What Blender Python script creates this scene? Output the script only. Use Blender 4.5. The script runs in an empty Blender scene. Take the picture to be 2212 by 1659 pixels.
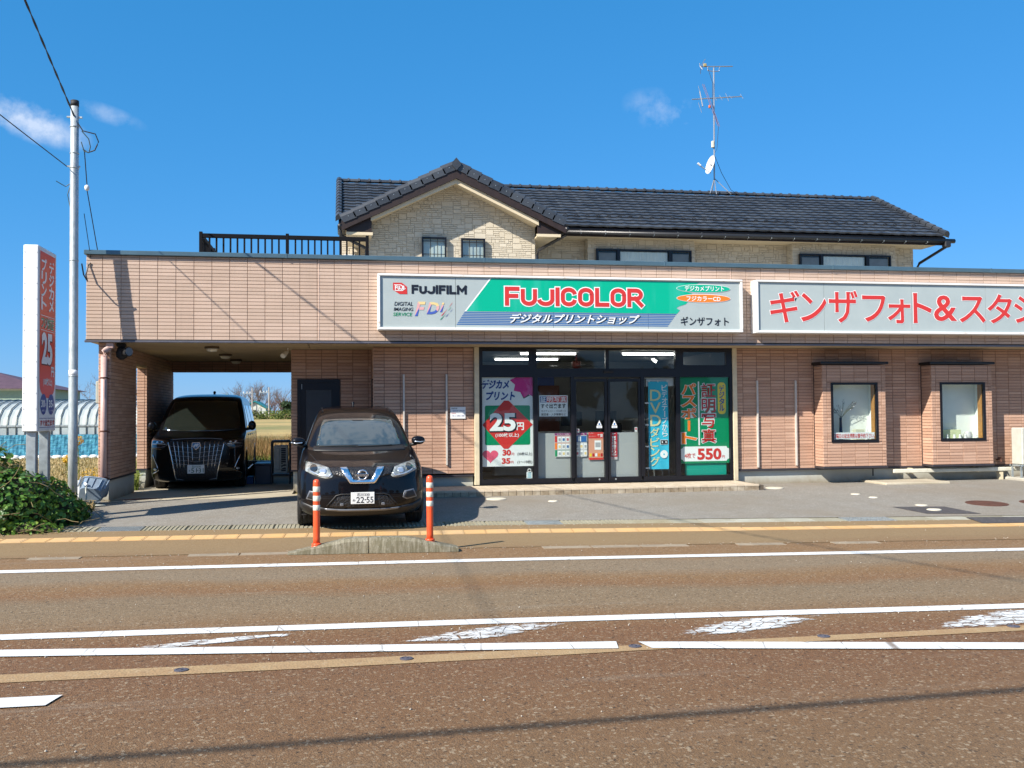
import bpy, bmesh, math, random
from math import sin, cos, pi, radians, sqrt, atan2
from mathutils import Vector, Matrix, noise
from mathutils.bvhtree import BVHTree
from mathutils.geometry import delaunay_2d_cdt
R = random.Random(7)
S = bpy.context.scene
COL = S.collection

# ------------------------------------------------------------------ camera, world, sun, exposure
CAMH = 1.65
cam = bpy.data.cameras.new('camera'); cam.sensor_width = 36.0; cam.lens = 2060/2212*36
cam.clip_start = 0.05; cam.clip_end = 3000
camo = bpy.data.objects.new('camera', cam); COL.objects.link(camo); S.camera = camo
_y, _p, _r = radians(10.1), radians(1.75), radians(-.45)
_F = Vector((sin(_y)*cos(_p), cos(_y)*cos(_p), sin(_p))); _R0 = Vector((cos(_y), -sin(_y), 0)); _U0 = _R0.cross(_F)
_R = _R0*cos(_r)+_U0*sin(_r); _U = -_R0*sin(_r)+_U0*cos(_r)
M = Matrix.Identity(4)
for i in range(3):
    M[i][0] = _R[i]; M[i][1] = _U[i]; M[i][2] = -_F[i]
M[2][3] = CAMH
camo.matrix_world = M

SUN = Vector((1.56, 1.0, -1.42)).normalized()
W = bpy.data.worlds.new('World'); S.world = W; W.use_nodes = True
nt = W.node_tree; nt.nodes.clear()
def N_(t, **k):
    n = nt.nodes.new(t)
    for a, b in k.items(): setattr(n, a, b)
    return n
sky = N_('ShaderNodeTexSky', sky_type='NISHITA', sun_disc=False)
sky.sun_elevation = math.asin(-SUN.z); sky.sun_rotation = atan2(-SUN.x, -SUN.y) % (2*pi)
sky.altitude = 30; sky.air_density = 1.0; sky.dust_density = 0.0; sky.ozone_density = 4.0
hsv = N_('ShaderNodeHueSaturation'); hsv.inputs['Saturation'].default_value = 1.12; hsv.inputs['Hue'].default_value = .5
nt.links.new(sky.outputs[0], hsv.inputs['Color'])
bg = N_('ShaderNodeBackground'); bg.inputs['Strength'].default_value = .0875
out = N_('ShaderNodeOutputWorld')
tc = N_('ShaderNodeTexCoord')
nz = N_('ShaderNodeTexNoise'); nz.inputs['Scale'].default_value = 19; nz.inputs['Detail'].default_value = 7; nz.inputs['Roughness'].default_value = .62
nt.links.new(tc.outputs['Generated'], nz.inputs['Vector'])
def cloud_mask(d, rx, rz, amp):
    """soft wisp of cloud round one direction of the sky; rx wide, rz high (radians)"""
    d = Vector(d).normalized(); side = Vector((d.y, -d.x, 0)).normalized(); up = side.cross(d).normalized()
    s1 = N_('ShaderNodeVectorMath', operation='DOT_PRODUCT'); s1.inputs[1].default_value = side/rx
    s2 = N_('ShaderNodeVectorMath', operation='DOT_PRODUCT'); s2.inputs[1].default_value = (up+side*.24)/rz
    s3 = N_('ShaderNodeVectorMath', operation='DOT_PRODUCT'); s3.inputs[1].default_value = d
    off = [s.inputs[1].default_value[:] for s in (s1, s2)]
    for s in (s1, s2, s3): nt.links.new(tc.outputs['Generated'], s.inputs[0])
    a = N_('ShaderNodeMath', operation='POWER'); a.inputs[1].default_value = 2
    ab = N_('ShaderNodeMath', operation='ABSOLUTE'); nt.links.new(s1.outputs['Value'], ab.inputs[0]); nt.links.new(ab.outputs[0], a.inputs[0])
    b = N_('ShaderNodeMath', operation='POWER'); b.inputs[1].default_value = 2
    bb = N_('ShaderNodeMath', operation='ABSOLUTE')
    nt.links.new(s2.outputs['Value'], bb.inputs[0]); nt.links.new(bb.outputs[0], b.inputs[0])
    sm = N_('ShaderNodeMath', operation='ADD'); nt.links.new(a.outputs[0], sm.inputs[0]); nt.links.new(b.outputs[0], sm.inputs[1])
    fr = N_('ShaderNodeMath', operation='GREATER_THAN'); fr.inputs[1].default_value = 0; nt.links.new(s3.outputs['Value'], fr.inputs[0])
    mr = N_('ShaderNodeMapRange'); mr.inputs[1].default_value = 1.0; mr.inputs[2].default_value = 0.0; mr.inputs[3].default_value = 0; mr.inputs[4].default_value = amp
    nt.links.new(sm.outputs[0], mr.inputs[0])
    m = N_('ShaderNodeMath', operation='MULTIPLY'); nt.links.new(mr.outputs[0], m.inputs[0]); nt.links.new(fr.outputs[0], m.inputs[1])
    return m
masks = [cloud_mask((-.2784, .9208, .268), .056, .02, 1.0), cloud_mask((-.2142, .9353, .2817), .035, .01, .36),
         cloud_mask((.318, .8993, .298), .045, .024, .42), cloud_mask((-.6, -.8, .5), .7, .28, 1.3), cloud_mask((.7, -.6, .45), .6, .2, 1.1), cloud_mask((.02, .48, .88), .5, .28, 1.2), cloud_mask((-.3, -.75, .7), .4, .2, .9)]
acc = masks[0]
for m in masks[1:]:
    a = N_('ShaderNodeMath', operation='MAXIMUM'); nt.links.new(acc.outputs[0], a.inputs[0]); nt.links.new(m.outputs[0], a.inputs[1]); acc = a
# mask - (1-noise) -> wispy edges
nr = N_('ShaderNodeMapRange'); nr.inputs[1].default_value = .38; nr.inputs[2].default_value = .66; nr.inputs[3].default_value = -.75; nr.inputs[4].default_value = .8
nt.links.new(nz.outputs['Fac'], nr.inputs[0])
mu = N_('ShaderNodeMath', operation='ADD'); nt.links.new(acc.outputs[0], mu.inputs[0]); nt.links.new(nr.outputs[0], mu.inputs[1])
mu2 = N_('ShaderNodeMath', operation='MULTIPLY', use_clamp=True); nt.links.new(mu.outputs[0], mu2.inputs[0]); nt.links.new(acc.outputs[0], mu2.inputs[1])
mu3 = N_('ShaderNodeMath', operation='MULTIPLY', use_clamp=True); nt.links.new(mu2.outputs[0], mu3.inputs[0]); mu3.inputs[1].default_value = .62
mx = N_('ShaderNodeMix', data_type='RGBA'); tint = N_('ShaderNodeMix', data_type='RGBA', blend_type='MULTIPLY'); tint.inputs[0].default_value = 1; nt.links.new(hsv.outputs[0], tint.inputs[6]); tint.inputs[7].default_value = (.86, 1.03, 1.2, 1)
sepc = N_('ShaderNodeSeparateColor'); comb = N_('ShaderNodeCombineColor'); nt.links.new(tint.outputs[2], sepc.inputs[0])
for ch, (g_, a_) in enumerate(((.87, .4375), (.465, 1.434), (.5, 2.176))):
    pw = N_('ShaderNodeMath', operation='POWER'); pw.inputs[1].default_value = g_; ml = N_('ShaderNodeMath', operation='MULTIPLY'); ml.inputs[1].default_value = a_
    nt.links.new(sepc.outputs[ch], pw.inputs[0]); nt.links.new(pw.outputs[0], ml.inputs[0]); nt.links.new(ml.outputs[0], comb.inputs[ch])
nt.links.new(mu3.outputs[0], mx.inputs[0]); nt.links.new(comb.outputs[0], mx.inputs[6]); mx.inputs[7].default_value = (6.2, 6.6, 7.4, 1)
nt.links.new(mx.outputs[2], bg.inputs['Color']); nt.links.new(bg.outputs[0], out.inputs['Surface'])

sl = bpy.data.lights.new('sun', 'SUN'); sl.energy = 5.0; sl.angle = radians(.5); sl.color = (1.0, .93, .82)
so = bpy.data.objects.new('sun', sl); COL.objects.link(so); so.rotation_euler = SUN.to_track_quat('-Z', 'Y').to_euler(); so.location = (-20, -10, 30)
S.view_settings.view_transform = 'Standard'; S.view_settings.look = 'None'; S.view_settings.gamma = 1; S.view_settings.use_curve_mapping = False
S.view_settings.exposure = .82
S.cycles.max_bounces = 6; S.cycles.transparent_max_bounces = 12
try: S.cycles.use_denoising = True
except Exception: pass

# ------------------------------------------------------------------ materials
MATS = {}
def lin(c):
    return tuple(((x/12.92) if x <= .04045 else ((x+.055)/1.055)**2.4) for x in c)
class MT:
    """small node-tree writer"""
    def __init__(s, name):
        s.m = bpy.data.materials.new(name); s.m.use_nodes = True; s.t = s.m.node_tree; s.t.nodes.clear()
        s.o = s.n('ShaderNodeOutputMaterial'); s.tc = None
    def n(s, t, **k):
        x = s.t.nodes.new(t)
        for a, b in k.items(): setattr(x, a, b)
        return x
    def l(s, a, b): s.t.links.new(a, b)
    def co(s, scale=(1, 1, 1), kind='Object'):
        if kind == 'W':
            g = s.n('ShaderNodeNewGeometry'); src = g.outputs['Position']
        else:
            g = s.n('ShaderNodeTexCoord'); src = g.outputs[kind]
        mp = s.n('ShaderNodeMapping'); mp.inputs['Scale'].default_value = scale; s.l(src, mp.inputs['Vector']); return mp.outputs[0]
    def noise(s, scale, detail=4, rough=.55, vec=None, sc=(1, 1, 1)):
        x = s.n('ShaderNodeTexNoise'); x.inputs['Scale'].default_value = scale; x.inputs['Detail'].default_value = detail; x.inputs['Roughness'].default_value = rough
        s.l(vec if vec else s.co(sc, 'W'), x.inputs['Vector']); return x.outputs['Fac']
    def ramp(s, fac, stops, interp='LINEAR'):
        x = s.n('ShaderNodeValToRGB'); x.color_ramp.interpolation = interp
        e = x.color_ramp.elements
        while len(e) < len(stops): e.new(.5)
        for k, (p, c) in enumerate(stops):
            e[k].position = p; e[k].color = (c if len(c) == 4 else (*c, 1)) if hasattr(c, '__len__') else (c, c, c, 1)
        s.l(fac, x.inputs[0]); return x.outputs[0]
    def mr(s, fac, a, b, c, d):
        x = s.n('ShaderNodeMapRange'); 
        for i, v in enumerate((a, b, c, d)): x.inputs[i+1].default_value = v
        s.l(fac, x.inputs[0]); return x.outputs[0]
    def mix(s, f, a, b, mode='MIX'):
        x = s.n('ShaderNodeMix', data_type='RGBA', blend_type=mode)
        for sock, v in ((x.inputs[0], f), (x.inputs[6], a), (x.inputs[7], b)):
            if hasattr(v, 'node'): s.l(v, sock)
            elif hasattr(v, '__len__'): sock.default_value = (*v[:3], 1)
            else: sock.default_value = v
        return x.outputs[2]
    def math(s, op, a, b=None, clamp=False):
        x = s.n('ShaderNodeMath', operation=op, use_clamp=clamp)
        for sock, v in ((x.inputs[0], a), (x.inputs[1], b)):
            if v is None: continue
            if hasattr(v, 'node'): s.l(v, sock)
            else: sock.default_value = v
        return x.outputs[0]
    def pbr(s, color, rough=.7, metal=0, bump=None, bstr=.3, bdist=.01, coat=0, spec=.5, emit=None, estr=0, sss=0, trans=0):
        p = s.n('ShaderNodeBsdfPrincipled')
        for k, v in (('Base Color', color), ('Roughness', rough), ('Metallic', metal), ('Coat Weight', coat), ('Specular IOR Level', spec), ('Transmission Weight', trans)):
            if hasattr(v, 'node'): s.l(v, p.inputs[k])
            elif hasattr(v, '__len__'): p.inputs[k].default_value = (*v[:3], 1)
            else: p.inputs[k].default_value = v
        p.inputs['Coat Roughness'].default_value = .03
        if emit: p.inputs['Emission Color'].default_value = (*emit, 1); p.inputs['Emission Strength'].default_value = estr
        if bump is not None:
            b = s.n('ShaderNodeBump'); b.inputs['Strength'].default_value = bstr; b.inputs['Distance'].default_value = bdist
            s.l(bump, b.inputs['Height']); s.l(b.outputs[0], p.inputs['Normal'])
        s.l(p.outputs[0], s.o.inputs['Surface']); s.p = p
        return s.m
def plain(name, col, rough=.6, metal=0, var=.12, scale=6, coat=0, spec=.5, bstr=0, emit=None, estr=0):
    """a colour with slight mottling, the default for small things"""
    if name in MATS: return MATS[name]
    t = MT(name); f = t.noise(scale, 5, .6)
    c = t.mix(t.mr(f, .3, .7, 0, 1), tuple(x*(1-var) for x in col), tuple(min(1, x*(1+var)) for x in col))
    MATS[name] = t.pbr(c, rough, metal, f if bstr else None, bstr, .01, coat, spec, emit, estr)
    return MATS[name]

def mat_tile():
    t = MT('facade_tile')
    oi = t.n('ShaderNodeObjectInfo'); ge = t.n('ShaderNodeNewGeometry')
    rnd = t.math('FRACT', t.math('ADD', oi.outputs['Random'], ge.outputs['Random Per Island']))
    f = t.noise(38, 5, .7, sc=(1, 1, 2.2)); g = t.noise(1.3, 3, .5)
    c = t.ramp(rnd, [(0, (.43, .315, .245)), (.35, (.46, .34, .265)), (.7, (.50, .365, .285)), (1, (.53, .395, .315))])
    c = t.mix(t.mr(f, .35, .7, 0, .5), c, (.60, .46, .37)); c = t.mix(t.mr(g, .4, .7, 0, .3), c, (.40, .28, .21)); c = t.mix(t.mr(t.noise(5, 4, .6, sc=(3, 1, .18)), .55, .75, 0, .4), c, (.36, .27, .21))
    return t.pbr(c, .8, 0, f, .35, .006)
def mat_tile2():
    t = MT('wall_tile_lower')
    oi = t.n('ShaderNodeObjectInfo'); ge = t.n('ShaderNodeNewGeometry')
    rnd = t.math('FRACT', t.math('ADD', oi.outputs['Random'], ge.outputs['Random Per Island']))
    f = t.noise(34, 5, .7, sc=(1, 1, 2.2))
    c = t.ramp(rnd, [(0, (.375, .215, .145)), (.4, (.43, .255, .175)), (.75, (.47, .285, .20)), (1, (.52, .33, .235))])
    c = t.mix(t.mr(f, .35, .75, 0, .55), c, (.57, .385, .285))
    return t.pbr(c, .8, 0, f, .4, .006)
def mat_ground(name, a, b, speck, sscale=90, spk=.5, stain=None, bstr=.5, stripes=None, cracks=False):
    t = MT(name)
    big = t.noise(.35, 5, .6); mid = t.noise(3.5, 5, .65); fine = t.noise(sscale, 3, .6)
    v = t.n('ShaderNodeTexVoronoi'); v.inputs['Scale'].default_value = sscale; t.l(t.co((1, 1, 1), 'W'), v.inputs['Vector'])
    v2 = t.n('ShaderNodeTexVoronoi'); v2.inputs['Scale'].default_value = sscale*.6; t.l(t.co((1, 1, 1), 'W'), v2.inputs['Vector'])
    c = t.mix(t.mr(mid, .35, .68, 0, 1), a, b)
    if stripes:
        g = t.n('ShaderNodeNewGeometry'); sx = t.n('ShaderNodeSeparateXYZ'); t.l(g.outputs['Position'], sx.inputs[0])
        # distance across the road (the road runs slightly askew to the shop front)
        yy = t.math('ADD', sx.outputs['Y'], t.math('MULTIPLY', sx.outputs['X'], .085))
        yy = t.math('ADD', yy, t.mr(big, .2, .8, -.35, .35))
        yy = t.math('DIVIDE', yy, 12.0)
        c2 = t.ramp(yy, [(p/12, q) for p, q in stripes])
        c = t.mix(.82, c, c2); c = t.mix(t.mr(mid, .3, .75, 0, .35), c, t.mix(.5, c, a))
    sc_ = t.ramp(v.outputs['Color'], [(0, speck[0]), (.35, speck[1]), (.7, speck[2]), (1, speck[3])])
    c = t.mix(t.mr(v.outputs['Distance'], .0, .55, spk, 0), c, sc_)
    c = t.mix(t.mr(v2.outputs['Color'], .72, .95, 0, spk*1.1), c, speck[3])
    c = t.mix(t.mr(v2.outputs['Color'], .25, .05, 0, spk), c, speck[0])
    if stain: c = t.mix(t.mr(big, .48, .72, 0, .8), c, stain)
    if cracks:
        wv = t.n('ShaderNodeTexVoronoi', feature='DISTANCE_TO_EDGE'); wv.inputs['Scale'].default_value = .42; wn = t.n('ShaderNodeTexNoise'); wn.inputs['Scale'].default_value = 2.2; wn.inputs['Detail'].default_value = 6
        cv = t.co((.55, 1, 1), 'W'); t.l(cv, wn.inputs['Vector']); t.l(t.mix(.18, cv, wn.outputs['Color'], 'ADD'), wv.inputs['Vector'])
        c = t.mix(t.math('MULTIPLY', t.mr(wv.outputs['Distance'], .002, .006, 1, 0), t.mr(big, .58, .66, 0, .4)), c, (.06, .045, .03))
        c = t.mix(t.mr(t.noise(1.6, 3, .5, sc=(1, .6, 1)), .72, .85, 0, .25), c, (.07, .055, .04))
        c = t.mix(t.mr(t.noise(.9, 6, .8, sc=(.25, 3, 1)), .56, .74, 0, .35), c, (.26, .22, .17))
    return t.pbr(c, t.mr(fine, .3, .7, .72, .95), 0, v.outputs['Distance'], bstr, .006, spec=.3)
def glass(name, tint=(.93, .955, .95), refl=1.0, rough=.0):
    t = MT(name)
    tr = t.n('ShaderNodeBsdfTransparent'); tr.inputs[0].default_value = (*tint, 1)
    gl = t.n('ShaderNodeBsdfGlossy'); gl.inputs['Roughness'].default_value = rough; gl.inputs[0].default_value = (refl, refl, refl, 1)
    fr = t.n('ShaderNodeFresnel'); fr.inputs[0].default_value = 1.5
    f = t.noise(.9, 2, .5)
    b = t.n('ShaderNodeBump'); b.inputs['Strength'].default_value = .02; b.inputs['Distance'].default_value = .05; t.l(f, b.inputs['Height']); t.l(b.outputs[0], gl.inputs['Normal'])
    mxs = t.n('ShaderNodeMixShader'); gg = t.n('ShaderNodeNewGeometry'); t.l(t.math('MULTIPLY', fr.outputs[0], t.math('SUBTRACT', .85, t.math('MULTIPLY', gg.outputs['Backfacing'], .85)), True), mxs.inputs[0]); t.l(tr.outputs[0], mxs.inputs[1]); t.l(gl.outputs[0], mxs.inputs[2])
    t.l(mxs.outputs[0], t.o.inputs['Surface']); return t.m
def leafmat(name, a, b, c_, trans=.25, rough=.5):
    t = MT(name)
    oi = t.n('ShaderNodeNewGeometry'); c = t.ramp(oi.outputs['Random Per Island'], [(0, a), (.5, b), (1, c_)])
    d = t.n('ShaderNodeBsdfPrincipled'); t.l(c, d.inputs['Base Color']); d.inputs['Roughness'].default_value = rough; d.inputs['Specular IOR Level'].default_value = .35
    tl = t.n('ShaderNodeBsdfTranslucent'); t.l(t.mix(.5, c, (.25, .35, .03)), tl.inputs[0])
    m = t.n('ShaderNodeMixShader'); m.inputs[0].default_value = trans; t.l(d.outputs[0], m.inputs[1]); t.l(tl.outputs[0], m.inputs[2]); t.l(m.outputs[0], t.o.inputs['Surface'])
    return t.m

M_tile = mat_tile(); M_tile2 = mat_tile2()
M_joint = plain('tile_joint', (.30, .20, .15), .9); M_joint_d = plain('dark_joint', (.12, .08, .065), .9)
M_seal = plain('sealant', (.62, .45, .36), .6)
M_cap = plain('coping_metal', (.085, .15, .19), .38, .35, .1, 3)
M_lip = plain('flashing_metal', (.06, .055, .065), .35, .4)
M_soffit = plain('soffit_board', (.46, .36, .23), .8, 0, .1, 2)
M_conc = MT('concrete'); _f = M_conc.noise(2.2, 6, .65); _g = M_conc.noise(40, 3, .6)
M_conc = M_conc.pbr(M_conc.mix(M_conc.mr(_f, .35, .7, 0, 1), (.30, .285, .24), (.44, .42, .365)), .85, 0, _g, .25, .005)
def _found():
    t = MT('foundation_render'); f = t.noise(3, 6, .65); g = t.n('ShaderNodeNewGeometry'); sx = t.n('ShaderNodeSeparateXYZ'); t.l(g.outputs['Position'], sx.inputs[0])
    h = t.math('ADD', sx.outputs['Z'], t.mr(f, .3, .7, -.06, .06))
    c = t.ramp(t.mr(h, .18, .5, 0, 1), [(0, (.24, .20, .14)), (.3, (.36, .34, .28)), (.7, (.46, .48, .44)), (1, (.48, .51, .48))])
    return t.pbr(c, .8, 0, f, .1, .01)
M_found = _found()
M_slab = MT('slab_concrete'); _f = M_slab.noise(1.1, 6, .62); _g = M_slab.noise(60, 3, .6)
M_slab = M_slab.pbr(M_slab.mix(M_slab.mr(_f, .35, .7, 0, 1), (.36, .31, .225), (.48, .43, .33)), .85, 0, _g, .2, .004)
M_black = plain('black_aluminium', (.012, .012, .016), .32, .3, .1)
M_blackmat = plain('black_matte', (.015, .015, .017), .7)
M_cream = plain('cream_post', (.60, .52, .36), .55)
M_white = plain('white_paint', (.72, .73, .73), .4, 0, .04, 2)
M_whiteg = plain('white_acrylic', (.60, .66, .655), .22, 0, .04, 1.2, coat=.3)
M_galv = plain('galvanised_steel', (.40, .44, .45), .42, .55, .25, 9)
M_glass = glass('window_glass')

# ------------------------------------------------------------------ object helpers
def tag(o, label=None, cat=None, group=None, kind=None):
    if label: o['label'] = label
    if cat: o['category'] = cat
    if group: o['group'] = group
    if kind: o['kind'] = kind
    return o
WM = {}
def empty(name, loc, rz=0, label=None, cat=None, group=None):
    o = bpy.data.objects.new(name, None); COL.objects.link(o); o.location = loc; o.rotation_euler = (0, 0, rz); o.empty_display_size = .2
    WM[o.name] = Matrix.Translation(Vector(loc)) @ Matrix.Rotation(rz, 4, 'Z')
    return tag(o, label, cat, group)
def link(name, me, parent=None, mw=None):
    """mesh given in world coordinates (or with world matrix mw)"""
    o = bpy.data.objects.new(name, me); COL.objects.link(o)
    mw = mw or Matrix.Identity(4); WM[o.name] = mw
    o.matrix_basis = mw
    if parent:
        o.parent = parent; o.matrix_parent_inverse = WM[parent.name].inverted()
    return o
class MB:
    def __init__(s): s.v = []; s.f = []; s.mi = []
    def add(s, vs, fs, m=0):
        n = len(s.v); s.v += [tuple(p) for p in vs]; s.f += [tuple(n+i for i in f) for f in fs]; s.mi += [m]*len(fs)
    def box(s, x0, y0, z0, x1, y1, z1, m=0, rot=None, c=None):
        if x0 > x1: x0, x1 = x1, x0
        if y0 > y1: y0, y1 = y1, y0
        if z0 > z1: z0, z1 = z1, z0
        vs = [Vector((x, y, z)) for z in (z0, z1) for y in (y0, y1) for x in (x0, x1)]
        if rot:
            cc = Vector(c) if c else Vector(((x0+x1)/2, (y0+y1)/2, (z0+z1)/2)); vs = [cc+rot@(v-cc) for v in vs]
        s.add(vs, [(0, 2, 3, 1), (4, 5, 7, 6), (0, 1, 5, 4), (2, 6, 7, 3), (0, 4, 6, 2), (1, 3, 7, 5)], m); return s
    def cbox(s, x0, y0, z0, x1, y1, z1, b=.01, m=0):
        """box with chamfered edges"""
        P = []
        for sz in (0, 1):
            for (zz, ins) in (((z0, b), (z0+b, 0)) if sz == 0 else ((z1-b, 0), (z1, b))):
                a, c, d, e = x0+ins, x1-ins, y0+ins, y1-ins; k = b if ins == 0 else b*.6
                P.append([(a+k, d, zz), (c-k, d, zz), (c, d+k, zz), (c, e-k, zz), (c-k, e, zz), (a+k, e, zz), (a, e-k, zz), (a, d+k, zz)])
        vs = [p for r in P for p in r]; fs = [tuple(range(7, -1, -1)), tuple(range(24, 32))]
        for r in range(3):
            for i in range(8):
                j = (i+1) % 8; fs.append((r*8+i, r*8+j, r*8+8+j, r*8+8+i))
        s.add(vs, fs, m); return s
    def prism(s, poly, a, b, axis='y', m=0):
        """polygon (list of 2D points) extruded along an axis; y: points are (x,z); x: (y,z); z: (x,y)"""
        f = {'y': lambda p, t: (p[0], t, p[1]), 'x': lambda p, t: (t, p[0], p[1]), 'z': lambda p, t: (p[0], p[1], t)}[axis]
        n = len(poly); vs = [f(p, a) for p in poly]+[f(p, b) for p in poly]
        fs = [tuple(range(n)), tuple(range(2*n-1, n-1, -1))]+[(i, i+n, (i+1) % n+n, (i+1) % n) for i in range(n)]
        s.add(vs, fs, m); return s
    def tube(s, pts, r, seg=8, m=0, caps=True, r2=None):
        pts = [Vector(p) for p in pts]; n = len(pts); rings = []
        up = Vector((0, 0, 1))
        for i, p in enumerate(pts):
            d = (pts[min(i+1, n-1)]-pts[max(i-1, 0)]).normalized()
            a = d.cross(up if abs(d.z) < .95 else Vector((1, 0, 0))).normalized(); b = d.cross(a)
            rr = r[i] if hasattr(r, '__len__') else (r if r2 is None else r+(r2-r)*i/(n-1))
            rings.append([p+(a*cos(2*pi*k/seg)+b*sin(2*pi*k/seg))*rr for k in range(seg)])
        vs = [v for g in rings for v in g]; fs = []
        for i in range(n-1):
            for k in range(seg):
                q = (k+1) % seg; fs.append((i*seg+k, i*seg+q, (i+1)*seg+q, (i+1)*seg+k))
        if caps: fs += [tuple(range(seg-1, -1, -1)), tuple(range((n-1)*seg, n*seg))]
        s.add(vs, fs, m); return s
    def cyl(s, c, r, h, seg=20, axis='z', m=0, r2=None):
        d = {'z': (0, 0, h), 'y': (0, h, 0), 'x': (h, 0, 0)}[axis]
        return s.tube([c, Vector(c)+Vector(d)], r, seg, m, True, r2)
    def lathe(s, c, prof, seg=24, m=0):
        c = Vector(c); vs = []; n = len(prof)
        for r, z in prof:
            for k in range(seg): vs.append(c+Vector((r*cos(2*pi*k/seg), r*sin(2*pi*k/seg), z)))
        fs = [(i*seg+k, i*seg+(k+1) % seg, (i+1)*seg+(k+1) % seg, (i+1)*seg+k) for i in range(n-1) for k in range(seg)]
        fs += [tuple(range(seg-1, -1, -1)), tuple(range((n-1)*seg, n*seg))]
        s.add(vs, fs, m); return s
    def mesh(s, name, mats, smooth=False):
        me = bpy.data.meshes.new(name); me.from_pydata(s.v, [], s.f)
        for m in (mats if isinstance(mats, (list, tuple)) else [mats]): me.materials.append(m)
        if any(s.mi): me.polygons.foreach_set('material_index', s.mi)
        if smooth: me.polygons.foreach_set('use_smooth', [True]*len(me.polygons))
        me.update(); return me
    def build(s, name, mats, parent=None, smooth=False, origin=None):
        if origin is not None:
            ox, oy, oz = origin; s.v = [(a-ox, b-oy, c-oz) for a, b, c in s.v]
            return link(name, s.mesh(name, mats, smooth), parent, Matrix.Translation(Vector(origin)))
        return link(name, s.mesh(name, mats, smooth), parent)
def copy_tree(o, loc=None, rz=None, label=None):
    c = o.copy(); COL.objects.link(c)
    if loc is not None: c.location = loc
    if rz is not None: c.rotation_euler.z = rz
    if label: c['label'] = label
    def kids(a, b):
        for ch in [k for k in bpy.data.objects if k.parent == a]:
            d = ch.copy(); COL.objects.link(d); d.parent = b; d.matrix_parent_inverse = ch.matrix_parent_inverse.copy(); kids(ch, d)
    kids(o, c); return c
def auto(o, ang=40):
    me = o.data; me.polygons.foreach_set('use_smooth', [True]*len(me.polygons))
    if hasattr(me, 'set_sharp_from_angle'): me.set_sharp_from_angle(angle=radians(ang))
    return o

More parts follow.
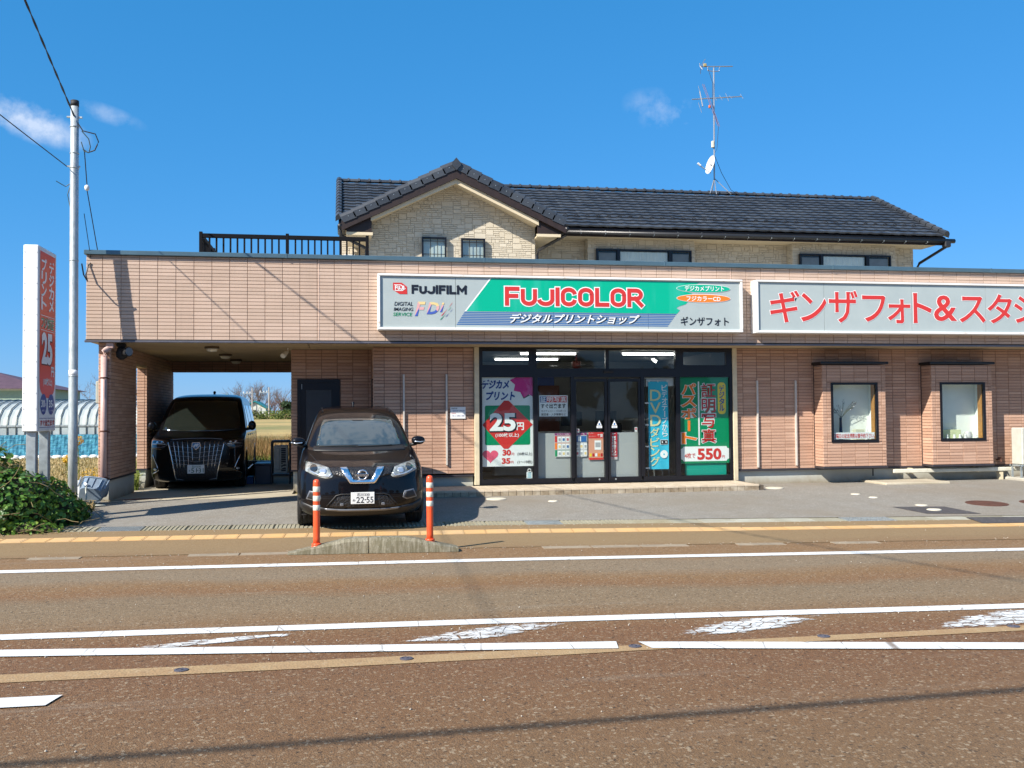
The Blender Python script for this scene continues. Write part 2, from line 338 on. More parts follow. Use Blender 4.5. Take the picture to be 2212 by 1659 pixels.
# ------------------------------------------------------------------ lettering and flat print on a plane
TX = {}
def text_mesh(s, bold=.0, shear=0, res=3):
    k = (s, bold, shear)
    if k in TX: return TX[k]
    cu = bpy.data.curves.new('t', 'FONT'); cu.body = s; cu.offset = bold; cu.resolution_u = res; cu.shear = shear
    o = bpy.data.objects.new('t', cu); COL.objects.link(o)
    dg = bpy.context.evaluated_depsgraph_get(); me = bpy.data.meshes.new_from_object(o.evaluated_get(dg), depsgraph=dg)
    vs = [(v.co.x, v.co.y) for v in me.vertices]; fs = [tuple(p.vertices) for p in me.polygons]
    bpy.data.objects.remove(o); bpy.data.meshes.remove(me); bpy.data.curves.remove(cu)
    TX[k] = (vs, fs); return TX[k]
class Face:
    """a flat face in the scene to print on; u,v are metres along U and V from origin o; off = height of the print above it"""
    def __init__(s, o, U, V, N, parent): s.o, s.U, s.V, s.N, s.p = Vector(o), Vector(U), Vector(V), Vector(N), parent
    def w(s, u, v, off): return s.o+s.U*u+s.V*v+s.N*off
    def fl(s, f):   # face towards N
        return f if s.U.cross(s.V).dot(s.N) > 0 else tuple(reversed(f))
    def mesh(s, pts, fs, mat, off, name, parent=None):
        b = MB(); b.add([s.w(u, v, off) for u, v in pts], [s.fl(f) for f in fs]); return b.build(name, mat, parent or s.p)
    def poly(s, pts, mat, off=.003, name='print', parent=None):
        r = delaunay_2d_cdt([Vector(p) for p in pts], [], [tuple(range(len(pts)))], 1, 1e-6)
        vs = [tuple(v) for v in r[0]]; fs = []
        for f in r[2]:
            a = sum(vs[f[i]][0]*vs[f[(i+1) % len(f)]][1]-vs[f[(i+1) % len(f)]][0]*vs[f[i]][1] for i in range(len(f)))
            fs.append(tuple(f) if a > 0 else tuple(reversed(f)))
        return s.mesh(vs, fs, mat, off, name, parent)
    def rect(s, u0, v0, u1, v1, mat, off=.003, name='print', parent=None):
        return s.mesh([(u0, v0), (u1, v0), (u1, v1), (u0, v1)], [(0, 1, 2, 3)], mat, off, name, parent)
    def rects(s, L, mat, off=.003, name='print', parent=None):
        vs = []; fs = []
        for u0, v0, u1, v1 in L:
            n = len(vs); vs += [(u0, v0), (u1, v0), (u1, v1), (u0, v1)]; fs.append((n, n+1, n+2, n+3))
        return s.mesh(vs, fs, mat, off, name, parent)
    def rrect(s, u0, v0, u1, v1, r, mat, off=.003, name='print', parent=None):
        P = []
        for cx, cy, a in ((u1-r, v0+r, -90), (u1-r, v1-r, 0), (u0+r, v1-r, 90), (u0+r, v0+r, 180)):
            for k in range(6): t = radians(a+k*18); P.append((cx+r*cos(t), cy+r*sin(t)))
        return s.mesh(P, [tuple(range(len(P)))], mat, off, name, parent)
    def oval(s, u0, v0, u1, v1, mat, off=.003, name='print', n=36, parent=None):
        P = [((u0+u1)/2+(u1-u0)/2*cos(2*pi*k/n), (v0+v1)/2+(v1-v0)/2*sin(2*pi*k/n)) for k in range(n)]
        return s.mesh(P, [tuple(range(n))], mat, off, name, parent)
    def _t(s, t, box, bold, shear, fix):
        vs, fs = text_mesh(t, 0, shear)
        x0, x1 = min(p[0] for p in vs), max(p[0] for p in vs); y0, y1 = min(p[1] for p in vs), max(p[1] for p in vs)
        vb, fb = text_mesh(t, bold, shear) if bold else (vs, fs)
        g = bold*.0
        u0, v0, u1, v1 = box; sx = (u1-u0)/(x1-x0); sy = (v1-v0)/(y1-y0)
        if fix: sx = sy = min(sx, sy)
        return [(u0+(a-x0)*sx, v0+(b-y0)*sy) for a, b in vb], fb
    def text(s, t, box, mat, off=.005, bold=.0, name='lettering', shear=0, fix=False, parent=None):
        vs, fs = s._t(t, box, bold, shear, fix); return s.mesh(vs, fs, mat, off, name, parent)
    def vtext(s, t, box, mat, off=.005, bold=.0, name='lettering', gap=.08, parent=None):
        u0, v0, u1, v1 = box; n = len(t); h = (v1-v0)/n; V = []; F = []
        for i, ch in enumerate(t):
            b1 = v1-i*h-h*gap/2; b0 = v1-(i+1)*h+h*gap/2
            if ch == 'ー':
                c = (u0+u1)/2; w = (u1-u0)*.09; k = len(V); V += [(c-w, b0), (c+w, b0), (c+w, b1), (c-w, b1)]; F.append((k, k+1, k+2, k+3)); continue
            bx = (u0, b0, u1, b1)
            if ch in '|': bx = (u0, b0, u1, b1)
            vs, fs = s._t(ch, bx, bold, 0, False); k = len(V); V += vs; F += [tuple(k+q for q in f) for f in fs]
        return s.mesh(V, F, mat, off, name, parent)
def stroke_word(face, word, box, th, mat, off, name, grow=0, gap=.28):
    """heavy block capitals drawn as thick strokes, in the manner of the sign"""
    WD = {'I': 0.0, 'L': .62, 'F': .62, 'J': .72, 'M': 1.05}
    def arc(cx, cy, rx, ry, a0, a1, n=8): return [(cx+rx*cos(radians(a0+(a1-a0)*k/n)), cy+ry*sin(radians(a0+(a1-a0)*k/n))) for k in range(n+1)]
    def paths(ch):
        return {'F': [[(0, 0), (0, 1)], [(0, 1), (1, 1)], [(0, .52), (.88, .52)]], 'U': [[(0, 1)]+arc(.5, .32, .5, .32, 180, 360)+[(1, 1)]],
                'J': [arc(.45, .3, .55, .3, 180, 360)+[(1, 1)]], 'I': [[(0, 0), (0, 1)]], 'L': [[(0, 1), (0, 0)], [(0, 0), (1, 0)]],
                'C': [arc(.5, .68, .5, .32, 0, 180)+arc(.5, .32, .5, .32, 180, 360)], 'O': [arc(.5, .68, .5, .32, 0, 180)+arc(.5, .32, .5, .32, 180, 360)+[(1, .68)]],
                'R': [[(0, 0), (0, 1)], [(0, 1)]+arc(.6, .72, .40, .28, 90, -90)+[(0, .44)], [(.5, .44), (1.03, 0)]],
                'M': [[(0, 0), (0, 1)], [(0, 1), (.5, .35)], [(.5, .35), (1, 1)], [(1, 1), (1, 0)]]}[ch]
    u0, v0, u1, v1 = box; H = v1-v0-th
    ws = [WD.get(c, .72) for c in word]; tot = u1-u0; n = len(word)
    g = gap*th+th; unit = (tot-th-g*(n-1))/sum(ws); x = u0+th/2; polys = []; lay = 0
    for ch, w in zip(word, ws):
        for p in paths(ch):
            pts = [Vector((x+a*w*unit, v0+th/2+b_*H)) for a, b_ in p]
            closed = ch == 'O'
            t2 = th/2+grow; L, Rr = [], []
            for i, q in enumerate(pts):
                d0 = (pts[i]-pts[i-1]).normalized() if i else None; d1 = (pts[i+1]-pts[i]).normalized() if i < len(pts)-1 else None
                if closed and i == 0: d0 = d1
                d = ((d0 or d1)+(d1 or d0)).normalized(); nn = Vector((-d.y, d.x)); k = t2/max(.5, nn.dot(Vector((-(d1 or d0).y, (d1 or d0).x))))
                e = Vector((0, 0))
                if not closed and i == 0: e = -d*(th*(.5 if len(pts) < 6 else .0)+grow)
                if not closed and i == len(pts)-1: e = d*(th*(.5 if len(pts) < 6 else .0)+grow)
                if closed and i == len(pts)-1: e = d*.002
                L.append(q+nn*k+e); Rr.append(q-nn*k+e)
            for i in range(len(pts)-1): polys.append(([L[i], L[i+1], Rr[i+1], Rr[i]], lay))
            lay = (lay+1) % 5
        x += w*unit+g
    mbw = MB()
    for p, ly in polys:
        ar = sum(p[i][0]*p[(i+1) % 4][1]-p[(i+1) % 4][0]*p[i][1] for i in range(4)); q = p if ar > 0 else p[::-1]
        mbw.add([face.w(a_, b_, off+ly*.0004) for a_, b_ in q], [face.fl((0, 1, 2, 3))])
    return mbw.build(name, mat, face.p)
INK = {}
def ink(name, c, rough=.35, coat=0):
    if name not in INK: INK[name] = plain(name, c, rough, 0, .03, 1, coat)
    return INK[name]
I_red = ink('red_ink', (.56, .035, .03)); I_dred = ink('deep_red_ink', (.46, .012, .012)); I_white = ink('white_ink', (.78, .80, .80)); I_black = ink('black_ink', (.012, .014, .022))
I_green = ink('emerald_ink', (.0, .42, .24)); I_dgreen = ink('poster_green_ink', (.0, .24, .10)); I_blue = ink('navy_ink', (.01, .05, .25)); I_lblue = ink('stripe_blue_ink', (.03, .13, .36))
I_orange = ink('orange_ink', (.85, .20, .02)); I_yellow = ink('yellow_ink', (.80, .58, .02)); I_cyan = ink('sky_blue_fabric', (.03, .44, .62), .8); I_pink = ink('magenta_ink', (.55, .02, .22)); I_grey = ink('grey_ink', (.35, .36, .38))

# ------------------------------------------------------------------ ground levels
def gz(y): return min(.2, max(0, (y-12.6)/4.2*.2))

# ------------------------------------------------------------------ brick-like cladding pieces
CLAD = {}
def clad(key, o, U, N, w, h, tw=.296, th=.0606, hole=None, gap=.006, dep=.012, u_off=0, v_off=0, brk=True):
    """fill a wall rectangle (o = lower left, U along, Z up, N outwards) with cladding pieces"""
    o, U, N = Vector(o), Vector(U), Vector(N); L = CLAD.setdefault(key, [])
    us = [0]; u = tw*(1-u_off) if u_off else tw
    while u < w-.02: us.append(u); u += tw
    us.append(w)
    vs = [0]; v = th*(1-v_off) if v_off else th
    while v < h-.01: vs.append(v); v += th
    vs.append(h)
    for j in range(len(vs)-1):
        for i in range(len(us)-1):
            a, b, c, d = us[i], us[i+1], vs[j], vs[j+1]
            segs = [(a, b, c, d)]
            for hh in (hole or []):
                ns = []
                for (a_, b_, c_, d_) in segs:
                    x0, x1, y0, y1 = hh
                    if b_ <= x0 or a_ >= x1 or d_ <= y0 or c_ >= y1: ns.append((a_, b_, c_, d_)); continue
                    if c_ < y0-.01: ns.append((a_, b_, c_, y0))
                    if d_ > y1+.01: ns.append((a_, b_, y1, d_))
                    lo, hi = max(c_, y0), min(d_, y1)
                    if a_ < x0-.01: ns.append((a_, x0, lo, hi))
                    if b_ > x1+.01: ns.append((x1, b_, lo, hi))
                segs = ns
            for (a_, b_, c_, d_) in segs:
                if b_-a_ < .015 or d_-c_ < .012: continue
                ww, hh2 = b_-a_-gap, d_-c_-gap
                ctr = o+U*((a_+b_)/2)+Vector((0, 0, (c_+d_)/2))
                L.append((ctr, U, N, ww, hh2, dep*R.uniform(.85, 1.1)))
def unit_piece(bev=.0):
    # front face inset a little so that its edges catch the light
    return None
def piece_verts(w, h, d, b=.0035):
    x, z = w/2, h/2
    return [(-x, 0, -z), (x, 0, -z), (x, 0, z), (-x, 0, z), (-x+b*.3, -d+b, -z+b*.3), (x-b*.3, -d+b, -z+b*.3), (x-b*.3, -d+b, z-b*.3), (-x+b*.3, -d+b, z-b*.3),
            (-x+b, -d, -z+b), (x-b, -d, -z+b), (x-b, -d, z-b), (-x+b, -d, z-b)]
PF = [(0, 1, 5, 4), (1, 2, 6, 5), (2, 3, 7, 6), (3, 0, 4, 7), (4, 5, 9, 8), (5, 6, 10, 9), (6, 7, 11, 10), (7, 4, 8, 11), (8, 9, 10, 11)]
def flush_clad(key, parent, mat, pname, limit=300, bev=.0035, stuffname=None, matfn=None):
    L = CLAD.pop(key); cam0 = Vector((0, 0, CAMH))
    def size(e):
        d = e[0]-cam0; return e[3]*e[4]*abs(d.normalized().dot(e[2]))/d.length_squared if d.y > 0 and abs(d.x-.178*d.y) < .56*d.y else 0
    L.sort(key=size, reverse=True)
    cache = {}
    for e in L[:limit]:
        ctr, U, N, w, h, d = e; k = (round(w, 2), round(h, 3))
        if k not in cache:
            b = MB(); b.add(piece_verts(k[0], k[1], .012, bev), PF); cache[k] = b.mesh(pname, mat)
        Z = Vector((0, 0, 1)); mw = Matrix(((U.x*w/k[0], -N.x*d/.012, 0, ctr.x), (U.y*w/k[0], -N.y*d/.012, 0, ctr.y), (0, 0, 1, ctr.z), (0, 0, 0, 1)))
        link(pname, cache[k], parent, mw)
    b = MB()
    for ctr, U, N, w, h, d in L[limit:]:
        b.add([ctr+U*x-N*y+Vector((0, 0, z)) for x, y, z in piece_verts(w, h, d, bev)], PF)
    if b.v:
        o = b.build(stuffname or pname+'_field', mat, parent); o['kind'] = 'stuff'

# ================================================================== SETTING
def pl(P, x):
    """polyline y at x, extended straight"""
    for i in range(len(P)-1):
        if x <= P[i+1][0] or i == len(P)-2:
            (a, b), (c, d) = P[i], P[i+1]; return b+(d-b)*(x-a)/(c-a)
L_tact0 = [(-4.4, 13.22), (2.29, 12.84), (9.55, 11.97)]; L_tact1 = [(-4.4, 13.54), (2.29, 13.14), (9.55, 12.32)]
L_gut0 = [(-3.65, 13.99), (2.4, 13.52), (10.1, 12.72)]; L_gut1 = [(-3.65, 14.38), (2.4, 13.9), (10.1, 13.08)]
L_kerb = [(-3.6, 12.0), (1.9, 11.62), (7.9, 10.9)]
L_edge = [(-3.6, 11.01), (1.88, 10.63), (7.9, 10.04)]
L_one = [(-2.53, 7.75), (1.33, 7.51), (5.62, 7.17)]
L_tan = [(-2.12, 6.53), (-.12, 6.48), (3.15, 6.46), (5.05, 6.45)]
XS = [-60, -30, -15]+[-10+.5*i for i in range(61)]+[26, 40, 70]
def strip(name, y0f, y1f, mat, off, xs=XS, ny=1, kind='structure', parent=None, zf=None):
    b = MB(); vs = []; fs = []
    for x in xs:
        a, c = y0f(x), y1f(x)
        for j in range(ny+1):
            y = a+(c-a)*j/ny; vs.append((x, y, (zf or gz)(y)+off))
    for i in range(len(xs)-1):
        for j in range(ny):
            k = i*(ny+1)+j; fs.append((k, k+ny+1, k+ny+2, k+1))
    b.add(vs, fs); o = b.build(name, mat, parent)
    if kind: o['kind'] = kind
    return o
# land: one sheet to the horizon
def field_mat():
    t = MT('dry_field'); a = t.noise(.05, 5, .6, sc=(.5, 2.2, 1)); b = t.noise(.9, 5, .65); f = t.noise(12, 5, .75)
    c = t.ramp(a, [(0, (.36, .27, .09)), (.42, (.50, .37, .13)), (.5, (.20, .22, .06)), (.56, (.56, .41, .15)), (1, (.46, .31, .12))])
    c = t.mix(t.mr(b, .4, .7, 0, .5), c, (.30, .21, .10)); c = t.mix(t.mr(f, .3, .72, .5, 0), c, (.10, .07, .035))
    return t.pbr(c, .95, 0, f, .8, .05)
M_field = field_mat()
b = MB(); ys = [-80, -20, 0, 12.6, 13.5, 15, 16.8, 20, 24, 28, 34, 42, 55, 75, 100, 140, 200, 320, 600, 1200]; xs = [-900, -300, -120, -60, -30, -12, -6, 0, 6, 14, 30, 60, 120, 300, 900]
fz = lambda y: gz(y)-.03 if y < 34 else .17+1.38*min(1, max(0, (y-44)/42))**1.2
b.add([(x, y, fz(y)) for y in ys for x in xs], [(j*len(xs)+i, j*len(xs)+i+1, (j+1)*len(xs)+i+1, (j+1)*len(xs)+i) for j in range(len(ys)-1) for i in range(len(xs)-1)])
b.build('ground', M_field)['kind'] = 'structure'

SPK = [(.02, .017, .014), (.13, .095, .062), (.30, .155, .055), (.33, .26, .175)]
brown = (.215, .125, .068); grey = (.215, .18, .145); dark = (.135, .078, .046); rust = (.235, .105, .045)
M_road = mat_ground('road_asphalt', (.17, .105, .055), (.135, .09, .05), SPK, 105, .72, None, .6,
    [(0, (0.146, 0.098, 0.053)), (3.6, (0.152, 0.100, 0.054)), (4.6, (0.146, 0.083, 0.039)), (5.4, (0.146, 0.072, 0.031)), (6.3, (0.140, 0.062, 0.026)), (7.2, (0.158, 0.070, 0.028)), (7.7, (0.191, 0.105, 0.045)), (8.2, (0.203, 0.147, 0.086)), (8.8, (0.191, 0.142, 0.086)), (9.2, (0.197, 0.100, 0.041)), (9.6, (0.215, 0.121, 0.051)), (10.0, (0.220, 0.173, 0.115)), (10.5, (0.215, 0.168, 0.111)), (10.9, (0.232, 0.131, 0.057)), (12, (0.209, 0.121, 0.057))], cracks=True)
M_walk = mat_ground('sidewalk_asphalt', (.245, .165, 0.084), (.20, .12, 0.059), SPK, 130, .4, (.25, .175, 0.092), .4,
    [(11.2, (.20, .115, 0.055)), (11.9, (.225, .15, 0.076)), (12.0, (.24, .165, 0.084))])
M_apron = mat_ground('parking_asphalt', (.25, .235, .205), (.215, .195, .165), [(.06, .055, .05), (.22, .20, .18), (.30, .28, .24), (.50, .47, .42)], 110, .5, (.22, .185, .14), .5)
M_gut = plain('gutter_concrete', (.30, .28, .20), .9, 0, .2, 3, bstr=.3)
kerbf = lambda x: pl(L_kerb, x)
strip('road', lambda x: -12, kerbf, M_road, .0, ny=6)
strip('pavement', kerbf, lambda x: pl(L_gut0, x), M_walk, .004, ny=6)
strip('gutter_bed', lambda x: pl(L_gut0, x), lambda x: pl(L_gut1, x), M_gut, -.012)
xsr = [x for x in XS if x >= -4.6]; xsl = [-6.2, -5.4]+[x for x in XS if -5 <= x]
strip('parking_apron', lambda x: pl(L_gut1, x), lambda x: 18.4 if x > -.9 else 17.25, M_apron, .003, xs=xsl, ny=10)
# dark crack lines and the flush kerb between road and pavement
M_kerbf = plain('flush_kerb_concrete', (.27, .215, .15), .9, 0, .25, 4, bstr=.3)
kb = tag(empty('flush_kerb', (0, 11.6, 0)), kind='structure')
x = -9.0
while x < 14:
    w = .6 if x < -1 or x > 2 else .5
    if not (-.75 < x+w/2 < 1.55) and R.random() > .42:
        b = MB(); y0, y1 = pl(L_kerb, x)-.1, pl(L_kerb, x+w)-.1
        b.add([(x+.01, y0-.06, .004), (x+w-.01, y1-.06, .004), (x+w-.01, y1+.09, .009), (x+.01, y0+.09, .009), (x+.01, y0-.06, -.02), (x+w-.01, y1-.06, -.02), (x+w-.01, y1+.09, -.02), (x+.01, y0+.09, -.02)],
              [(0, 1, 2, 3), (0, 4, 5, 1), (1, 5, 6, 2), (2, 6, 7, 3), (3, 7, 4, 0)]); b.build('kerb_stone', M_kerbf, kb)
    x += w
# tactile paving: each tile its own, with raised bars
M_tact = MT('tactile_yellow'); _f = M_tact.noise(5, 5, .65); _o = M_tact.n('ShaderNodeObjectInfo').outputs['Random']
M_tact = M_tact.pbr(M_tact.mix(M_tact.mr(_f, .4, .75, 0, .6), M_tact.ramp(_o, [(0, (.50, .295, .115)), (.5, (.55, .34, .14)), (1, (.50, .33, .16))]), (.36, .25, .15)), .8, 0, _f, .2, .004)
tp = tag(empty('tactile_paving', (0, 12.9, 0)), kind='structure')
x = -6.6; k = 0
tile_m = MB(); tile_m.box(-.147, -.147, -.02, .147, .147, .006)
for q in range(4):
    yy = -.11+q*.073
    tile_m.add([(-.13, yy-.014, .006), (.13, yy-.014, .006), (.13, yy+.014, .006), (-.13, yy+.014, .006), (-.125, yy-.008, .011), (.125, yy-.008, .011), (.125, yy+.008, .011), (-.125, yy+.008, .011)],
               [(0, 1, 5, 4), (1, 2, 6, 5), (2, 3, 7, 6), (3, 0, 4, 7), (4, 5, 6, 7)])
tile_me = tile_m.mesh('tactile_tile', M_tact)
while x < 14.5:
    y = (pl(L_tact0, x)+pl(L_tact1, x))/2; y2 = (pl(L_tact0, x+.3)+pl(L_tact1, x+.3))/2; a = atan2(y2-y, .3)
    mw = Matrix.Translation((x, y, gz(y)+.004+R.uniform(0, .002))) @ Matrix.Rotation(a, 4, 'Z') @ Matrix.Rotation(atan2(.2, 4.2) if y > 12.6 else 0, 4, 'X')
    link('tactile_tile', tile_me, tp, mw); x += .3*cos(a)
# road markings
def paint_mat(name, wear=.0, holes=None):
    t = MT(name); f = t.noise(30, 5, .7); g = t.noise(4, 5, .7)
    v = t.n('ShaderNodeTexVoronoi', feature='DISTANCE_TO_EDGE'); v.inputs['Scale'].default_value = 2.1; t.l(t.co((1, .35, 1), 'W'), v.inputs['Vector'])
    crack = t.mr(v.outputs['Distance'], .004, .011, 1, 0)
    c = t.mix(t.mr(g, .35, .7, 0, .5), (.70, .71, .70), (.56, .57, .54)); c = t.mix(t.math('MULTIPLY', crack, t.mr(g, .4, .6, .1, .9)), c, (.20, .15, .11)); c = t.mix(t.mr(f, .58, .72, 0, .75), c, (.34, .27, .20)); c = t.mix(t.mr(t.noise(1.1, 5, .7, sc=(.4, 2, 1)), .5, .7, 0, .3), c, (.45, .38, .30))
    m = t.pbr(c, .6, 0, f, .15, .003)
    if wear:
        tr = t.n('ShaderNodeBsdfTransparent'); ms = t.n('ShaderNodeMixShader')
        a = t.noise(6, 6, .75, sc=(.9, 2.2, 1)); u = t.n('ShaderNodeTexCoord'); sp = t.n('ShaderNodeSeparateXYZ'); t.l(u.outputs['UV'], sp.inputs[0])
        vv = t.n('ShaderNodeTexVoronoi', feature='DISTANCE_TO_EDGE'); vv.inputs['Scale'].default_value = 9; t.l(t.co((1, 1, 1), 'W'), vv.inputs['Vector'])
        k = t.math('ADD', a, t.mr(vv.outputs['Distance'], 0, .04, .22, 0))
        k = t.math('ADD', k, t.mr(sp.outputs['X'], 0, 1, 0, 1))
        t.l(t.mr(k, .50, .62, 0, 1), ms.inputs[0]); t.l(t.p.outputs[0], ms.inputs[1]); t.l(tr.outputs[0], ms.inputs[2]); t.l(ms.outputs[0], t.o.inputs['Surface'])
    return m
M_line = paint_mat('road_paint'); M_worn = paint_mat('worn_road_paint', 1)
def line(P, w, z=.004, x0=-40, x1=40, mat=None, name='road_marking', skew=0):
    xs = [x0]+[x for x in [-30+.5*i for i in range(121)] if x0 < x < x1]+[x1]
    b = MB(); vs = []
    for i, x in enumerate(xs):
        y = pl(P, x); s_ = skew if i in (0, len(xs)-1) else 0
        vs += [(x-s_, y-w/2, z), (x+s_, y+w/2, z)]
    b.add(vs, [(2*i, 2*i+2, 2*i+3, 2*i+1) for i in range(len(xs)-1)]); o = b.build(name, mat or M_line); o['kind'] = 'structure'; return o
line(L_edge, .205, .005, -40, 40)
line(L_one, .185, .005)
line([(-2.35, 7.215), (1.91, 6.56)], .195, .009, -30, 1.91, skew=.02)
line([(2.10, 6.52), (4.65, 5.95)], .195, .009, 2.10, 30, skew=-.02)
line([(-1.94, 5.97), (-1.65, 5.965)], .2, .009, -6.5, -1.65, skew=.02)
M_tan = mat_ground('tan_patch_concrete', (.36, .25, .13), (.32, .20, .10), [(.16, .10, .06), (.30, .20, .12), (.36, .26, .15), (.46, .38, .26)], 60, .3)
tanp = [(-2.12, 6.53), (-.12, 6.48), (3.15, 6.46), (5.05, 6.45)]
b = MB(); vs = []
for x in [-30, -2.6, -2.13, -1.0, -.12, 1.1, 2.0, 3.15, 5.05, 30]:
    y = pl(tanp, x); w = .10 if x < 2 else .075; vs += [(x, y-w, .0045), (x, y+w, .0045)]
b.add(vs, [(2*i, 2*i+2, 2*i+3, 2*i+1) for i in range(9)]); b.build('pipe_trench_patch', M_tan)['kind'] = 'structure'
b = MB(); b.add([(-30, 7.0, .002), (30, 5.1, .002), (30, 7.4, .002), (-30, 7.85, .002)], [(0, 1, 2, 3)])
# worn hatch stripes between the two white lines (paint mostly gone)
for (xa, ya, xb, yb, w) in [(-1.35, 7.16, -.45, 7.42, .5), (.62, 6.92, 1.5, 7.38, .72), (2.62, 6.70, 3.55, 7.22, .78), (4.6, 6.5, 5.6, 7.05, .8)]:
    n = 10; vs = []; uv = []
    for i in range(n+1):
        t = i/n; x = xa+(xb-xa)*t; y = ya+(yb-ya)*t
        for j in range(7):
            s_ = j/6; vs.append((x+(s_-.5)*w*1.15, y-(s_-.5)*.06, .0065)); uv.append((max(0, (abs(s_-.5)*2)**2*.35+(abs(t-.5)*2)**3*.3-.12), 0))
    b = MB(); b.add(vs, [(i*7+j, i*7+j+1, (i+1)*7+j+1, (i+1)*7+j) for i in range(n) for j in range(6)])
    me = b.mesh('worn_hatch_stripe', M_worn); ul = me.uv_layers.new(name='u')
    for lp in me.loops: ul.data[lp.index].uv = uv[lp.vertex_index]
    o = link('worn_hatch_stripe', me); o['kind'] = 'structure'
# small reflective studs / metal discs set in the trench patch
M_disc = plain('stud_metal', (.14, .13, .15), .5, .5)
for i, (x, y, w) in enumerate([(-1.03, 6.5, 'leftmost'), (.42, 6.49, 'second from the left'), (2.02, 6.5, 'in the gap of the white line'), (3.45, 6.5, 'second from the right'), (5.0, 6.5, 'rightmost')]):
    b = MB(); b.lathe((0, 0, 0), [(.045, 0), (.045, .006), (.03, .009), (.0301, .006), (.012, .006), (.012, .010), (.001, .011)], 18)
    o = b.build('water_nozzle', M_disc, origin=(0, 0, 0)); o.location = (x, y, .005); tag(o, 'round metal nozzle in the tan trench strip, '+w, 'nozzle', 'round nozzles along the tan strip')

# ---- gutter: covers and steel grates, each one a piece
gt = tag(empty('gutter', (0, 13.6, 0)), kind='structure')
M_gcov = MT('gutter_cover_concrete'); _f = M_gcov.noise(3, 5, .6); _o = M_gcov.n('ShaderNodeObjectInfo').outputs['Random']
M_gcov = M_gcov.pbr(M_gcov.mix(M_gcov.mr(_f, .35, .7, 0, .6), M_gcov.ramp(_o, [(0, (.27, .25, .18)), (.6, (.34, .32, .24)), (1, (.42, .41, .34))]), (.20, .17, .10)), .9, 0, M_gcov.noise(40), .3, .004)
def gcover(x0, x1, kind):
    ya0, ya1 = pl(L_gut0, x0), pl(L_gut1, x0); yb0, yb1 = pl(L_gut0, x1), pl(L_gut1, x1)
    def q(u, v, dz=0):
        x = x0+(x1-x0)*u; y = (ya0+(ya1-ya0)*v)*(1-u)+(yb0+(yb1-yb0)*v)*u; return (x, y, gz(y)+dz)
    b = MB()
    def slab(u0, v0, u1, v1, z0, z1):
        b.add([q(u0, v0, z0), q(u1, v0, z0), q(u1, v1, z0), q(u0, v1, z0), q(u0, v0, z1), q(u1, v0, z1), q(u1, v1, z1), q(u0, v1, z1)], [(4, 5, 6, 7), (0, 1, 5, 4), (1, 2, 6, 5), (2, 3, 7, 6), (3, 0, 4, 7)])
    if kind == 'grate':
        n = 16
        for i in range(n): slab((i+.2)/n, .06, (i+.65)/n, .94, -.03, .006)
        for v in (.04, .28, .5, .72, .93): slab(.01, v-.02, .99, v+.03, -.025, .004)
        b.build('steel_grate', M_galv, gt)
    else:
        slab(.008, .03, .992, .97, -.05, -.001)
        if kind == 'rib':
            n = 10
            for i in range(n): slab((i+.25)/n, .08, (i+.75)/n, .92, -.001, .008)
        b.build('gutter_cover', M_gcov, gt)
seq = [(-5.4, 'flat'), (-4.8, 'rib'), (-4.2, 'rib'), (-3.35, 'grate'), (-2.75, 'rib'), (-2.15, 'rib'), (-1.55, 'rib'), (-.95, 'rib'), (-.35, 'rib'), (.25, 'rib'), (.85, 'rib'), (1.45, 'rib'), (2.05, 'rib'), (2.62, 'grate'), (3.15, 'rib'), (3.75, 'rib'), (4.35, 'rib'), (4.75, 'flat'), (5.2, 'flat'), (5.7, 'flat'), (6.3, 'flat'), (6.9, 'flat'), (7.35, 'grate'), (8.1, 'flat'), (8.7, 'flat'), (9.3, 'flat'), (9.9, 'flat'), (10.5, 'flat'), (11.1, 'flat')]
for i in range(len(seq)-1): gcover(seq[i][0]+.004, seq[i+1][0]-.004, seq[i][1])

# dark asphalt patches, manholes, small white caps
M_patch = mat_ground('fresh_asphalt', (.075, .07, .072), (.062, .058, .06), [(.02, .02, .02), (.09, .085, .085), (.12, .11, .11), (.22, .20, .2)], 70, .3)
def ground_poly(name, pts, mat, off, kind='structure'):
    b = MB(); b.add([(x, y, gz(y)+off) for x, y in pts], [tuple(range(len(pts)))]); o = b.build(name, mat)
    if kind: o['kind'] = kind
    return o
ground_poly('asphalt_patch', [(8.77, 14.2), (8.9, 13.46), (9.72, 13.3), (9.63, 14.09)], M_patch, .008)
ground_poly('asphalt_patch', [(9.25, 13.02), (9.1, 12.42), (10.6, 12.28), (10.9, 12.8)], M_patch, .009)
ground_poly('asphalt_patch', [(9.7, 11.88), (10.0, 11.2), (11.6, 11.0), (11.4, 11.75)], M_patch, .009)
M_iron = plain('rusty_iron', (.11, .045, .03), .75, .3, .35, 9, bstr=.4)
def manhole(x, y, r, lab):
    b = MB(); b.lathe((0, 0, 0), [(r, -.01), (r, .004), (r*.93, .006), (r*.92, .002), (r*.9, .006), (.02, .007)], 32); o = b.build('manhole_cover', M_iron)
    o.location = (x, y, gz(y)+.004); o.rotation_euler = (atan2(.2, 4.2), 0, 0); tag(o, lab, 'manhole cover', 'rusty manhole covers'); 
    for i in range(-3, 4):
        for j in range(-3, 4):
            if (i*i+j*j) < 10:
                bb = MB(); bb.cbox(i*r*.24-.02, j*r*.24-.02, .004, i*r*.24+.02, j*r*.24+.02, .011, .002)
    return o
manhole(10.56, 14.3, .33, 'large rusty round manhole cover on the grey apron at the right'); manhole(11.5, 14.25, .3, 'rusty manhole cover cut off by the right edge of the picture')
M_wcap = plain('white_plastic_cap', (.62, .58, .47), .5)
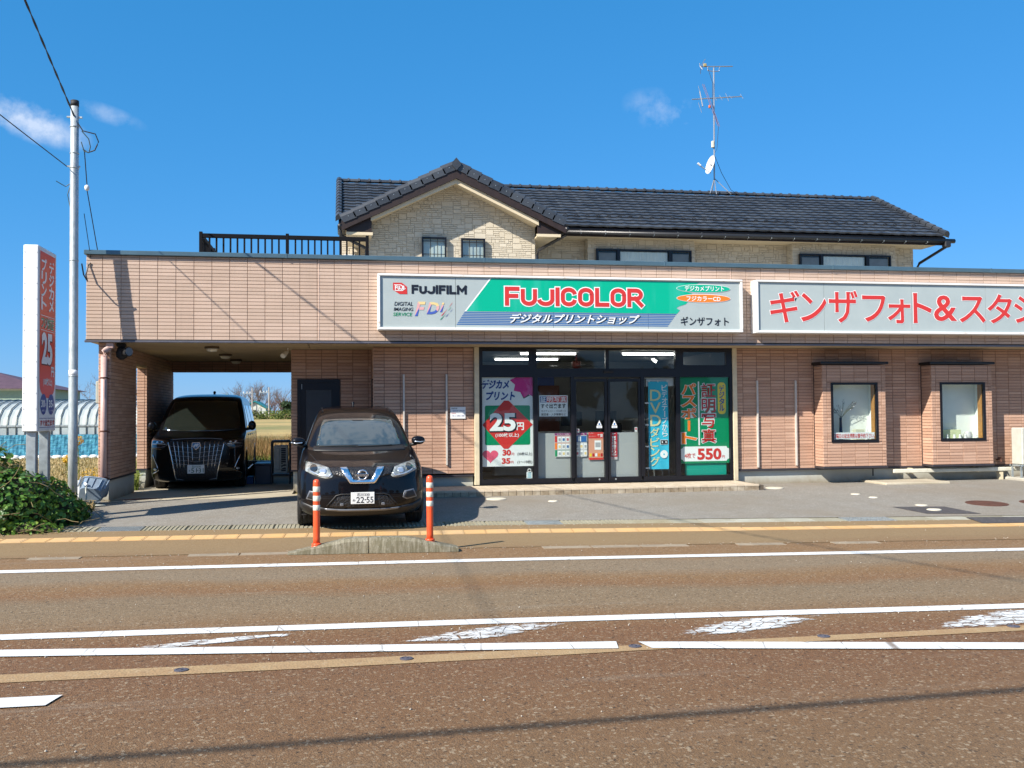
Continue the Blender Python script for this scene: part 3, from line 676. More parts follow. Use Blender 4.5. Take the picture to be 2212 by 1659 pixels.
for x, y, r, lab in [(8.0, 16.85, .15, 'white round drain cap beside the right end of the tiled step'), (9.02, 15.75, .075, 'small white cap on the apron, upper of the pair before the left bay window'), (9.1, 15.3, .07, 'small cream cap on the apron, lower of the pair before the left bay window'),
                     (9.36, 14.3, .09, 'cream cap just behind the dark square asphalt patch'), (9.24, 13.78, .10, 'white cap in the middle of the dark square asphalt patch'), (3.5, 15.8, .075, 'small white cap alone on the apron in front of the sliding doors'), (2.6, 16.25, .16, 'oval white drain cap beside the car shadow in front of the step')]:
    b = MB(); b.lathe((0, 0, 0), [(r*1.12, -.01), (r*1.12, .003), (r, .008), (r*.9, .012), (.005, .013)], 24); o = b.build('drain_cap', M_wcap); o.location = (x, y, gz(y)+.011 if 'middle' in lab else gz(y)+.004); tag(o, lab, 'drain cap', 'white drain caps set in the apron')

# carport floor slab with joints
b = MB()
cs = tag(empty('carport_floor', (-2.4, 19, .2)), kind='structure')
for (x0, y0, x1, y1) in [(-4.75, 17.28, -3.1, 17.9), (-3.09, 17.25, -.72, 17.9), (-4.05, 17.91, -2.6, 20.6), (-2.59, 17.91, -.9, 20.6), (-4.05, 20.61, -2.6, 23.3), (-2.59, 20.61, -.9, 23.3)]:
    bb = MB(); bb.box(x0, y0, .1, x1-.008, y1, .206 if y0 > 17.5 else .205); bb.build('floor_slab', M_slab, cs)
ground_poly('rusty_mat_plate', [(-3.88, 17.36), (-3.35, 17.36), (-3.05, 17.62), (-3.5, 17.62)], plain('rust_red_plate', (.20, .055, .03), .8, 0, .3, 6), .0105, None)
tag(bpy.data.objects['rusty_mat_plate'], 'rust red steel plate on the concrete at the foot of the left carport wall', 'plate')

# grit and small stones along the road edges
gm_ = plain('grit_stone', (.40, .36, .30), .9, 0, .3, 30); b = MB()
for k in range(900):
    x = R.uniform(-5, 11); y = R.choice((pl(L_kerb, x)+R.gauss(0, .09), pl(L_gut0, x)-abs(R.gauss(0, .12)), pl(L_one, x)-abs(R.gauss(0, .3)), R.uniform(5, 12)))
    s_ = R.uniform(.003, .009); z = gz(y)+.004; b.add([(x-s_, y, z), (x, y-s_, z), (x+s_, y+s_*.3, z), (x, y+s_*.8, z+s_*.2), (x, y, z+s_)], [(0, 1, 4), (1, 2, 4), (2, 3, 4), (3, 0, 4)])
tag(b.build('grit', gm_), 'scattered small stones and grit on the road and along its kerb', 'grit', kind='stuff')

# ================================================================== SHOP BUILDING
YF, YW, YD, YB = 17.0, 17.87, 18.75, 17.53
FX0, FX1 = -4.24, 18.0
shop = empty('shop_building', (4, 18, .2), 0, 'long single-storey photo shop clad in pink-brown tiles with a carport at its left end', 'shop')
def part(mb, name, mat, parent=None, smooth=False): return mb.build(name, mat, parent or shop, smooth)
SN = (0, -1, 0)
# fascia band
b = MB(); b.box(FX0+.012, YF+.012, 2.94, FX1, YF+.25, 4.385); part(b, 'fascia_wall', M_joint)
clad('face', (FX0, YF+.012, 2.945), (1, 0, 0), SN, 18.0+4.24, 1.43, u_off=.12)
clad('face', (FX0+.012, 21.0, 2.945), (0, -1, 0), (-1, 0, 0), 4.0, 1.43)
for x in (-.4, 7.25):   # pale sealant joints in the cladding
    b = MB(); b.box(x-.006, YF-.004, 2.95, x+.006, YF+.012, 4.37); part(b, 'sealant_strip', M_seal)
# coping: separate metal lengths with a seam piece
cx = [FX0-.03, -.95, 2.53, 5.93, 9.33, 12.73, 16.1, FX1]
for i in range(len(cx)-1):
    b = MB(); b.cbox(cx[i]+.003, YF-.06, 4.375, cx[i+1]-.003, YF+.42, 4.452, .008); part(b, 'coping', M_cap)
    b = MB(); b.cbox(cx[i+1]-.012, YF-.066, 4.372, cx[i+1]+.012, YF+.425, 4.457, .003); part(b, 'coping_joint', M_cap)
b = MB(); b.cbox(FX0-.02, YF-.022, 2.897, FX1, YF+.05, 2.93, .006); part(b, 'drip_flashing', plain('drip_grey', (.16, .155, .18), .35, .5))
b = MB(); b.box(FX0-.005, YF-.004, 2.93, FX1, YF+.03, 2.945); part(b, 'flashing_groove', M_blackmat)
b = MB(); b.box(FX0+.02, YF+.25, 4.15, FX1, 24.2, 4.30); part(b, 'flat_roof', M_conc)
# soffit boards
for (x0, x1, y0, y1) in [(-4.2, -2.3, YF+.05, 18.9), (-2.29, -.6, YF+.05, 18.9), (-.59, 1.2, YF+.05, 18.9), (1.21, 3.0, YF+.05, 18.2), (3.01, 4.8, YF+.05, 18.2), (4.81, 6.6, YF+.05, 18.2), (6.61, 8.4, YF+.05, 18.2), (8.41, 10.2, YF+.05, 18.2), (10.21, 12.0, YF+.05, 18.2), (12.01, 13.8, YF+.05, 18.2), (13.81, 18, YF+.05, 18.2),
                         (-4.2, -2.3, 18.905, 20.8), (-2.29, -.6, 18.905, 20.8), (-4.2, -2.3, 20.81, 23.3), (-2.29, -.6, 20.81, 23.3)]:
    b = MB(); b.box(x0, y0, 2.905, x1, y1, 2.93); part(b, 'soffit_panel', M_soffit)
# carport: left wing walls, lintels
WX0, WX1 = -4.065, -3.87
def wing(y0, y1, z0, z1, base=True):
    b = MB(); b.box(WX0+.012, y0+.012, z0, WX1-.012, y1-.012, z1); part(b, 'wing_wall', M_joint_d)
    clad('low', (WX0, y0+.012, z0), (1, 0, 0), SN, WX1-WX0, z1-z0, tw=.15)
    clad('low', (WX1-.012, y0, z0), (0, 1, 0), (1, 0, 0), y1-y0, z1-z0)
    clad('low', (WX0+.012, y1, z0), (0, -1, 0), (-1, 0, 0), y1-y0, z1-z0)
    if base:
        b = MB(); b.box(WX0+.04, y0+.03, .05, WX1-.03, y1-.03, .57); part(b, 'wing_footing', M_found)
        b = MB(); b.box(WX0-.006, y0-.008, .562, WX1+.006, y1+.008, .59); part(b, 'base_flashing', M_lip)
wing(17.12, 19.19, .59, 2.9); wing(20.2, 23.25, .59, 2.9); wing(19.19, 20.2, 2.655, 2.9, False)
b = MB(); b.box(WX0+.01, 19.16, 2.61, WX1-.01, 20.23, 2.654); part(b, 'opening_trim', M_soffit)
b = MB(); b.box(WX1, 23.1, 2.66, -.6, 23.3, 2.905); part(b, 'rear_lintel', M_joint_d)
clad('low', (WX1, 23.1, 2.66), (1, 0, 0), SN, 2.9, .24)
b = MB(); b.box(-3.86, 23.28, .1, -.97, 23.42, .52); part(b, 'rear_kerb_wall', M_conc)
b = MB(); b.box(-3.86, 23.25, .52, -.97, 23.45, .57); part(b, 'rear_kerb_cap', plain('grey_flashing', (.10, .10, .10), .5, .3))
# right block (the shop itself)
b = MB(); b.box(-.954, YD+.012, .59, .57, 24.2, 2.905); part(b, 'door_wall', M_joint_d)
clad('low', (-.966, YD+.012, .59), (1, 0, 0), SN, 1.53, 2.31, hole=[(.12, .93, -1, 1.74)], u_off=.05)
clad('low', (-.954, 23.9, .59), (0, -1, 0), (-1, 0, 0), 5.15, 2.31)
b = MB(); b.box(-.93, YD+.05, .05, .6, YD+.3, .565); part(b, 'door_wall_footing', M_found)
b = MB(); b.box(-.975, YD-.006, .562, -.84, YD+.2, .59); b.box(-.02, YD-.006, .562, .6, YD+.2, .59); part(b, 'base_flashing', M_lip)
# side door
sd = part(MB().box(-.85, YD-.02, .2, -.79, YD+.04, 2.33).box(-.11, YD-.02, .2, -.05, YD+.04, 2.33).box(-.79, YD-.02, 2.27, -.11, YD+.04, 2.33), 'side_door_frame', M_black)
d2 = part(MB().box(-.79, YD+.004, .22, -.11, YD+.03, 2.27), 'side_door', M_black)
b = MB(); b.cbox(-.69, YD-.004, .45, -.2, YD+.004, 2.13, .006); b.build('door_panel', plain('dark_panel', (.03, .032, .038), .4), d2)
b = MB(); b.cbox(-.775, YD-.012, 2.14, -.757, YD+.01, 2.24, .003); b.build('hinge', M_galv, d2)
b = MB(); b.tube([(-.17, YD-.05, 1.12), (-.17, YD-.05, 1.3)], .012); b.box(-.18, YD-.05, 1.2, -.16, YD+.01, 1.22); b.build('handle', M_galv, d2)
# return wall with narrow black window frame, then the tiled wall left of the shop front
b = MB(); b.box(.575, YW+.012, .52, 2.45, 18.3, 2.905); b.box(.575, YW+.012, .52, .7, YD+.1, 2.905); part(b, 'front_wall', M_joint_d)
clad('low', (.575, YD, .55), (0, -1, 0), (-1, 0, 0), YD-YW, 2.35, hole=[(.12, .62, .1, 1.75)])
b = MB(); b.box(.55, YW+.26, .65, .585, YD-.1, 2.32); part(b, 'side_window', M_black)
clad('low', (.563, YW+.012, .52), (1, 0, 0), SN, 2.45-.563, 2.38, u_off=.3)
for x, z0, z1 in [(1.13, .66, 2.39), (1.93, .68, 2.39), (8.0+.14, .53, 2.26), (8.96, .555, 2.26)]:
    b = MB(); b.cbox(x-.017, YW-.045, z0, x+.017, YW+.006, z1, .005); part(b, 'wall_batten', plain('pale_metal_batten', (.56, .52, .47), .45, .2))
# right hand wall
b = MB(); b.box(7.7, YW+.012, .5, 18, 18.3, 2.905); part(b, 'front_wall', M_joint_d)
clad('low', (7.7, YW+.012, .5), (1, 0, 0), SN, 8.0, 2.4, u_off=.5, hole=[(9.36-7.7, 10.75-7.7, .0, 2.09), (11.74-7.7, 13.13-7.7, 0, 2.09)])
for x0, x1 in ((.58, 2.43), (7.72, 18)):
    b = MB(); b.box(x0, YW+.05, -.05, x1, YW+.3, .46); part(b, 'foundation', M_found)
    b = MB(); b.cbox(x0, YW-.03, .462, x1, YW+.06, .498, .006); part(b, 'base_flashing', M_lip)
b = MB(); b.box(.7, 23.9, 0, 18, 24.1, 2.9); b.box(17.9, 18.2, 0, 18, 24, 2.9); part(b, 'rear_wall', M_joint_d)

# ---- bay windows
M_wood = plain('oak_jamb', (.36, .17, .04), .5, 0, .2, 12)
M_inner = plain('display_backing', (.72, .76, .72), .7, 0, .06, 2)
def bay(x0, x1, wx0, wx1, gx):
    bw = empty('bay_window', ((x0+x1)/2, YB, .5)); bw.parent = shop; bw.matrix_parent_inverse = WM[shop.name].inverted()
    b = MB()   # shell with a window hole
    for a, c, z0, z1 in ((x0+.012, wx0, .54, 2.56), (wx1, x1-.012, .54, 2.56), (wx0, wx1, .54, 1.01), (wx0, wx1, 2.2, 2.56)): b.box(a, YB+.012, z0, c, YB+.07, z1)
    b.box(x0+.012, YB+.07, .54, x0+.07, YW+.1, 2.56); b.box(x1-.07, YB+.07, .54, x1-.012, YW+.1, 2.56); b.box(x0+.07, YB+.07, .54, x1-.07, YW+.1, .6)
    b.build('bay_wall', M_joint_d, bw)
    clad('low', (x0, YB+.012, .54), (1, 0, 0), SN, x1-x0, 2.02, hole=[(wx0-x0, wx1-x0, .475, 1.665)], u_off=.68)
    clad('low', (x0+.012, YW, .54), (0, -1, 0), (-1, 0, 0), YW-YB, 2.02)
    clad('low', (x1-.012, YB, .54), (0, 1, 0), (1, 0, 0), YW-YB, 2.02)
    MB().cbox(x0-.05, YB-.05, 2.572, x1+.05, YW+.03, 2.625, .01).build('bay_roof', M_black, bw)
    MB().cbox(x0-.012, YB-.02, .498, x1+.012, YW+.04, .538, .006).build('base_flashing', M_lip, bw)
    fr = .042
    f = MB()
    for a, c, z0, z1 in ((wx0, wx0+fr, 1.012, 2.204), (wx1-fr, wx1, 1.012, 2.204), (wx0+fr, wx1-fr, 1.012, 1.07), (wx0+fr, wx1-fr, 2.162, 2.204)): f.box(a, YB-.012, z0, c, YB+.06, z1)
    f.build('window_frame', M_black, bw)
    MB().box(wx0+fr, YB+.02, 1.07, wx1-fr, YB+.026, 2.162).build('window_pane', M_glass, bw)
    # display box
    b = MB(); dY = 17.868
    b.add([(wx0, YB+.05, 1.04), (wx1, YB+.05, 1.04), (wx1, dY, 1.04), (wx0, dY, 1.04), (wx0, YB+.05, 2.2), (wx1, YB+.05, 2.2), (wx1, dY, 2.2), (wx0, dY, 2.2)], [(0, 1, 2, 3), (4, 7, 6, 5), (3, 2, 6, 7), (0, 3, 7, 4), (1, 5, 6, 2)])
    b.build('display_box', M_inner, bw)
    MB().box(wx1-.052, YB+.04, 1.06, wx1-.004, YB+.17, 2.19).build('wood_jamb', M_wood, bw)
    MB().tube([(wx0+.2, dY-.012, 1.05), (wx0+.2, dY-.012, 2.19)], .003, 6).build('hanging_wire', M_blackmat, bw)
    return bw
bay(9.371, 10.739, 9.555, 10.562, 0); bay(11.754, 13.122, 11.945, 12.959, 1)
MB().cbox(10.96, 17.66, .375, 14.4, 17.74, .455, .012).build('pipe_duct', plain('ivory_duct', (.62, .60, .50), .5), shop)
for x in (11.4, 12.9): MB().box(x-.015, 17.7, .36, x+.015, YW+.1, .47).build('duct_bracket', M_cream, shop)
MB().box(13.37, 17.68, .12, 13.45, 17.78, .36).build('duct_post', M_cream, shop)
t = MB(); t.tube([(13.44, YW, .6), (13.44, YW-.12, .62), (13.44, YW-.16, .56)], .014); t.box(13.40, YW-.12, .62, 13.48, YW-.1, .66); t.build('wall_tap', M_iron, shop)
MB().cbox(10.35, 16.95, .14, 11.75, 17.9, .245, .02).build('concrete_pad', M_slab, shop)
t = MB(); t.tube([(10.62, YW-.02, .46), (10.57, YW-.1, .33)], .012); t.build('drain_spout', M_blackmat, shop)

# ---- shop front
for x0, x1, z0 in ((2.452, 2.542, .30), (7.61, 7.70, .285)):
    b = MB(); b.cbox(x0, YW-.07, z0, x1, YW+.08, 2.905, .006); part(b, 'cream_post', M_cream)
fz0 = .30
g = MB()
def fr_(x0, z0, x1, z1, y0=YW-.045, y1=YW+.05): g.box(x0, y0, z0, x1, y1, z1)
fr_(2.542, 2.86, 7.61, 2.905); fr_(2.542, 2.333, 7.61, 2.498); fr_(2.542, fz0, 4.33, .402); fr_(5.76, fz0, 7.61, .402)
fr_(4.33, fz0, 5.76, .33)
fr_(2.542, .402, 2.60, 2.333, YW-.043); fr_(7.55, .402, 7.61, 2.333, YW-.043)
for x0, x1 in ((3.59, 3.672), (4.322, 4.386), (5.722, 5.79), (6.436, 6.522)): fr_(x0, .402, x1, 2.333, YW-.05)
for x0, x1 in ((2.542, 2.612), (3.512, 3.655), (5.02, 5.083), (6.435, 6.595), (7.485, 7.61)): fr_(x0, 2.498, x1, 2.86, YW-.043)
fr_(2.612, 2.498, 3.512, 2.566, YW-.041); fr_(2.612, 2.826, 3.512, 2.86, YW-.041); fr_(6.595, 2.498, 7.485, 2.566, YW-.041); fr_(6.595, 2.826, 7.485, 2.86, YW-.041)
part(g, 'shopfront_frame', M_black)
for i, (x0, x1) in enumerate(((4.386, 5.045), (5.06, 5.722))):
    d = MB(); y0, y1 = YW-.03, YW+.02
    for a, z0, c, z1 in ((x0, .33, x0+.045, 2.30), (x1-.05, .33, x1, 2.30), (x0+.045, .33, x1-.05, .404), (x0+.045, 2.245, x1-.05, 2.30)): d.box(a, y0, z0, c, y1, z1)
    dl = part(d, 'sliding_door', M_black)
    MB().box(x0+.045, YW-.008, .404, x1-.05, YW-.002, 2.245).build('door_glass', M_glass, dl)
    MB().cyl(((x0+x1)/2+(.16 if i == 0 else -.19), YW-.031, .362), .017, -.006, 16, 'y').build('lock', M_galv, dl)
panes = [(2.612, 2.566, 3.512, 2.826), (3.655, 2.498, 5.02, 2.86), (5.083, 2.498, 6.435, 2.86), (6.595, 2.566, 7.485, 2.826), (2.60, .402, 3.59, 2.333), (3.672, .402, 4.322, 2.333), (5.79, .402, 6.436, 2.333), (6.522, .402, 7.55, 2.333)]
for x0, z0, x1, z1 in panes: part(MB().box(x0, YW-.006, z0, x1, YW, z1), 'shop_window_pane', M_glass)
part(MB().cbox(4.97, YW-.085, 2.415, 5.16, YW-.045, 2.462, .006), 'door_sensor', M_blackmat)
# frosted film on the lower glass behind the doors
M_frost = plain('frosted_film', (.33, .35, .355), .6, 0, .05, 1)
for x0, x1 in ((3.672, 4.322), (4.43, 4.995), (5.105, 5.68)): part(MB().box(x0, YW+.055, .38, x1, YW+.06, 1.26), 'frosted_screen', M_frost)
# the room behind
M_room = plain('interior_wall', (.22, .22, .21), .8, 0, .08, 1); M_floor = plain('interior_floor', (.14, .13, .12), .3, 0, .1, 2)
b = MB(); x0, x1, y0, y1, z0, z1 = 2.46, 7.69, YW+.1, 22.8, .29, 2.895
b.add([(x0, y0, z0), (x1, y0, z0), (x1, y1, z0), (x0, y1, z0)], [(0, 1, 2, 3)]); part(b, 'shop_floor', M_floor)
b = MB(); b.add([(x0, y0, z1), (x1, y0, z1), (x1, y1, z1), (x0, y1, z1)], [(0, 3, 2, 1)]); part(b, 'shop_ceiling', plain('interior_ceiling', (.34, .34, .33), .8))
b = MB(); b.add([(x0, y1, z0), (x1, y1, z0), (x1, y1, z1), (x0, y1, z1)], [(0, 1, 2, 3)]); b.add([(x0, y0, z0), (x0, y1, z0), (x0, y1, z1), (x0, y0, z1)], [(0, 1, 2, 3)]); b.add([(x1, y0, z0), (x1, y1, z0), (x1, y1, z1), (x1, y0, z1)], [(0, 3, 2, 1)]); part(b, 'shop_inner_wall', M_room)
M_tube = plain('lit_tube', (.9, .9, .9), .5, emit=(1, .98, .93), estr=7)
def tubelamp(x0, y0, x1, y1, lab):
    e = empty('ceiling_lamp', ((x0+x1)/2, (y0+y1)/2, 2.86), atan2(y1-y0, x1-x0), lab, 'ceiling lamp', 'lit tube lamps inside the shop'); L = sqrt((x1-x0)**2+(y1-y0)**2)
    for nm, m, (a, c, dd, ee, ff, gg) in (('lamp_body', M_white, (-L/2-.05, -.06, -.005, L/2+.05, .06, .03)),):
        mb = MB().cbox(a, c, dd, ee, ff, gg, .006); o = bpy.data.objects.new(nm, mb.mesh(nm, m)); COL.objects.link(o); o.parent = e
    mb = MB().tube([(-L/2, 0, -.03), (L/2, 0, -.03)], .018, 10); o = bpy.data.objects.new('tube', mb.mesh('tube', M_tube)); COL.objects.link(o); o.parent = e
tubelamp(3.50, 18.62, 4.62, 18.62, 'lit tube lamp under the shop ceiling, left of the door centre'); tubelamp(5.6, 18.62, 6.7, 18.62, 'lit tube lamp under the shop ceiling, right of the door centre')
tubelamp(6.9, 20.6, 7.3, 21.6, 'lit tube lamp deep inside the shop, slanting behind the right-hand one'); tubelamp(3.3, 20.6, 4.7, 20.6, 'dim tube lamp deep inside the shop at the left')
# furniture inside
def simple(name, mb, mat, lab, cat, group=None, smooth=False):
    o = mb.build(name, mat, None, smooth); return tag(o, lab, cat, group)
M_lam = plain('counter_laminate', (.40, .40, .39), .5); M_dk = plain('dark_equipment', (.03, .03, .035), .4); M_chair = plain('chair_fabric', (.02, .02, .025), .8)
simple('service_counter', MB().cbox(3.2, 20.2, .3, 6.4, 20.7, 1.2, .02).cbox(3.15, 20.15, 1.2, 6.45, 20.75, 1.24, .01), M_lam, 'long pale service counter inside the shop behind the sliding doors', 'counter')
def screenthing(x, y, z, lab):
    e = empty('monitor', (x, y, z), 0, lab, 'monitor')
    MB().cbox(x-.24, y-.02, z+.12, x+.24, y+.02, z+.44, .01).build('screen', M_dk, e); MB().cbox(x-.03, y-.01, z, x+.03, y+.03, z+.14, .005).cbox(x-.12, y-.08, z, x+.12, y+.08, z+.02, .005).build('stand', M_dk, e)
screenthing(4.95, 20.4, 1.241, 'black computer monitor on the shop counter seen through the left door leaf'); screenthing(5.75, 20.45, 1.241, 'black computer monitor on the shop counter seen through the right door leaf')
def officechair(x, y, lab):
    e = empty('office_chair', (x, y, .295), 0, lab, 'chair')
    MB().cbox(x-.22, y-.2, .74, x+.22, y+.2, .82, .03).build('seat', M_chair, e); MB().cbox(x-.22, y+.18, .85, x+.22, y+.26, 1.42, .04).build('backrest', M_chair, e)
    MB().cyl((x, y, .36), .025, .38, 10).build('column', M_dk, e)
    for k in range(5): a = k*2*pi/5; MB().tube([(x, y, .38), (x+.26*cos(a), y+.26*sin(a), .315)], .018, 6).build('leg', M_dk, e)
officechair(5.62, 19.3, 'black office chair inside the shop right of the door centre')
simple('tall_cabinet', MB().cbox(4.6, 22.2, .3, 5.1, 22.7, 2.3, .01), plain('brown_cabinet', (.12, .035, .02), .5), 'tall red-brown cabinet against the rear wall of the shop', 'cabinet')
simple('photo_printer', MB().cbox(6.6, 21.2, .3, 7.5, 22.0, 1.5, .04).cbox(6.7, 21.15, 1.0, 7.2, 21.2, 1.3, .01), M_lam, 'large pale photo printing machine at the right inside the shop', 'machine')
simple('display_rack', MB().cbox(2.7, 21.8, .3, 4.0, 22.5, 1.9, .02).box(2.75, 21.79, .6, 3.95, 21.8, .64).box(2.75, 21.79, 1.1, 3.95, 21.8, 1.14), plain('rack_grey', (.16, .17, .19), .6), 'dark display rack inside the shop at the left', 'rack')
simple('blue_wall_poster', MB().box(3.9, 22.76, 2.3, 5.1, 22.78, 2.7), I_blue, 'blue poster high on the rear wall inside the shop', 'poster')
simple('room_curtain', MB().prism([(7.05+.02*i, 20.0+(.03 if i % 2 else 0)) for i in range(20)]+[(7.43-.02*i, 20.06+(.03 if i % 2 else 0)) for i in range(20)], .3, 2.7, 'z'), plain('curtain_grey', (.3, .3, .3), .9), 'pale grey curtain hanging inside the shop behind the green poster', 'curtain')
e = empty('ceiling_fan', (4.95, 19.9, 2.6), 0, 'small ceiling fan with dark blades and a red body inside the shop above the doors', 'fan')
MB().lathe((4.95, 19.9, 2.6), [(.05, 0), (.1, .03), (.1, .14), (.03, .17), (.02, .295)], 16).build('motor', plain('fan_red', (.22, .03, .02), .4), e)
for k in range(4):
    a = k*pi/2+.2; rm = Matrix.Rotation(a, 3, 'Z'); bb = MB(); bb.add([Vector((4.95, 19.9, 2.64))+rm@Vector(p) for p in ((.1, -.05, 0), (.6, -.07, .01), (.6, .07, -.01), (.1, .05, 0), (.1, -.05, .01), (.6, -.07, .02), (.6, .07, 0), (.1, .05, .01))], [(0, 3, 2, 1), (4, 5, 6, 7), (0, 1, 5, 4), (1, 2, 6, 5), (2, 3, 7, 6), (3, 0, 4, 7)]); bb.build('blade', M_dk, e)
# tiled step
st = tag(empty('entrance_step', (4.2, 17.2, .2), 0, 'long low entrance step of cream tiles in front of the sliding doors'), None, 'step')
M_stepm = plain('step_mortar', (.10, .08, .06), .9)
M_step = MT('step_tile'); _o = M_step.n('ShaderNodeObjectInfo').outputs['Random']; _f = M_step.noise(7, 5, .65)
M_step = M_step.pbr(M_step.mix(M_step.mr(_f, .4, .75, 0, .5), M_step.ramp(_o, [(0, (.50, .41, .30)), (1, (.60, .51, .39))]), (.38, .30, .20)), .6, 0, M_step.noise(50), .15, .003)
M_rise = MT('riser_tile'); _o = M_rise.n('ShaderNodeObjectInfo').outputs['Random']; _f = M_rise.noise(6, 6, .7)
M_rise = M_rise.pbr(M_rise.mix(M_rise.mr(_f, .35, .65, 0, .85), M_rise.ramp(_o, [(0, (.36, .30, .21)), (1, (.46, .40, .31))]), (.17, .12, .07)), .8, 0, M_rise.noise(50), .2, .004)
MB().box(.75, 16.62, .1, 7.68, YW+.0, .285).build('step_core', M_stepm, st)
tt = MB().cbox(-.0695, -.16, -.012, .0695, .16, .006, .004).mesh('step_tile', M_step); rt = MB().cbox(-.068, -.012, -.045, .068, 0, .045, .005).mesh('riser_tile', M_rise); nm_ = MB().cbox(-.0695, -.012, -.032, .0695, .1, .006, .005).mesh('nosing_tile', M_step)
x = .82
while x < 7.66:
    link('nosing_tile', nm_, st, Matrix.Translation((x, 16.612, .297))); link('riser_tile', rt, st, Matrix.Translation((x, 16.618, .222)))
    for j in range(3): link('step_tile', tt, st, Matrix.Translation((x, 16.87+j*.325, .291)))
    x += .1425
flush_clad('face', shop, M_tile, 'facade_tile', 200); flush_clad('low', shop, M_tile2, 'wall_tile', 300)
# carport ceiling lamps, spot lamp, meter, flood light, downpipe
M_lens = plain('lamp_lens', (.75, .72, .62), .4); M_ldark = plain('lamp_bracket', (.10, .07, .04), .5)
lamp0 = empty('carport_lamp', (-2.33, 18.0, 2.9), 0, 'oval glass lamp on the carport ceiling, nearest the front edge', 'ceiling lamp', 'oval lamps in a row on the carport ceiling')
mb = MB(); mb.lathe((-2.33, 18.0, 2.86), [(.13, .045), (.135, .01), (.11, .0)], 20); mb.build('lamp_base', M_ldark, lamp0)
mb = MB(); mb.lathe((-2.33, 18.0, 2.805), [(.02, 0), (.08, .012), (.11, .055)], 20); mb.build('lamp_glass', M_lens, lamp0, True)
copy_tree(lamp0, (-2.35, 20.2, 2.9), None, 'oval glass lamp on the carport ceiling, middle one of the row'); copy_tree(lamp0, (-2.35, 22.2, 2.9), None, 'oval glass lamp on the carport ceiling, farthest from the street')
e = empty('spot_lamp', (-1.0, 18.3, 2.9), 0, 'small beige spot lamp under the soffit at the right edge of the carport', 'spot lamp')
MB().tube([(-1.0, 18.3, 2.905), (-1.0, 18.3, 2.82), (-1.03, 18.2, 2.79)], .012).build('arm', M_lens, e); MB().tube([(-1.03, 18.2, 2.81), (-1.08, 18.1, 2.74)], [.04, .05], 14).build('lamp_head', M_lens, e)
e = empty('flood_light', (-3.7, 17.3, 2.88), 0, 'black swivel flood light under the left front corner of the carport roof', 'flood light')
MB().cbox(-3.8, 17.2, 2.84, -3.66, 17.34, 2.9, .01).build('bracket', M_blackmat, e)
mb = MB(); mb.lathe((-3.72, 17.25, 2.62), [(.03, 0), (.09, .04), (.1, .12), (.07, .2), (.05, .22)], 16); mb.build('sensor_head', M_blackmat, e, True)
mb = MB(); mb.tube([(-3.72, 17.24, 2.74), (-3.63, 17.16, 2.745), (-3.58, 17.12, 2.75)], [.06, .075, .085], 16); mb.build('lamp_head', M_blackmat, e); MB().tube([(-3.585, 17.125, 2.75), (-3.57, 17.11, 2.75)], .07, 16).build('lens', plain('flood_lens', (.12, .12, .13), .2, .2), e)
M_pink = plain('pink_pvc', (.52, .35, .31), .42, 0, .14, 5)
e = empty('downpipe', (-3.96, 17.03, .2), 0, 'dusty pink rainwater downpipe on the left front corner of the carport', 'downpipe')
MB().tube([(-3.96, 17.04, .3), (-3.96, 17.04, 2.68)], .052, 14).build('pipe', M_pink, e, True)
MB().tube([(-3.96, 17.04, 2.66), (-3.95, 17.05, 2.74), (-3.9, 17.08, 2.80), (-3.86, 17.1, 2.9)], .058, 14).build('elbow', M_pink, e, True)
MB().cbox(-3.93, 17.03, 2.80, -3.81, 17.16, 2.90, .01).build('outlet_box', M_pink, e)
for z in (.62, 1.4, 2.3):
    MB().tube([(-3.96, 17.04, z-.012), (-3.96, 17.04, z+.012)], .058, 14).tube([(-3.92, 17.06, z), (-3.88, 17.13, z-.02)], .008, 6).build('pipe_clamp', M_iron, e)
e = empty('meter_box', (-4.16, 17.6, 2.0), 0, 'grey electricity meter box on the outer left wall of the carport', 'meter box')
MB().cbox(-4.19, 17.45, 1.87, -4.066, 17.75, 2.26, .015).build('case', plain('meter_grey', (.36, .37, .32), .5), e); MB().tube([(-4.12, 17.5, 1.87), (-4.1, 17.45, 1.75)], .015).build('cable_stub', M_blackmat, e)
MB().cbox(-4.08, 17.3, 2.45, -4.02, 17.42, 2.66, .01).build('alarm_box', M_white, shop)

# ================================================================== SIGNS
M_panel = MT('sign_panel_white'); _f = M_panel.noise(1.4, 4, .6); _g = M_panel.noise(3, 4, .6, sc=(6, 1, .5))
M_panel = M_panel.pbr(M_panel.mix(M_panel.mr(_f, .35, .7, 0, 1), (.36, .415, .415), (.41, .465, .46)), .25, 0, None, coat=.3)
M_signframe = MT('sign_frame_white'); _f = M_signframe.noise(2.2, 6, .7, sc=(1, 1, 3)); 
M_signframe = M_signframe.pbr(M_signframe.mix(M_signframe.mr(_f, .60, .72, 0, .8), (.78, .78, .76), (.42, .24, .10)), .45)
M_greenp = MT('sign_green'); _f = M_greenp.noise(1.2, 3, .5, sc=(2.5, 1, .4))
M_greenp = M_greenp.pbr(M_greenp.mix(M_greenp.mr(_f, .5, .75, 0, .7), (.0, .40, .235), (.05, .47, .36)), .25, coat=.3)
def cabinet(name, x0, x1, z0, z1, label, cat, y0=16.75, y1=17.01, lip=.045, mats=None):
    e = empty(name, ((x0+x1)/2, y1, z0), 0, label, cat)
    b = MB()
    b.cbox(x0, y0, z0, x1, y1, z0+lip, .008); b.cbox(x0, y0, z1-lip*.9, x1, y1, z1, .008); b.cbox(x0, y0, z0+lip, x0+lip, y1, z1-lip*.9, .008); b.cbox(x1-lip, y0, z0+lip, x1, y1, z1-lip*.9, .008)
    b.build('sign_frame', M_signframe, e)
    return e
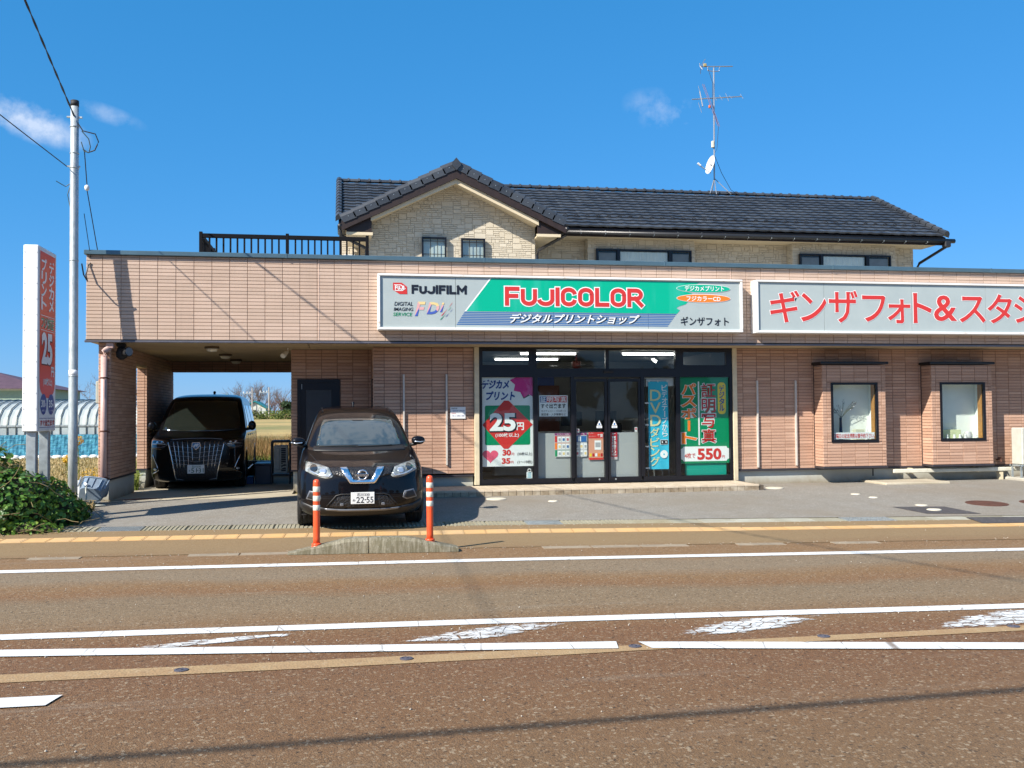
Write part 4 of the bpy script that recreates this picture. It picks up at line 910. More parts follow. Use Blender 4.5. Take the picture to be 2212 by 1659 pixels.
# --- long green and white fascia sign
sg = cabinet('shop_sign', .615, 7.385, 3.125, 4.113, 'long white and green illuminated sign box reading FUJICOLOR above the shop doors', 'shop sign')
yf = 16.785
xs = [.66, 1.984, 3.76, 5.55, 7.34]
for i in range(4):
    MB().box(xs[i]+.003, yf, 3.17, xs[i+1]-.003, yf+.02, 4.072).build('face_panel', M_panel, sg)
F = Face((0, yf, 0), (1, 0, 0), (0, 0, 1), SN, sg)
def split_poly(pts, mat, off, name):   # a printed field, cut where the face panels meet
    F.poly(pts, mat, off, name)
split_poly([(2.615, 4.06), (2.162, 3.468), (6.10, 3.463), (6.158, 3.527), (6.14, 3.54), (6.10, 3.556), (6.10, 3.575), (6.14, 3.6), (6.269, 3.64), (6.33, 3.70), (6.30, 3.735), (6.33, 3.80), (6.405, 3.842), (6.30, 3.87), (6.28, 3.92), (6.42, 3.98), (6.559, 4.055)], M_greenp, .003, 'green_field')
F.poly([(2.598, 4.06), (2.628, 4.06), (2.175, 3.468), (2.145, 3.468)], I_white, .0045, 'white_edge')
n = 8
F_str = []
for k in range(n):
    z1 = 3.456-k*.0305; z0 = z1-.017; 
    xl0 = 2.15-(3.468-z0)*.63; xl1 = 2.15-(3.468-z1)*.63; xr0 = 6.095-(3.463-z0)*.75; xr1 = 6.095-(3.463-z1)*.75
    F_str.append([(xl0, z0), (xr0, z0), (xr1, z1), (xl1, z1)])
vs = [p for q in F_str for p in q]; F.mesh(vs, [(4*i, 4*i+1, 4*i+2, 4*i+3) for i in range(n)], I_lblue, .003, 'blue_stripes')
stroke_word(F, 'FUJICOLOR', (2.87, 3.575, 5.445, 3.918), .076, I_white, .006, 'lettering_outline', .018); stroke_word(F, 'FUJICOLOR', (2.87, 3.575, 5.445, 3.918), .076, I_red, .009, 'lettering')
stroke_word(F, 'FUJIFILM', (1.205, 3.765, 2.185, 3.925), .042, I_black, .005, 'lettering')
F.poly([(.881, 3.957), (1.035, 3.957), (1.125, 3.89), (1.131, 3.757), (.995, 3.757), (.882, 3.83)], I_red, .004, 'logo')
F.poly([(.90, 3.925), (1.02, 3.925), (1.085, 3.88), (1.085, 3.868), (1.01, 3.912), (.90, 3.912)], I_white, .006, 'logo_line'); F.poly([(.905, 3.825), (1.04, 3.825), (1.1, 3.865), (1.1, 3.852), (1.045, 3.812), (.92, 3.812)], I_white, .006, 'logo_line')
stroke_word(F, 'FUJI', (.915, 3.832, 1.075, 3.905), .016, I_white, .007, 'logo_lettering')
F.text('DIGITAL', (.905, 3.552, 1.228, 3.620), I_black, .005, .01, shear=.15); F.text('IMAGING', (.894, 3.461, 1.235, 3.521), I_black, .005, .01, shear=.15); F.text('SERVICE', (.882, 3.370, 1.217, 3.430), I_dgreen, .005, .008, shear=.15)
I_pale1 = ink('faded_yellow_ink', (.72, .55, .25)); I_pale2 = ink('faded_pink_ink', (.66, .36, .36)); I_pale3 = ink('worn_blue_ink', (.06, .11, .42))
def banded(t, box, shear=.25):
    vs, fs = F._t(t, box, .03, shear, False); z0, z1 = box[1], box[3]
    for lo, hi, m in ((-1, .34, I_pale3), (.34, .68, I_pale2), (.68, 2, I_pale1)):
        fl = [f for f in fs if lo <= (sum(vs[i][1] for i in f)/len(f)-z0)/(z1-z0) < hi]
        if fl:
            us = sorted({i for f in fl for i in f}); mp = {a: b_ for b_, a in enumerate(us)}
            F.mesh([vs[i] for i in us], [tuple(mp[i] for i in f) for f in fl], m, .005, 'lettering')
for t, bx in (('F', (1.271, 3.383, 1.439, 3.617)), ('D', (1.478, 3.416, 1.683, 3.612)), ('i', (1.711, 3.455, 1.774, 3.610))): banded(t, bx)
for (a, b_), (c, d), m in (((1.716, 3.375), (1.936, 3.633), I_red), ((1.697, 3.302), (1.912, 3.556), I_dgreen), ((1.793, 3.359), (1.935, 3.518), I_blue)):
    F.poly([(a, b_), (a+.035, b_+.02), (c, d), (c-.03, d-.05)], m, .006, 'logo_stripe')
F.text('デジタルプリントショップ', (2.98, 3.262, 5.385, 3.425), I_black, .006, .045, 'lettering_shadow', .3); F.text('デジタルプリントショップ', (2.965, 3.268, 5.37, 3.431), I_white, .009, .022, shear=.3)
F.oval(6.092, 3.857, 7.152, 4.017, I_white, .006, 'oval_edge'); F.oval(6.10, 3.865, 7.144, 4.009, M_greenp, .008, 'oval'); F.text('デジカメプリント', (6.257, 3.893, 7.022, 3.988), I_white, .010, .02)
F.oval(6.092, 3.675, 7.152, 3.835, I_white, .006, 'oval_edge'); F.oval(6.10, 3.683, 7.144, 3.827, I_orange, .008, 'oval'); F.text('フジカラーCD', (6.287, 3.707, 6.951, 3.794), I_white, .010, .02)
F.text('ギンザフォト', (6.173, 3.25, 7.106, 3.409), I_black, .005, .02)
# --- second sign
s2 = cabinet('shop_sign', 7.655, 17.9, 3.12, 4.118, 'long white sign box with big red katakana lettering, cut off by the right edge', 'shop sign')
xs = [7.70, 9.04, 10.87, 12.465, 14.3, 16.1, 17.86]
for i in range(6): MB().box(xs[i]+.003, yf, 3.165, xs[i+1]-.003, yf+.02, 4.075).build('face_panel', M_panel, s2)
F.p = s2
for t, bx in (('ギ', (7.947, 3.331, 8.527, 3.919)), ('ン', (8.571, 3.353, 9.076, 3.874)), ('ザ', (9.143, 3.335, 9.720, 3.932)), ('フ', (9.833, 3.360, 10.304, 3.850)), ('ォ', (10.370, 3.334, 10.827, 3.782)), ('ト', (10.909, 3.343, 11.282, 3.908)), ('&', (11.350, 3.386, 11.814, 3.871)), ('ス', (11.904, 3.362, 12.449, 3.858)), ('タ', (12.514, 3.351, 13.035, 3.910)), ('ジ', (13.101, 3.365, 13.651, 3.901)), ('オ', (13.72, 3.35, 14.27, 3.91))):
    F.text(t, bx, I_white, .004, .030, 'lettering_outline'); F.text(t, bx, I_red, .007, .014)
# --- roadside sign, edge on to the street
rs = empty('roadside_sign', (-4.33, 14.82, gz(14.8)), 0, 'tall white roadside sign with a red printed side on two steel posts in the ivy', 'sign')
X0, X1, Y0, Y1, Z0, Z1 = -4.43, -4.226, 14.4, 15.25, 1.44, 4.088
MB().cbox(X0, Y0, Z0, X1, Y1, Z1, .012).build('sign_box', M_white, rs)
b = MB()
for y in (14.56, 15.06): b.box(-4.39, y-.05, .0, -4.27, y+.05, Z0+.002) if False else None
for y in (14.52, 15.1): MB().cbox(-4.395, y-.06, .02, -4.265, y+.06, Z0-.002, .008).build('post', M_galv, rs)
MB().cbox(-4.40, 14.9, Z1, -4.28, 15.1, Z1+.02, .005).build('top_bracket', M_blackmat, rs)
b = MB()
for k in range(12):
    for x in (X0+.02, X1-.02): b.cyl((x, Y0-.001, Z0+.1+k*.222), .006, -.004, 8, 'y')
b.build('rivet', M_galv, rs)
G = Face((X1, 0, 0), (0, 1, 0), (0, 0, 1), (1, 0, 0), rs)
G.rrect(Y0+.04, 1.47, Y1-.03, Z1-.04, .02, M_white, .003, 'printed_face')
P = [(Y0+.06, Z1-.06), (Y1-.05, Z1-.06)]
P = [(Y0+.06, 2.15)]+[(14.83+.365*cos(a), 2.15+.2*sin(a)-.03) for a in [pi+ i*pi/10 for i in range(11)]][1:-1]+[(Y1-.06, 2.15), (Y1-.06, Z1-.07), (Y0+.06, Z1-.07)]
G.poly(P, ink('sign_red', (.80, .05, .03)), .005, 'red_field')
G.vtext('デジカメ', (14.88, 3.18, 15.1, 3.93), I_white, .008, .03); G.vtext('プリント', (14.52, 3.18, 14.74, 3.93), I_white, .008, .03)
G.rects([(14.5, 3.10, 15.14, 3.108), (14.5, 2.89, 15.14, 2.898)], I_white, .008, 'rule')
G.text('フジ純正', (14.53, 2.925, 15.12, 3.08), I_white, .007, .06, 'lettering_outline'); G.text('フジ', (14.53, 2.925, 14.80, 3.08), I_dgreen, .010, .02, shear=.1); G.text('純正', (14.82, 2.925, 15.12, 3.08), I_dgreen, .010, .02)
G.text('25', (14.58, 2.42, 15.04, 2.83), ink('shadow_ink', (.10, .01, .01)), .007, .06, 'lettering_shadow'); G.text('25', (14.56, 2.43, 15.02, 2.84), I_white, .010, .045)
G.text('円', (15.0, 2.24, 15.13, 2.38), I_white, .008, .03); G.text('(100枚以上)', (14.62, 2.09, 15.04, 2.21), I_white, .008, .02)
for a, t, t2 in ((14.5, '30', '(20枚以上)'), (14.86, '35', '(1〜19枚)')):
    G.oval(a, 1.68, a+.3, 1.98, I_blue, .006, 'oval'); G.text(t, (a+.04, 1.79, a+.2, 1.89), I_white, .009, .03); G.text('円', (a+.21, 1.79, a+.27, 1.84), I_white, .009, .01); G.text(t2, (a+.06, 1.72, a+.24, 1.755), I_white, .009)
G.rects([(14.47, 1.625, 15.2, 1.632), (14.47, 1.495, 15.2, 1.502)], I_blue, .006, 'rule'); G.text('すぐ出来ます', (14.5, 1.52, 15.17, 1.605), I_dred, .008, .025)
# --- business hours plate on the wall
np_ = empty('hours_plate', (2.14, YW, 1.55), 0, 'small white opening-hours plate on the tiled wall left of the shop windows', 'notice')
MB().cbox(2.0, YW-.02, 1.552, 2.288, YW+.005, 1.775, .004).build('plate', M_white, np_)
H = Face((0, YW-.02, 0), (1, 0, 0), (0, 0, 1), SN, np_)
H.text('営業時間', (2.02, 1.735, 2.13, 1.76), I_black, .002); H.text('AM9:30〜PM6:00', (2.04, 1.69, 2.27, 1.715), I_blue, .002); H.text('定休日', (2.02, 1.645, 2.10, 1.668), I_red, .002); H.text('第1・3・5水曜日・日曜日', (2.04, 1.595, 2.265, 1.62), I_blue, .002)

# ================================================================== POSTERS AND BANNER BEHIND THE GLASS
YP = YW+.018
def poster(name, x0, z0, x1, z1, mat, label, cat='poster', y=YP, th=.006, group=None):
    e = empty(name, ((x0+x1)/2, y, z0), 0, label, cat, group); MB().box(x0, y, z0, x1, y+th, z1).build('sheet', mat, e)
    return e, Face((0, y, 0), (1, 0, 0), (0, 0, 1), SN, e)
M_sheet = plain('poster_white', (.72, .75, .76), .5, 0, .03, 1)
e, P_ = poster('price_poster', 2.604, .641, 3.586, 2.331, M_sheet, 'tall white poster with a red diamond reading 25 yen in the leftmost shop window')
P_.text('デジカメ', (2.615, 2.12, 3.125, 2.28), I_blue, .003, .045, shear=.2); P_.text('プリント', (2.69, 1.905, 3.235, 2.06), I_blue, .003, .045, shear=.2)
P_.poly([(3.255, 2.075), (3.344, 2.05), (3.41, 1.925), (3.531, 1.985), (3.46, 2.05), (3.35, 2.1)], I_black, .003, 'burst_shadow')
P_.poly([(3.141, 2.28), (3.257, 2.330), (3.584, 2.330), (3.584, 1.965), (3.504, 2.01), (3.414, 1.94), (3.344, 2.05), (3.219, 2.075), (3.245, 2.19)], I_pink, .005, 'burst')
P_.rrect(2.66, 1.047, 3.53, 1.797, .03, I_dgreen, .003, 'green_field'); P_.poly([(2.61, 1.43), (3.03, 1.888), (3.12, 1.888), (3.58, 1.43), (3.10, .975), (3.02, .975)], I_red, .005, 'diamond')
P_.text('25', (2.785, 1.315, 3.245, 1.625), I_black, .007, .075, 'lettering_shadow'); P_.text('25', (2.77, 1.327, 3.23, 1.637), I_white, .009, .04); P_.text('円', (3.272, 1.33, 3.405, 1.468), I_white, .007, .03); P_.text('(100枚以上)', (2.86, 1.188, 3.31, 1.272), I_white, .007, .02)
hp = [(2.76+.15*(abs(sin(t))**3*(1 if sin(t) > 0 else -1)), .845+.0085*(13*cos(t)-5*cos(2*t)-2*cos(3*t)-cos(4*t))) for t in [2*pi*k/40 for k in range(40)]]
P_.poly(hp, ink('heart_pink', (.70, .10, .18)), .003, 'heart')
P_.text('30', (3.0, .85, 3.15, .95), I_red, .003, .05); P_.text('円', (3.17, .845, 3.215, .895), I_red, .003, .01); P_.text('(20枚以上)', (3.28, .835, 3.565, .905), I_black, .003, .01)
P_.text('35', (2.985, .695, 3.135, .792), I_red, .003, .05); P_.text('円', (3.155, .692, 3.20, .74), I_red, .003, .01); P_.text('(1〜19枚)', (3.28, .677, 3.565, .752), I_black, .003, .01)
e, P_ = poster('door_tag', 3.455, .405, 3.565, .53, M_sheet, 'small white tag with blue waves and a ring, in the leftmost window corner', 'tag')
MB().tube([(3.51+.03*cos(a), YP-.004, .556+.03*sin(a)) for a in [k*pi/8 for k in range(17)]], .008, 8).build('ring', M_white, e)
for k in range(5): P_.rects([(3.475, .42+k*.021, 3.545, .428+k*.021)], I_cyan, .002, 'wave')
e, P_ = poster('photo_poster', 3.713, 1.582, 4.272, 1.985, M_sheet, 'white poster with four coloured kanji squares in the narrow window left of the doors')
for i, (ch, m) in enumerate((('証', I_blue), ('明', I_red), ('写', I_red), ('真', I_blue))):
    x = 3.727+i*.1325; P_.rect(x, 1.85, x+.127, 1.966, m if ch != '真' else I_red, .002, 'square'); P_.text(ch, (x+.012, 1.858, x+.115, 1.957), I_white, .004, .01)
P_.text('すぐ出来ます', (3.745, 1.738, 4.23, 1.825), I_black, .003, .03); P_.text('マイナンバー・パスポート', (3.75, 1.662, 4.235, 1.708), I_black, .003, .01); P_.text('履歴書・入学願書など', (3.75, 1.597, 4.235, 1.643), I_black, .003, .01)
I_rosepaper = ink('rose_paper', (.5, .12, .16)); M_pap = plain('paper', (.55, .56, .57), .6, 0, .03, 1)
e, P_ = poster('catalogue_poster', 4.012, .80, 4.645, 1.258, M_pap, 'wide catalogue poster with rows of small card pictures left of the doors', 'poster', YW+.03)
P_.rect(4.012, 1.215, 4.645, 1.258, ink('purple_ink', (.22, .03, .14)), .002, 'header'); P_.text('フジカラー年賀状 カードデザイン一覧', (4.05, 1.222, 4.6, 1.25), I_white, .004)
for k, (m, z) in enumerate(((I_red, 1.08), (I_orange, .945), (I_dgreen, .81))):
    P_.rect(4.015, z, 4.06, z+.125, m, .002, 'row_mark'); L = []
    P_.rect(4.06, z+.118, 4.33, z+.125, m, .002, 'rule')
    for i in range(7):
        x = 4.075+i*.08+(.03 if i > 2 else 0); P_.rect(x, z+.01, x+.066, z+.11, I_white, .003, 'card'); P_.rect(x+.012, z+.03, x+.054, z+.08, [I_grey, I_rosepaper, I_pale1, I_lblue, I_grey][(i*3+k*2) % 5], .005, 'card_picture')
P_.rect(4.44, 1.085, 4.64, 1.2, I_lblue, .0065, 'blue_block'); P_.rect(4.47, 1.095, 4.53, 1.19, I_white, .008, 'card')
e, P_ = poster('new_year_poster', 4.682, .738, 4.975, 1.268, ink('salmon_paper', (.62, .30, .20)), 'red and orange new-year card poster on the left door leaf', 'poster', YW+.03)
P_.rect(4.682, 1.15, 4.975, 1.268, I_red, .002, 'header'); P_.text('年賀', (4.86, 1.17, 4.965, 1.235), I_white, .004, .02); P_.text('フジカラー', (4.69, 1.24, 4.79, 1.26), I_white, .004); P_.text('ポストカード', (4.69, 1.18, 4.82, 1.2), I_white, .004)
P_.rect(4.8, .93, 4.93, 1.11, I_white, .003, 'card'); P_.rect(4.815, .98, 4.915, 1.07, I_grey, .005, 'card_picture')
for i in range(5): P_.rect(4.70+i*.055, .80, 4.74+i*.055, .86, [I_yellow, I_dred, I_white, I_orange, I_dred][i], .003, 'card')
P_.rect(4.682, .738, 4.975, .775, I_red, .002, 'footer')
e, P_ = poster('vertical_banner', 5.116, .787, 5.257, 1.258, ink('banner_red', (.42, .02, .035)), 'narrow red vertical banner with white kanji on the right door leaf', 'poster', YW+.03)
P_.vtext('年賀状印刷承り中', (5.145, .80, 5.228, 1.25), I_white, .003, .02, gap=.12)
P_.rect(5.114, .737, 5.254, .785, M_pap, .0, 'lower_strip'); P_.text('当店にて', (5.13, .748, 5.24, .775), I_red, .003, .01)
for x, d in ((4.888, '←'), (5.191, '→')):
    e = empty('door_sticker', (x, YW-.01, 1.35), 0, 'white triangle warning sticker above an arrow label on the %s door leaf' % ('left' if x < 5 else 'right'), 'sticker', 'triangle stickers on the sliding doors')
    P_ = Face((0, YW-.0095, 0), (1, 0, 0), (0, 0, 1), SN, e); P_.poly([(x-.05, 1.397), (x+.05, 1.397), (x, 1.5)], M_sheet, .001, 'triangle'); P_.rect(x-.055, 1.349, x+.055, 1.389, M_sheet, .001, 'label'); P_.rect(x-.035, 1.366, x+.035, 1.372, I_blue, .003, 'arrow'); P_.poly([(x-.018, 1.408), (x+.018, 1.408), (x+.012, 1.445), (x-.012, 1.445)], I_lblue, .003, 'pictogram')
e, P_ = poster('small_sticker', 5.60, 1.265, 5.655, 1.36, M_pap, 'tiny pink and white sticker at the outer edge of the right door leaf', 'sticker', YW-.001, .002); P_.oval(5.607, 1.305, 5.648, 1.345, I_rosepaper, .001, 'emblem')
e, P_ = poster('small_sticker', 4.435, 1.265, 4.49, 1.34, M_pap, 'tiny pink and white sticker at the outer edge of the left door leaf', 'sticker', YW-.001, .002); P_.oval(4.442, 1.29, 4.483, 1.33, I_rosepaper, .001, 'emblem')
# nobori banner
nb = empty('nobori_banner', (6.1, YW+.12, .3), 0, 'tall sky-blue cloth banner with cream DVD lettering hanging in the window right of the doors', 'banner')
b = MB(); n = 24; vs = []
yb = YW+.05
for i in range(n+1):
    z = .531+(2.248-.531)*i/n
    for j in range(9): x = 5.9+.407*j/8; vs.append((x, yb+.006*sin(j*1.1+i*.25), z))
b.add(vs, [(i*9+j, i*9+j+1, (i+1)*9+j+1, (i+1)*9+j) for i in range(n) for j in range(8)]); b.build('cloth', I_cyan, nb, True)
P_ = Face((0, yb-.006, 0), (1, 0, 0), (0, 0, 1), SN, nb)
I_creamy = ink('cream_ink', (.66, .62, .34))
P_.vtext('ビデオテープから', (6.175, 1.165, 6.285, 2.19), I_white, .004, .01)
P_.text('D', (5.935, 1.87, 6.15, 2.087), I_creamy, .004, .01); P_.text('V', (5.932, 1.627, 6.148, 1.835), I_creamy, .004, .01); P_.text('D', (5.935, 1.376, 6.146, 1.593), I_creamy, .004, .01)
P_.vtext('ダビング', (5.93, .59, 6.115, 1.342), I_creamy, .004, .01)
P_.rect(6.132, 1.015, 6.287, 1.107, I_white, .004, 'cassette'); P_.rect(6.138, 1.022, 6.281, 1.098, I_black, .006, 'cassette'); P_.oval(6.16, 1.04, 6.185, 1.08, I_white, .008, 'reel'); P_.oval(6.235, 1.04, 6.26, 1.08, I_white, .008, 'reel')
P_.oval(6.128, .745, 6.284, .90, I_white, .004, 'disc'); P_.oval(6.19, .805, 6.222, .838, I_cyan, .006, 'disc_hole')
for z in (1.827, 1.401, .977, .557): MB().box(5.83, yb-.012, z-.014, 5.905, yb+.01, z+.014).build('loop', M_white, nb)
for x in (5.92, 6.1, 6.29): MB().box(x-.01, yb-.012, 2.235, x+.01, yb+.01, 2.28).build('loop', M_white, nb)
MB().tube([(5.845, yb, .3), (5.845, yb, 2.3)], .011).build('pole', M_blackmat, nb); MB().tube([(5.84, yb, 2.268), (6.33, yb, 2.268)], .006).build('cross_bar', M_white, nb)
for x, wh in ((5.97, 'leftmost'), (6.09, 'second from the left'), (6.27, 'third from the left'), (6.40, 'rightmost')): tag(MB().tube([(x, YW+.3, .3), (x-.01, YW+.3, .62)], .006).build('thin_rod', M_galv), 'thin metal rod standing below the blue cloth banner, '+wh, 'rod', 'thin rods under the banner')
simple('wall_unit', MB().cbox(5.80, YW+.07, 2.155, 6.436, YW+.2, 2.33, .01), plain('unit_white', (.55, .58, .60), .5), 'white box unit behind the top of the sky-blue banner', 'box')
# green passport poster
e, P_ = poster('passport_poster', 6.526, .635, 7.547, 2.33, I_dgreen, 'big green poster with orange katakana and red kanji in the rightmost shop window')
P_.vtext('パスポート', (6.575, 1.01, 6.86, 2.22), I_white, .003, .06, 'lettering_outline', .14); P_.vtext('パスポート', (6.575, 1.01, 6.86, 2.22), I_orange, .006, .03, gap=.14)
P_.rect(6.91, .99, 6.94, 2.246, I_white, .003, 'rule')
P_.vtext('証明写真', (6.985, 1.02, 7.27, 2.22), I_white, .003, .05, 'lettering_outline', .1); P_.vtext('証明写真', (6.985, 1.02, 7.27, 2.22), I_dred, .006, .012, gap=.1)
P_.rrect(7.323, 1.60, 7.49, 2.228, .07, I_yellow, .003, 'yellow_field'); P_.vtext('デジタル', (7.355, 1.655, 7.458, 2.175), I_blue, .006, .03)
P_.poly([(6.60, .675), (7.49, .675), (7.51, .71), (7.543, .72), (7.543, .92), (7.51, .93), (7.49, .965), (6.60, .965), (6.575, .93), (6.545, .92), (6.545, .72), (6.575, .71)], I_white, .003, 'white_field')
P_.text('4枚で', (6.62, .735, 6.84, .84), I_red, .006, .012); P_.text('550', (6.895, .712, 7.37, .915), I_red, .006, .04); P_.text('円', (7.395, .728, 7.45, .783), I_red, .006, .01)
simple('teal_panel', MB().cbox(6.644, YW+.05, .39, 7.505, YW+.09, .66, .01), ink('teal_board', (.0, .30, .22)), 'plain teal board standing on the sill under the green poster', 'panel')
# bay window displays
e, P_ = poster('booking_note', 9.60, 1.083, 10.50, 1.212, M_sheet, 'long white paper note with red writing at the bottom of the left bay window', 'notice', YB+.035, .003)
P_.text('日曜日の記念撮影は御予約下さい。', (9.62, 1.10, 10.50, 1.19), I_red, .003, .012)
v = empty('flower_vase', (9.88, 17.76, 1.04), 0, 'slim dark blue vase holding sprigs of artificial flowers in the left bay window', 'vase')
MB().lathe((9.88, 17.76, 1.041), [(.055, 0), (.052, .03), (.035, .2), (.025, .4), (.028, .46), (.024, .47), (.02, .46)], 20).build('vase_body', plain('dark_blue_glaze', (.01, .015, .05), .2, coat=.5), v, True)
M_stemb = plain('flower_stem', (.05, .06, .03), .7); bs = MB(); bl = MB(); bw_ = MB(); rr = random.Random(4)
for k in range(16):
    a = rr.uniform(-.9, .9); L = rr.uniform(.18, .42); p0 = Vector((9.88, 17.74, 1.5)); p1 = p0+Vector((sin(a)*L*.6, rr.uniform(-.07, .04), cos(a)*L*.6)); p2 = p1+Vector((sin(a*1.3)*L*.5, rr.uniform(-.04, .03), cos(a*1.2)*L*.45)); bs.tube([p0, p1, p2], .003, 5)
    for q in range(9):
        t = rr.uniform(.3, 1); p = p1.lerp(p2, t)+Vector((rr.uniform(-.03, .03), rr.uniform(-.03, .03), rr.uniform(-.03, .03))); s_ = rr.uniform(.008, .018)
        d = Vector((rr.uniform(-1, 1), rr.uniform(-1, 1), rr.uniform(-1, 1))).normalized(); e1 = d.orthogonal().normalized(); tgt = bw_ if rr.random() < .35 else bl
        tgt.add([p-d*s_, p+e1*s_*.6, p+d*s_, p-e1*s_*.6], [(0, 1, 2, 3)])
bs.build('stems', M_stemb, v); bl.build('leaves', plain('flower_leaf', (.08, .06, .06), .7, var=.4), v); bw_.build('petals', plain('petal_pink', (.50, .42, .44), .7), v)
simple('display_carton', MB().cbox(10.18, 17.72, 1.042, 10.38, 17.85, 1.27, .004), plain('cream_carton', (.55, .55, .42), .6), 'cream box behind the note in the left bay window', 'box')
b = MB(); b.lathe((10.42, 17.70, 1.041), [(.04, 0), (.045, .03), (.02, .08), (.03, .13), (.012, .2), (.02, .25), (.002, .28)], 12); simple('white_ornament', b, M_white, 'small white ornament at the right inside the left bay window', 'ornament', smooth=True)
simple('display_carton', MB().cbox(12.05, 17.70, 1.042, 12.52, 17.85, 1.24, .006), plain('pale_lime_carton', (.56, .60, .36), .6), 'pale yellow-green box inside the right bay window', 'box')
b = MB(); b.lathe((12.70, 17.74, 1.041), [(.06, 0), (.085, .03), (.09, .09), (.07, .13), (.075, .15), (.06, .155)], 20); simple('pot', b, plain('white_pot', (.5, .5, .5), .4), 'small round white pot in the right bay window', 'pot', smooth=True)
fig = MB(); fig.lathe((0, 0, 0), [(.001, 0), (.03, .004), (.036, .03), (.022, .055), (.018, .06), (.026, .08), (.02, .1), (.001, .108)], 14); fm = fig.mesh('figurine', plain('white_porcelain', (.6, .62, .6), .3), True)
for i, (x, lab) in enumerate(((12.03, 'small white porcelain figurine, leftmost in the right bay window'), (12.16, 'small white porcelain figurine, second from left in the right bay window'), (12.31, 'small white porcelain figurine, third from left in the right bay window'), (12.45, 'small white porcelain figurine, fourth from left in the right bay window'), (12.56, 'small white porcelain figurine next to the round white pot'), (12.82, 'small white porcelain figurine at the far right of the right bay window'))):
    o = bpy.data.objects.new('figurine', fm); COL.objects.link(o); o.location = (x, 17.62+.02*(i % 2), 1.041); tag(o, lab, 'figurine', 'porcelain figurines in the right bay window')

# ================================================================== HOUSE BEHIND
M_rt = MT('roof_tile_black'); _o = M_rt.n('ShaderNodeObjectInfo').outputs['Random']; _i = M_rt.n('ShaderNodeNewGeometry').outputs['Random Per Island']; _f = M_rt.noise(14, 5, .65)
M_rt = M_rt.pbr(M_rt.mix(M_rt.mr(_f, .35, .7, 0, .5), M_rt.ramp(M_rt.math('FRACT', M_rt.math('ADD', _o, _i)), [(0, (.022, .026, .034)), (.6, (.036, .041, .051)), (1, (.055, .062, .073))]), (.065, .072, .082)), .42, 0, _f, .15, .004)
M_stone = MT('cream_stone_siding'); _o = M_stone.n('ShaderNodeObjectInfo').outputs['Random']; _i = M_stone.n('ShaderNodeNewGeometry').outputs['Random Per Island']; _f = M_stone.noise(30, 5, .7)
M_stone = M_stone.pbr(M_stone.mix(M_stone.mr(_f, .35, .7, 0, .4), M_stone.ramp(M_stone.math('FRACT', M_stone.math('ADD', _o, _i)), [(0, (.52, .46, .36)), (.5, (.56, .50, .395)), (1, (.60, .54, .435))]), (.52, .455, .35)), .85, 0, _f, .35, .005)
M_sj = plain('stone_joint', (.50, .44, .345), .9); M_eave = plain('dark_stained_board', (.022, .011, .009), .55, 0, .3, 8); M_trim = plain('cream_trim', (.62, .52, .36), .6, 0, .05, 2)
M_gut2 = plain('dark_gutter', (.02, .02, .022), .35); M_curt = plain('white_curtain', (.62, .66, .66), .8, 0, .05, 5)
house = empty('house', (7, 22, 0), 0, 'two-storey cream stone-clad house with black tiled roof rising behind the shop', 'house')
HG, HM, ZL = 20.6, 21.7, 3.0   # gable wall plane, main wall plane, lowest wall height
def hp_(mb, n, m, sm=False): return mb.build(n, m, house, sm)
gx0, gx1, gxa, gza = .573, 4.216, 2.39, 6.70
hp_(MB().prism([(gx0, ZL), (gx1, ZL), (gx1, 5.79), (gxa, gza+.02), (gx0, 5.74)], HG+.012, HM+1.2, 'y'), 'gable_wall', M_sj)
hp_(MB().box(.0, HM+.012, ZL, 14.125, 26.3, 5.95), 'main_wall', M_sj)
hp_(MB().prism([(HM+.012, 5.9), (26.3, 5.9), (24.1, 7.35)], .02, 14.1, 'x'), 'attic_wall', M_sj)
STN = []
def ashlar(o, U, N, w, h, inside=None, holes=(), m=.042):
    o, U, N = Vector(o), Vector(U), Vector(N); nx, nz = int(w/m), int(h/m); mx_, mz_ = w/nx, h/nz; occ = [[0]*nz for _ in range(nx)]
    for j in range(nz):
        for i in range(nx):
            x, z = (i+.5)*mx_, (j+.5)*mz_
            if (inside and not inside(x, z)) or any(a-.001 < x < b_+.001 and c-.001 < z < d+.001 for a, b_, c, d in holes): occ[i][j] = 2
    for j in range(nz):
        for i in range(nx):
            if occ[i][j]: continue
            r = R.random(); sw, sh = (R.choice((4, 5, 6)), R.choice((2, 3))) if r < .16 else ((R.choice((3, 4, 5, 6)), 1) if r < .62 else (R.choice((2, 3, 4)), R.choice((1, 2))))
            k = 0
            while k < sw and i+k < nx and not occ[i+k][j]: k += 1
            l = 1
            while l < sh and j+l < nz and all(not occ[i+q][j+l] for q in range(k)): l += 1
            for a in range(k):
                for b_ in range(l): occ[i+a][j+b_] = 1
            STN.append((o+U*((i+k/2)*mx_)+Vector((0, 0, (j+l/2)*mz_)), U, N, k*mx_-.007, l*mz_-.007, R.uniform(.010, .018)))
gi = lambda x, z: z+4.2 < 5.70+ (1.0-abs(x+gx0-gxa)/1.82)*.98
ashlar((gx0, HG+.012, 4.2), (1, 0, 0), SN, gx1-gx0, 2.55, gi, holes=[(1.70-gx0, 2.24-gx0, .0, 1.28), (2.555-gx0, 3.085-gx0, .0, 1.27)])
ashlar((gx1-.012, HG, 4.2), (0, 1, 0), (1, 0, 0), 1.1, 1.75)
ashlar((gx0+.012, HM, 4.2), (0, -1, 0), (-1, 0, 0), 1.1, 1.75)
def mwin(x0, x1): return (x0-.0, x1-.0)
for a, c in ((gx1, 5.62), (8.233, 10.72), (13.44, 14.125)): ashlar((a, HM+.012, 4.2), (1, 0, 0), SN, c-a, 1.7)
ashlar((.0, HM+.012, 4.2), (1, 0, 0), SN, .57, 1.7)
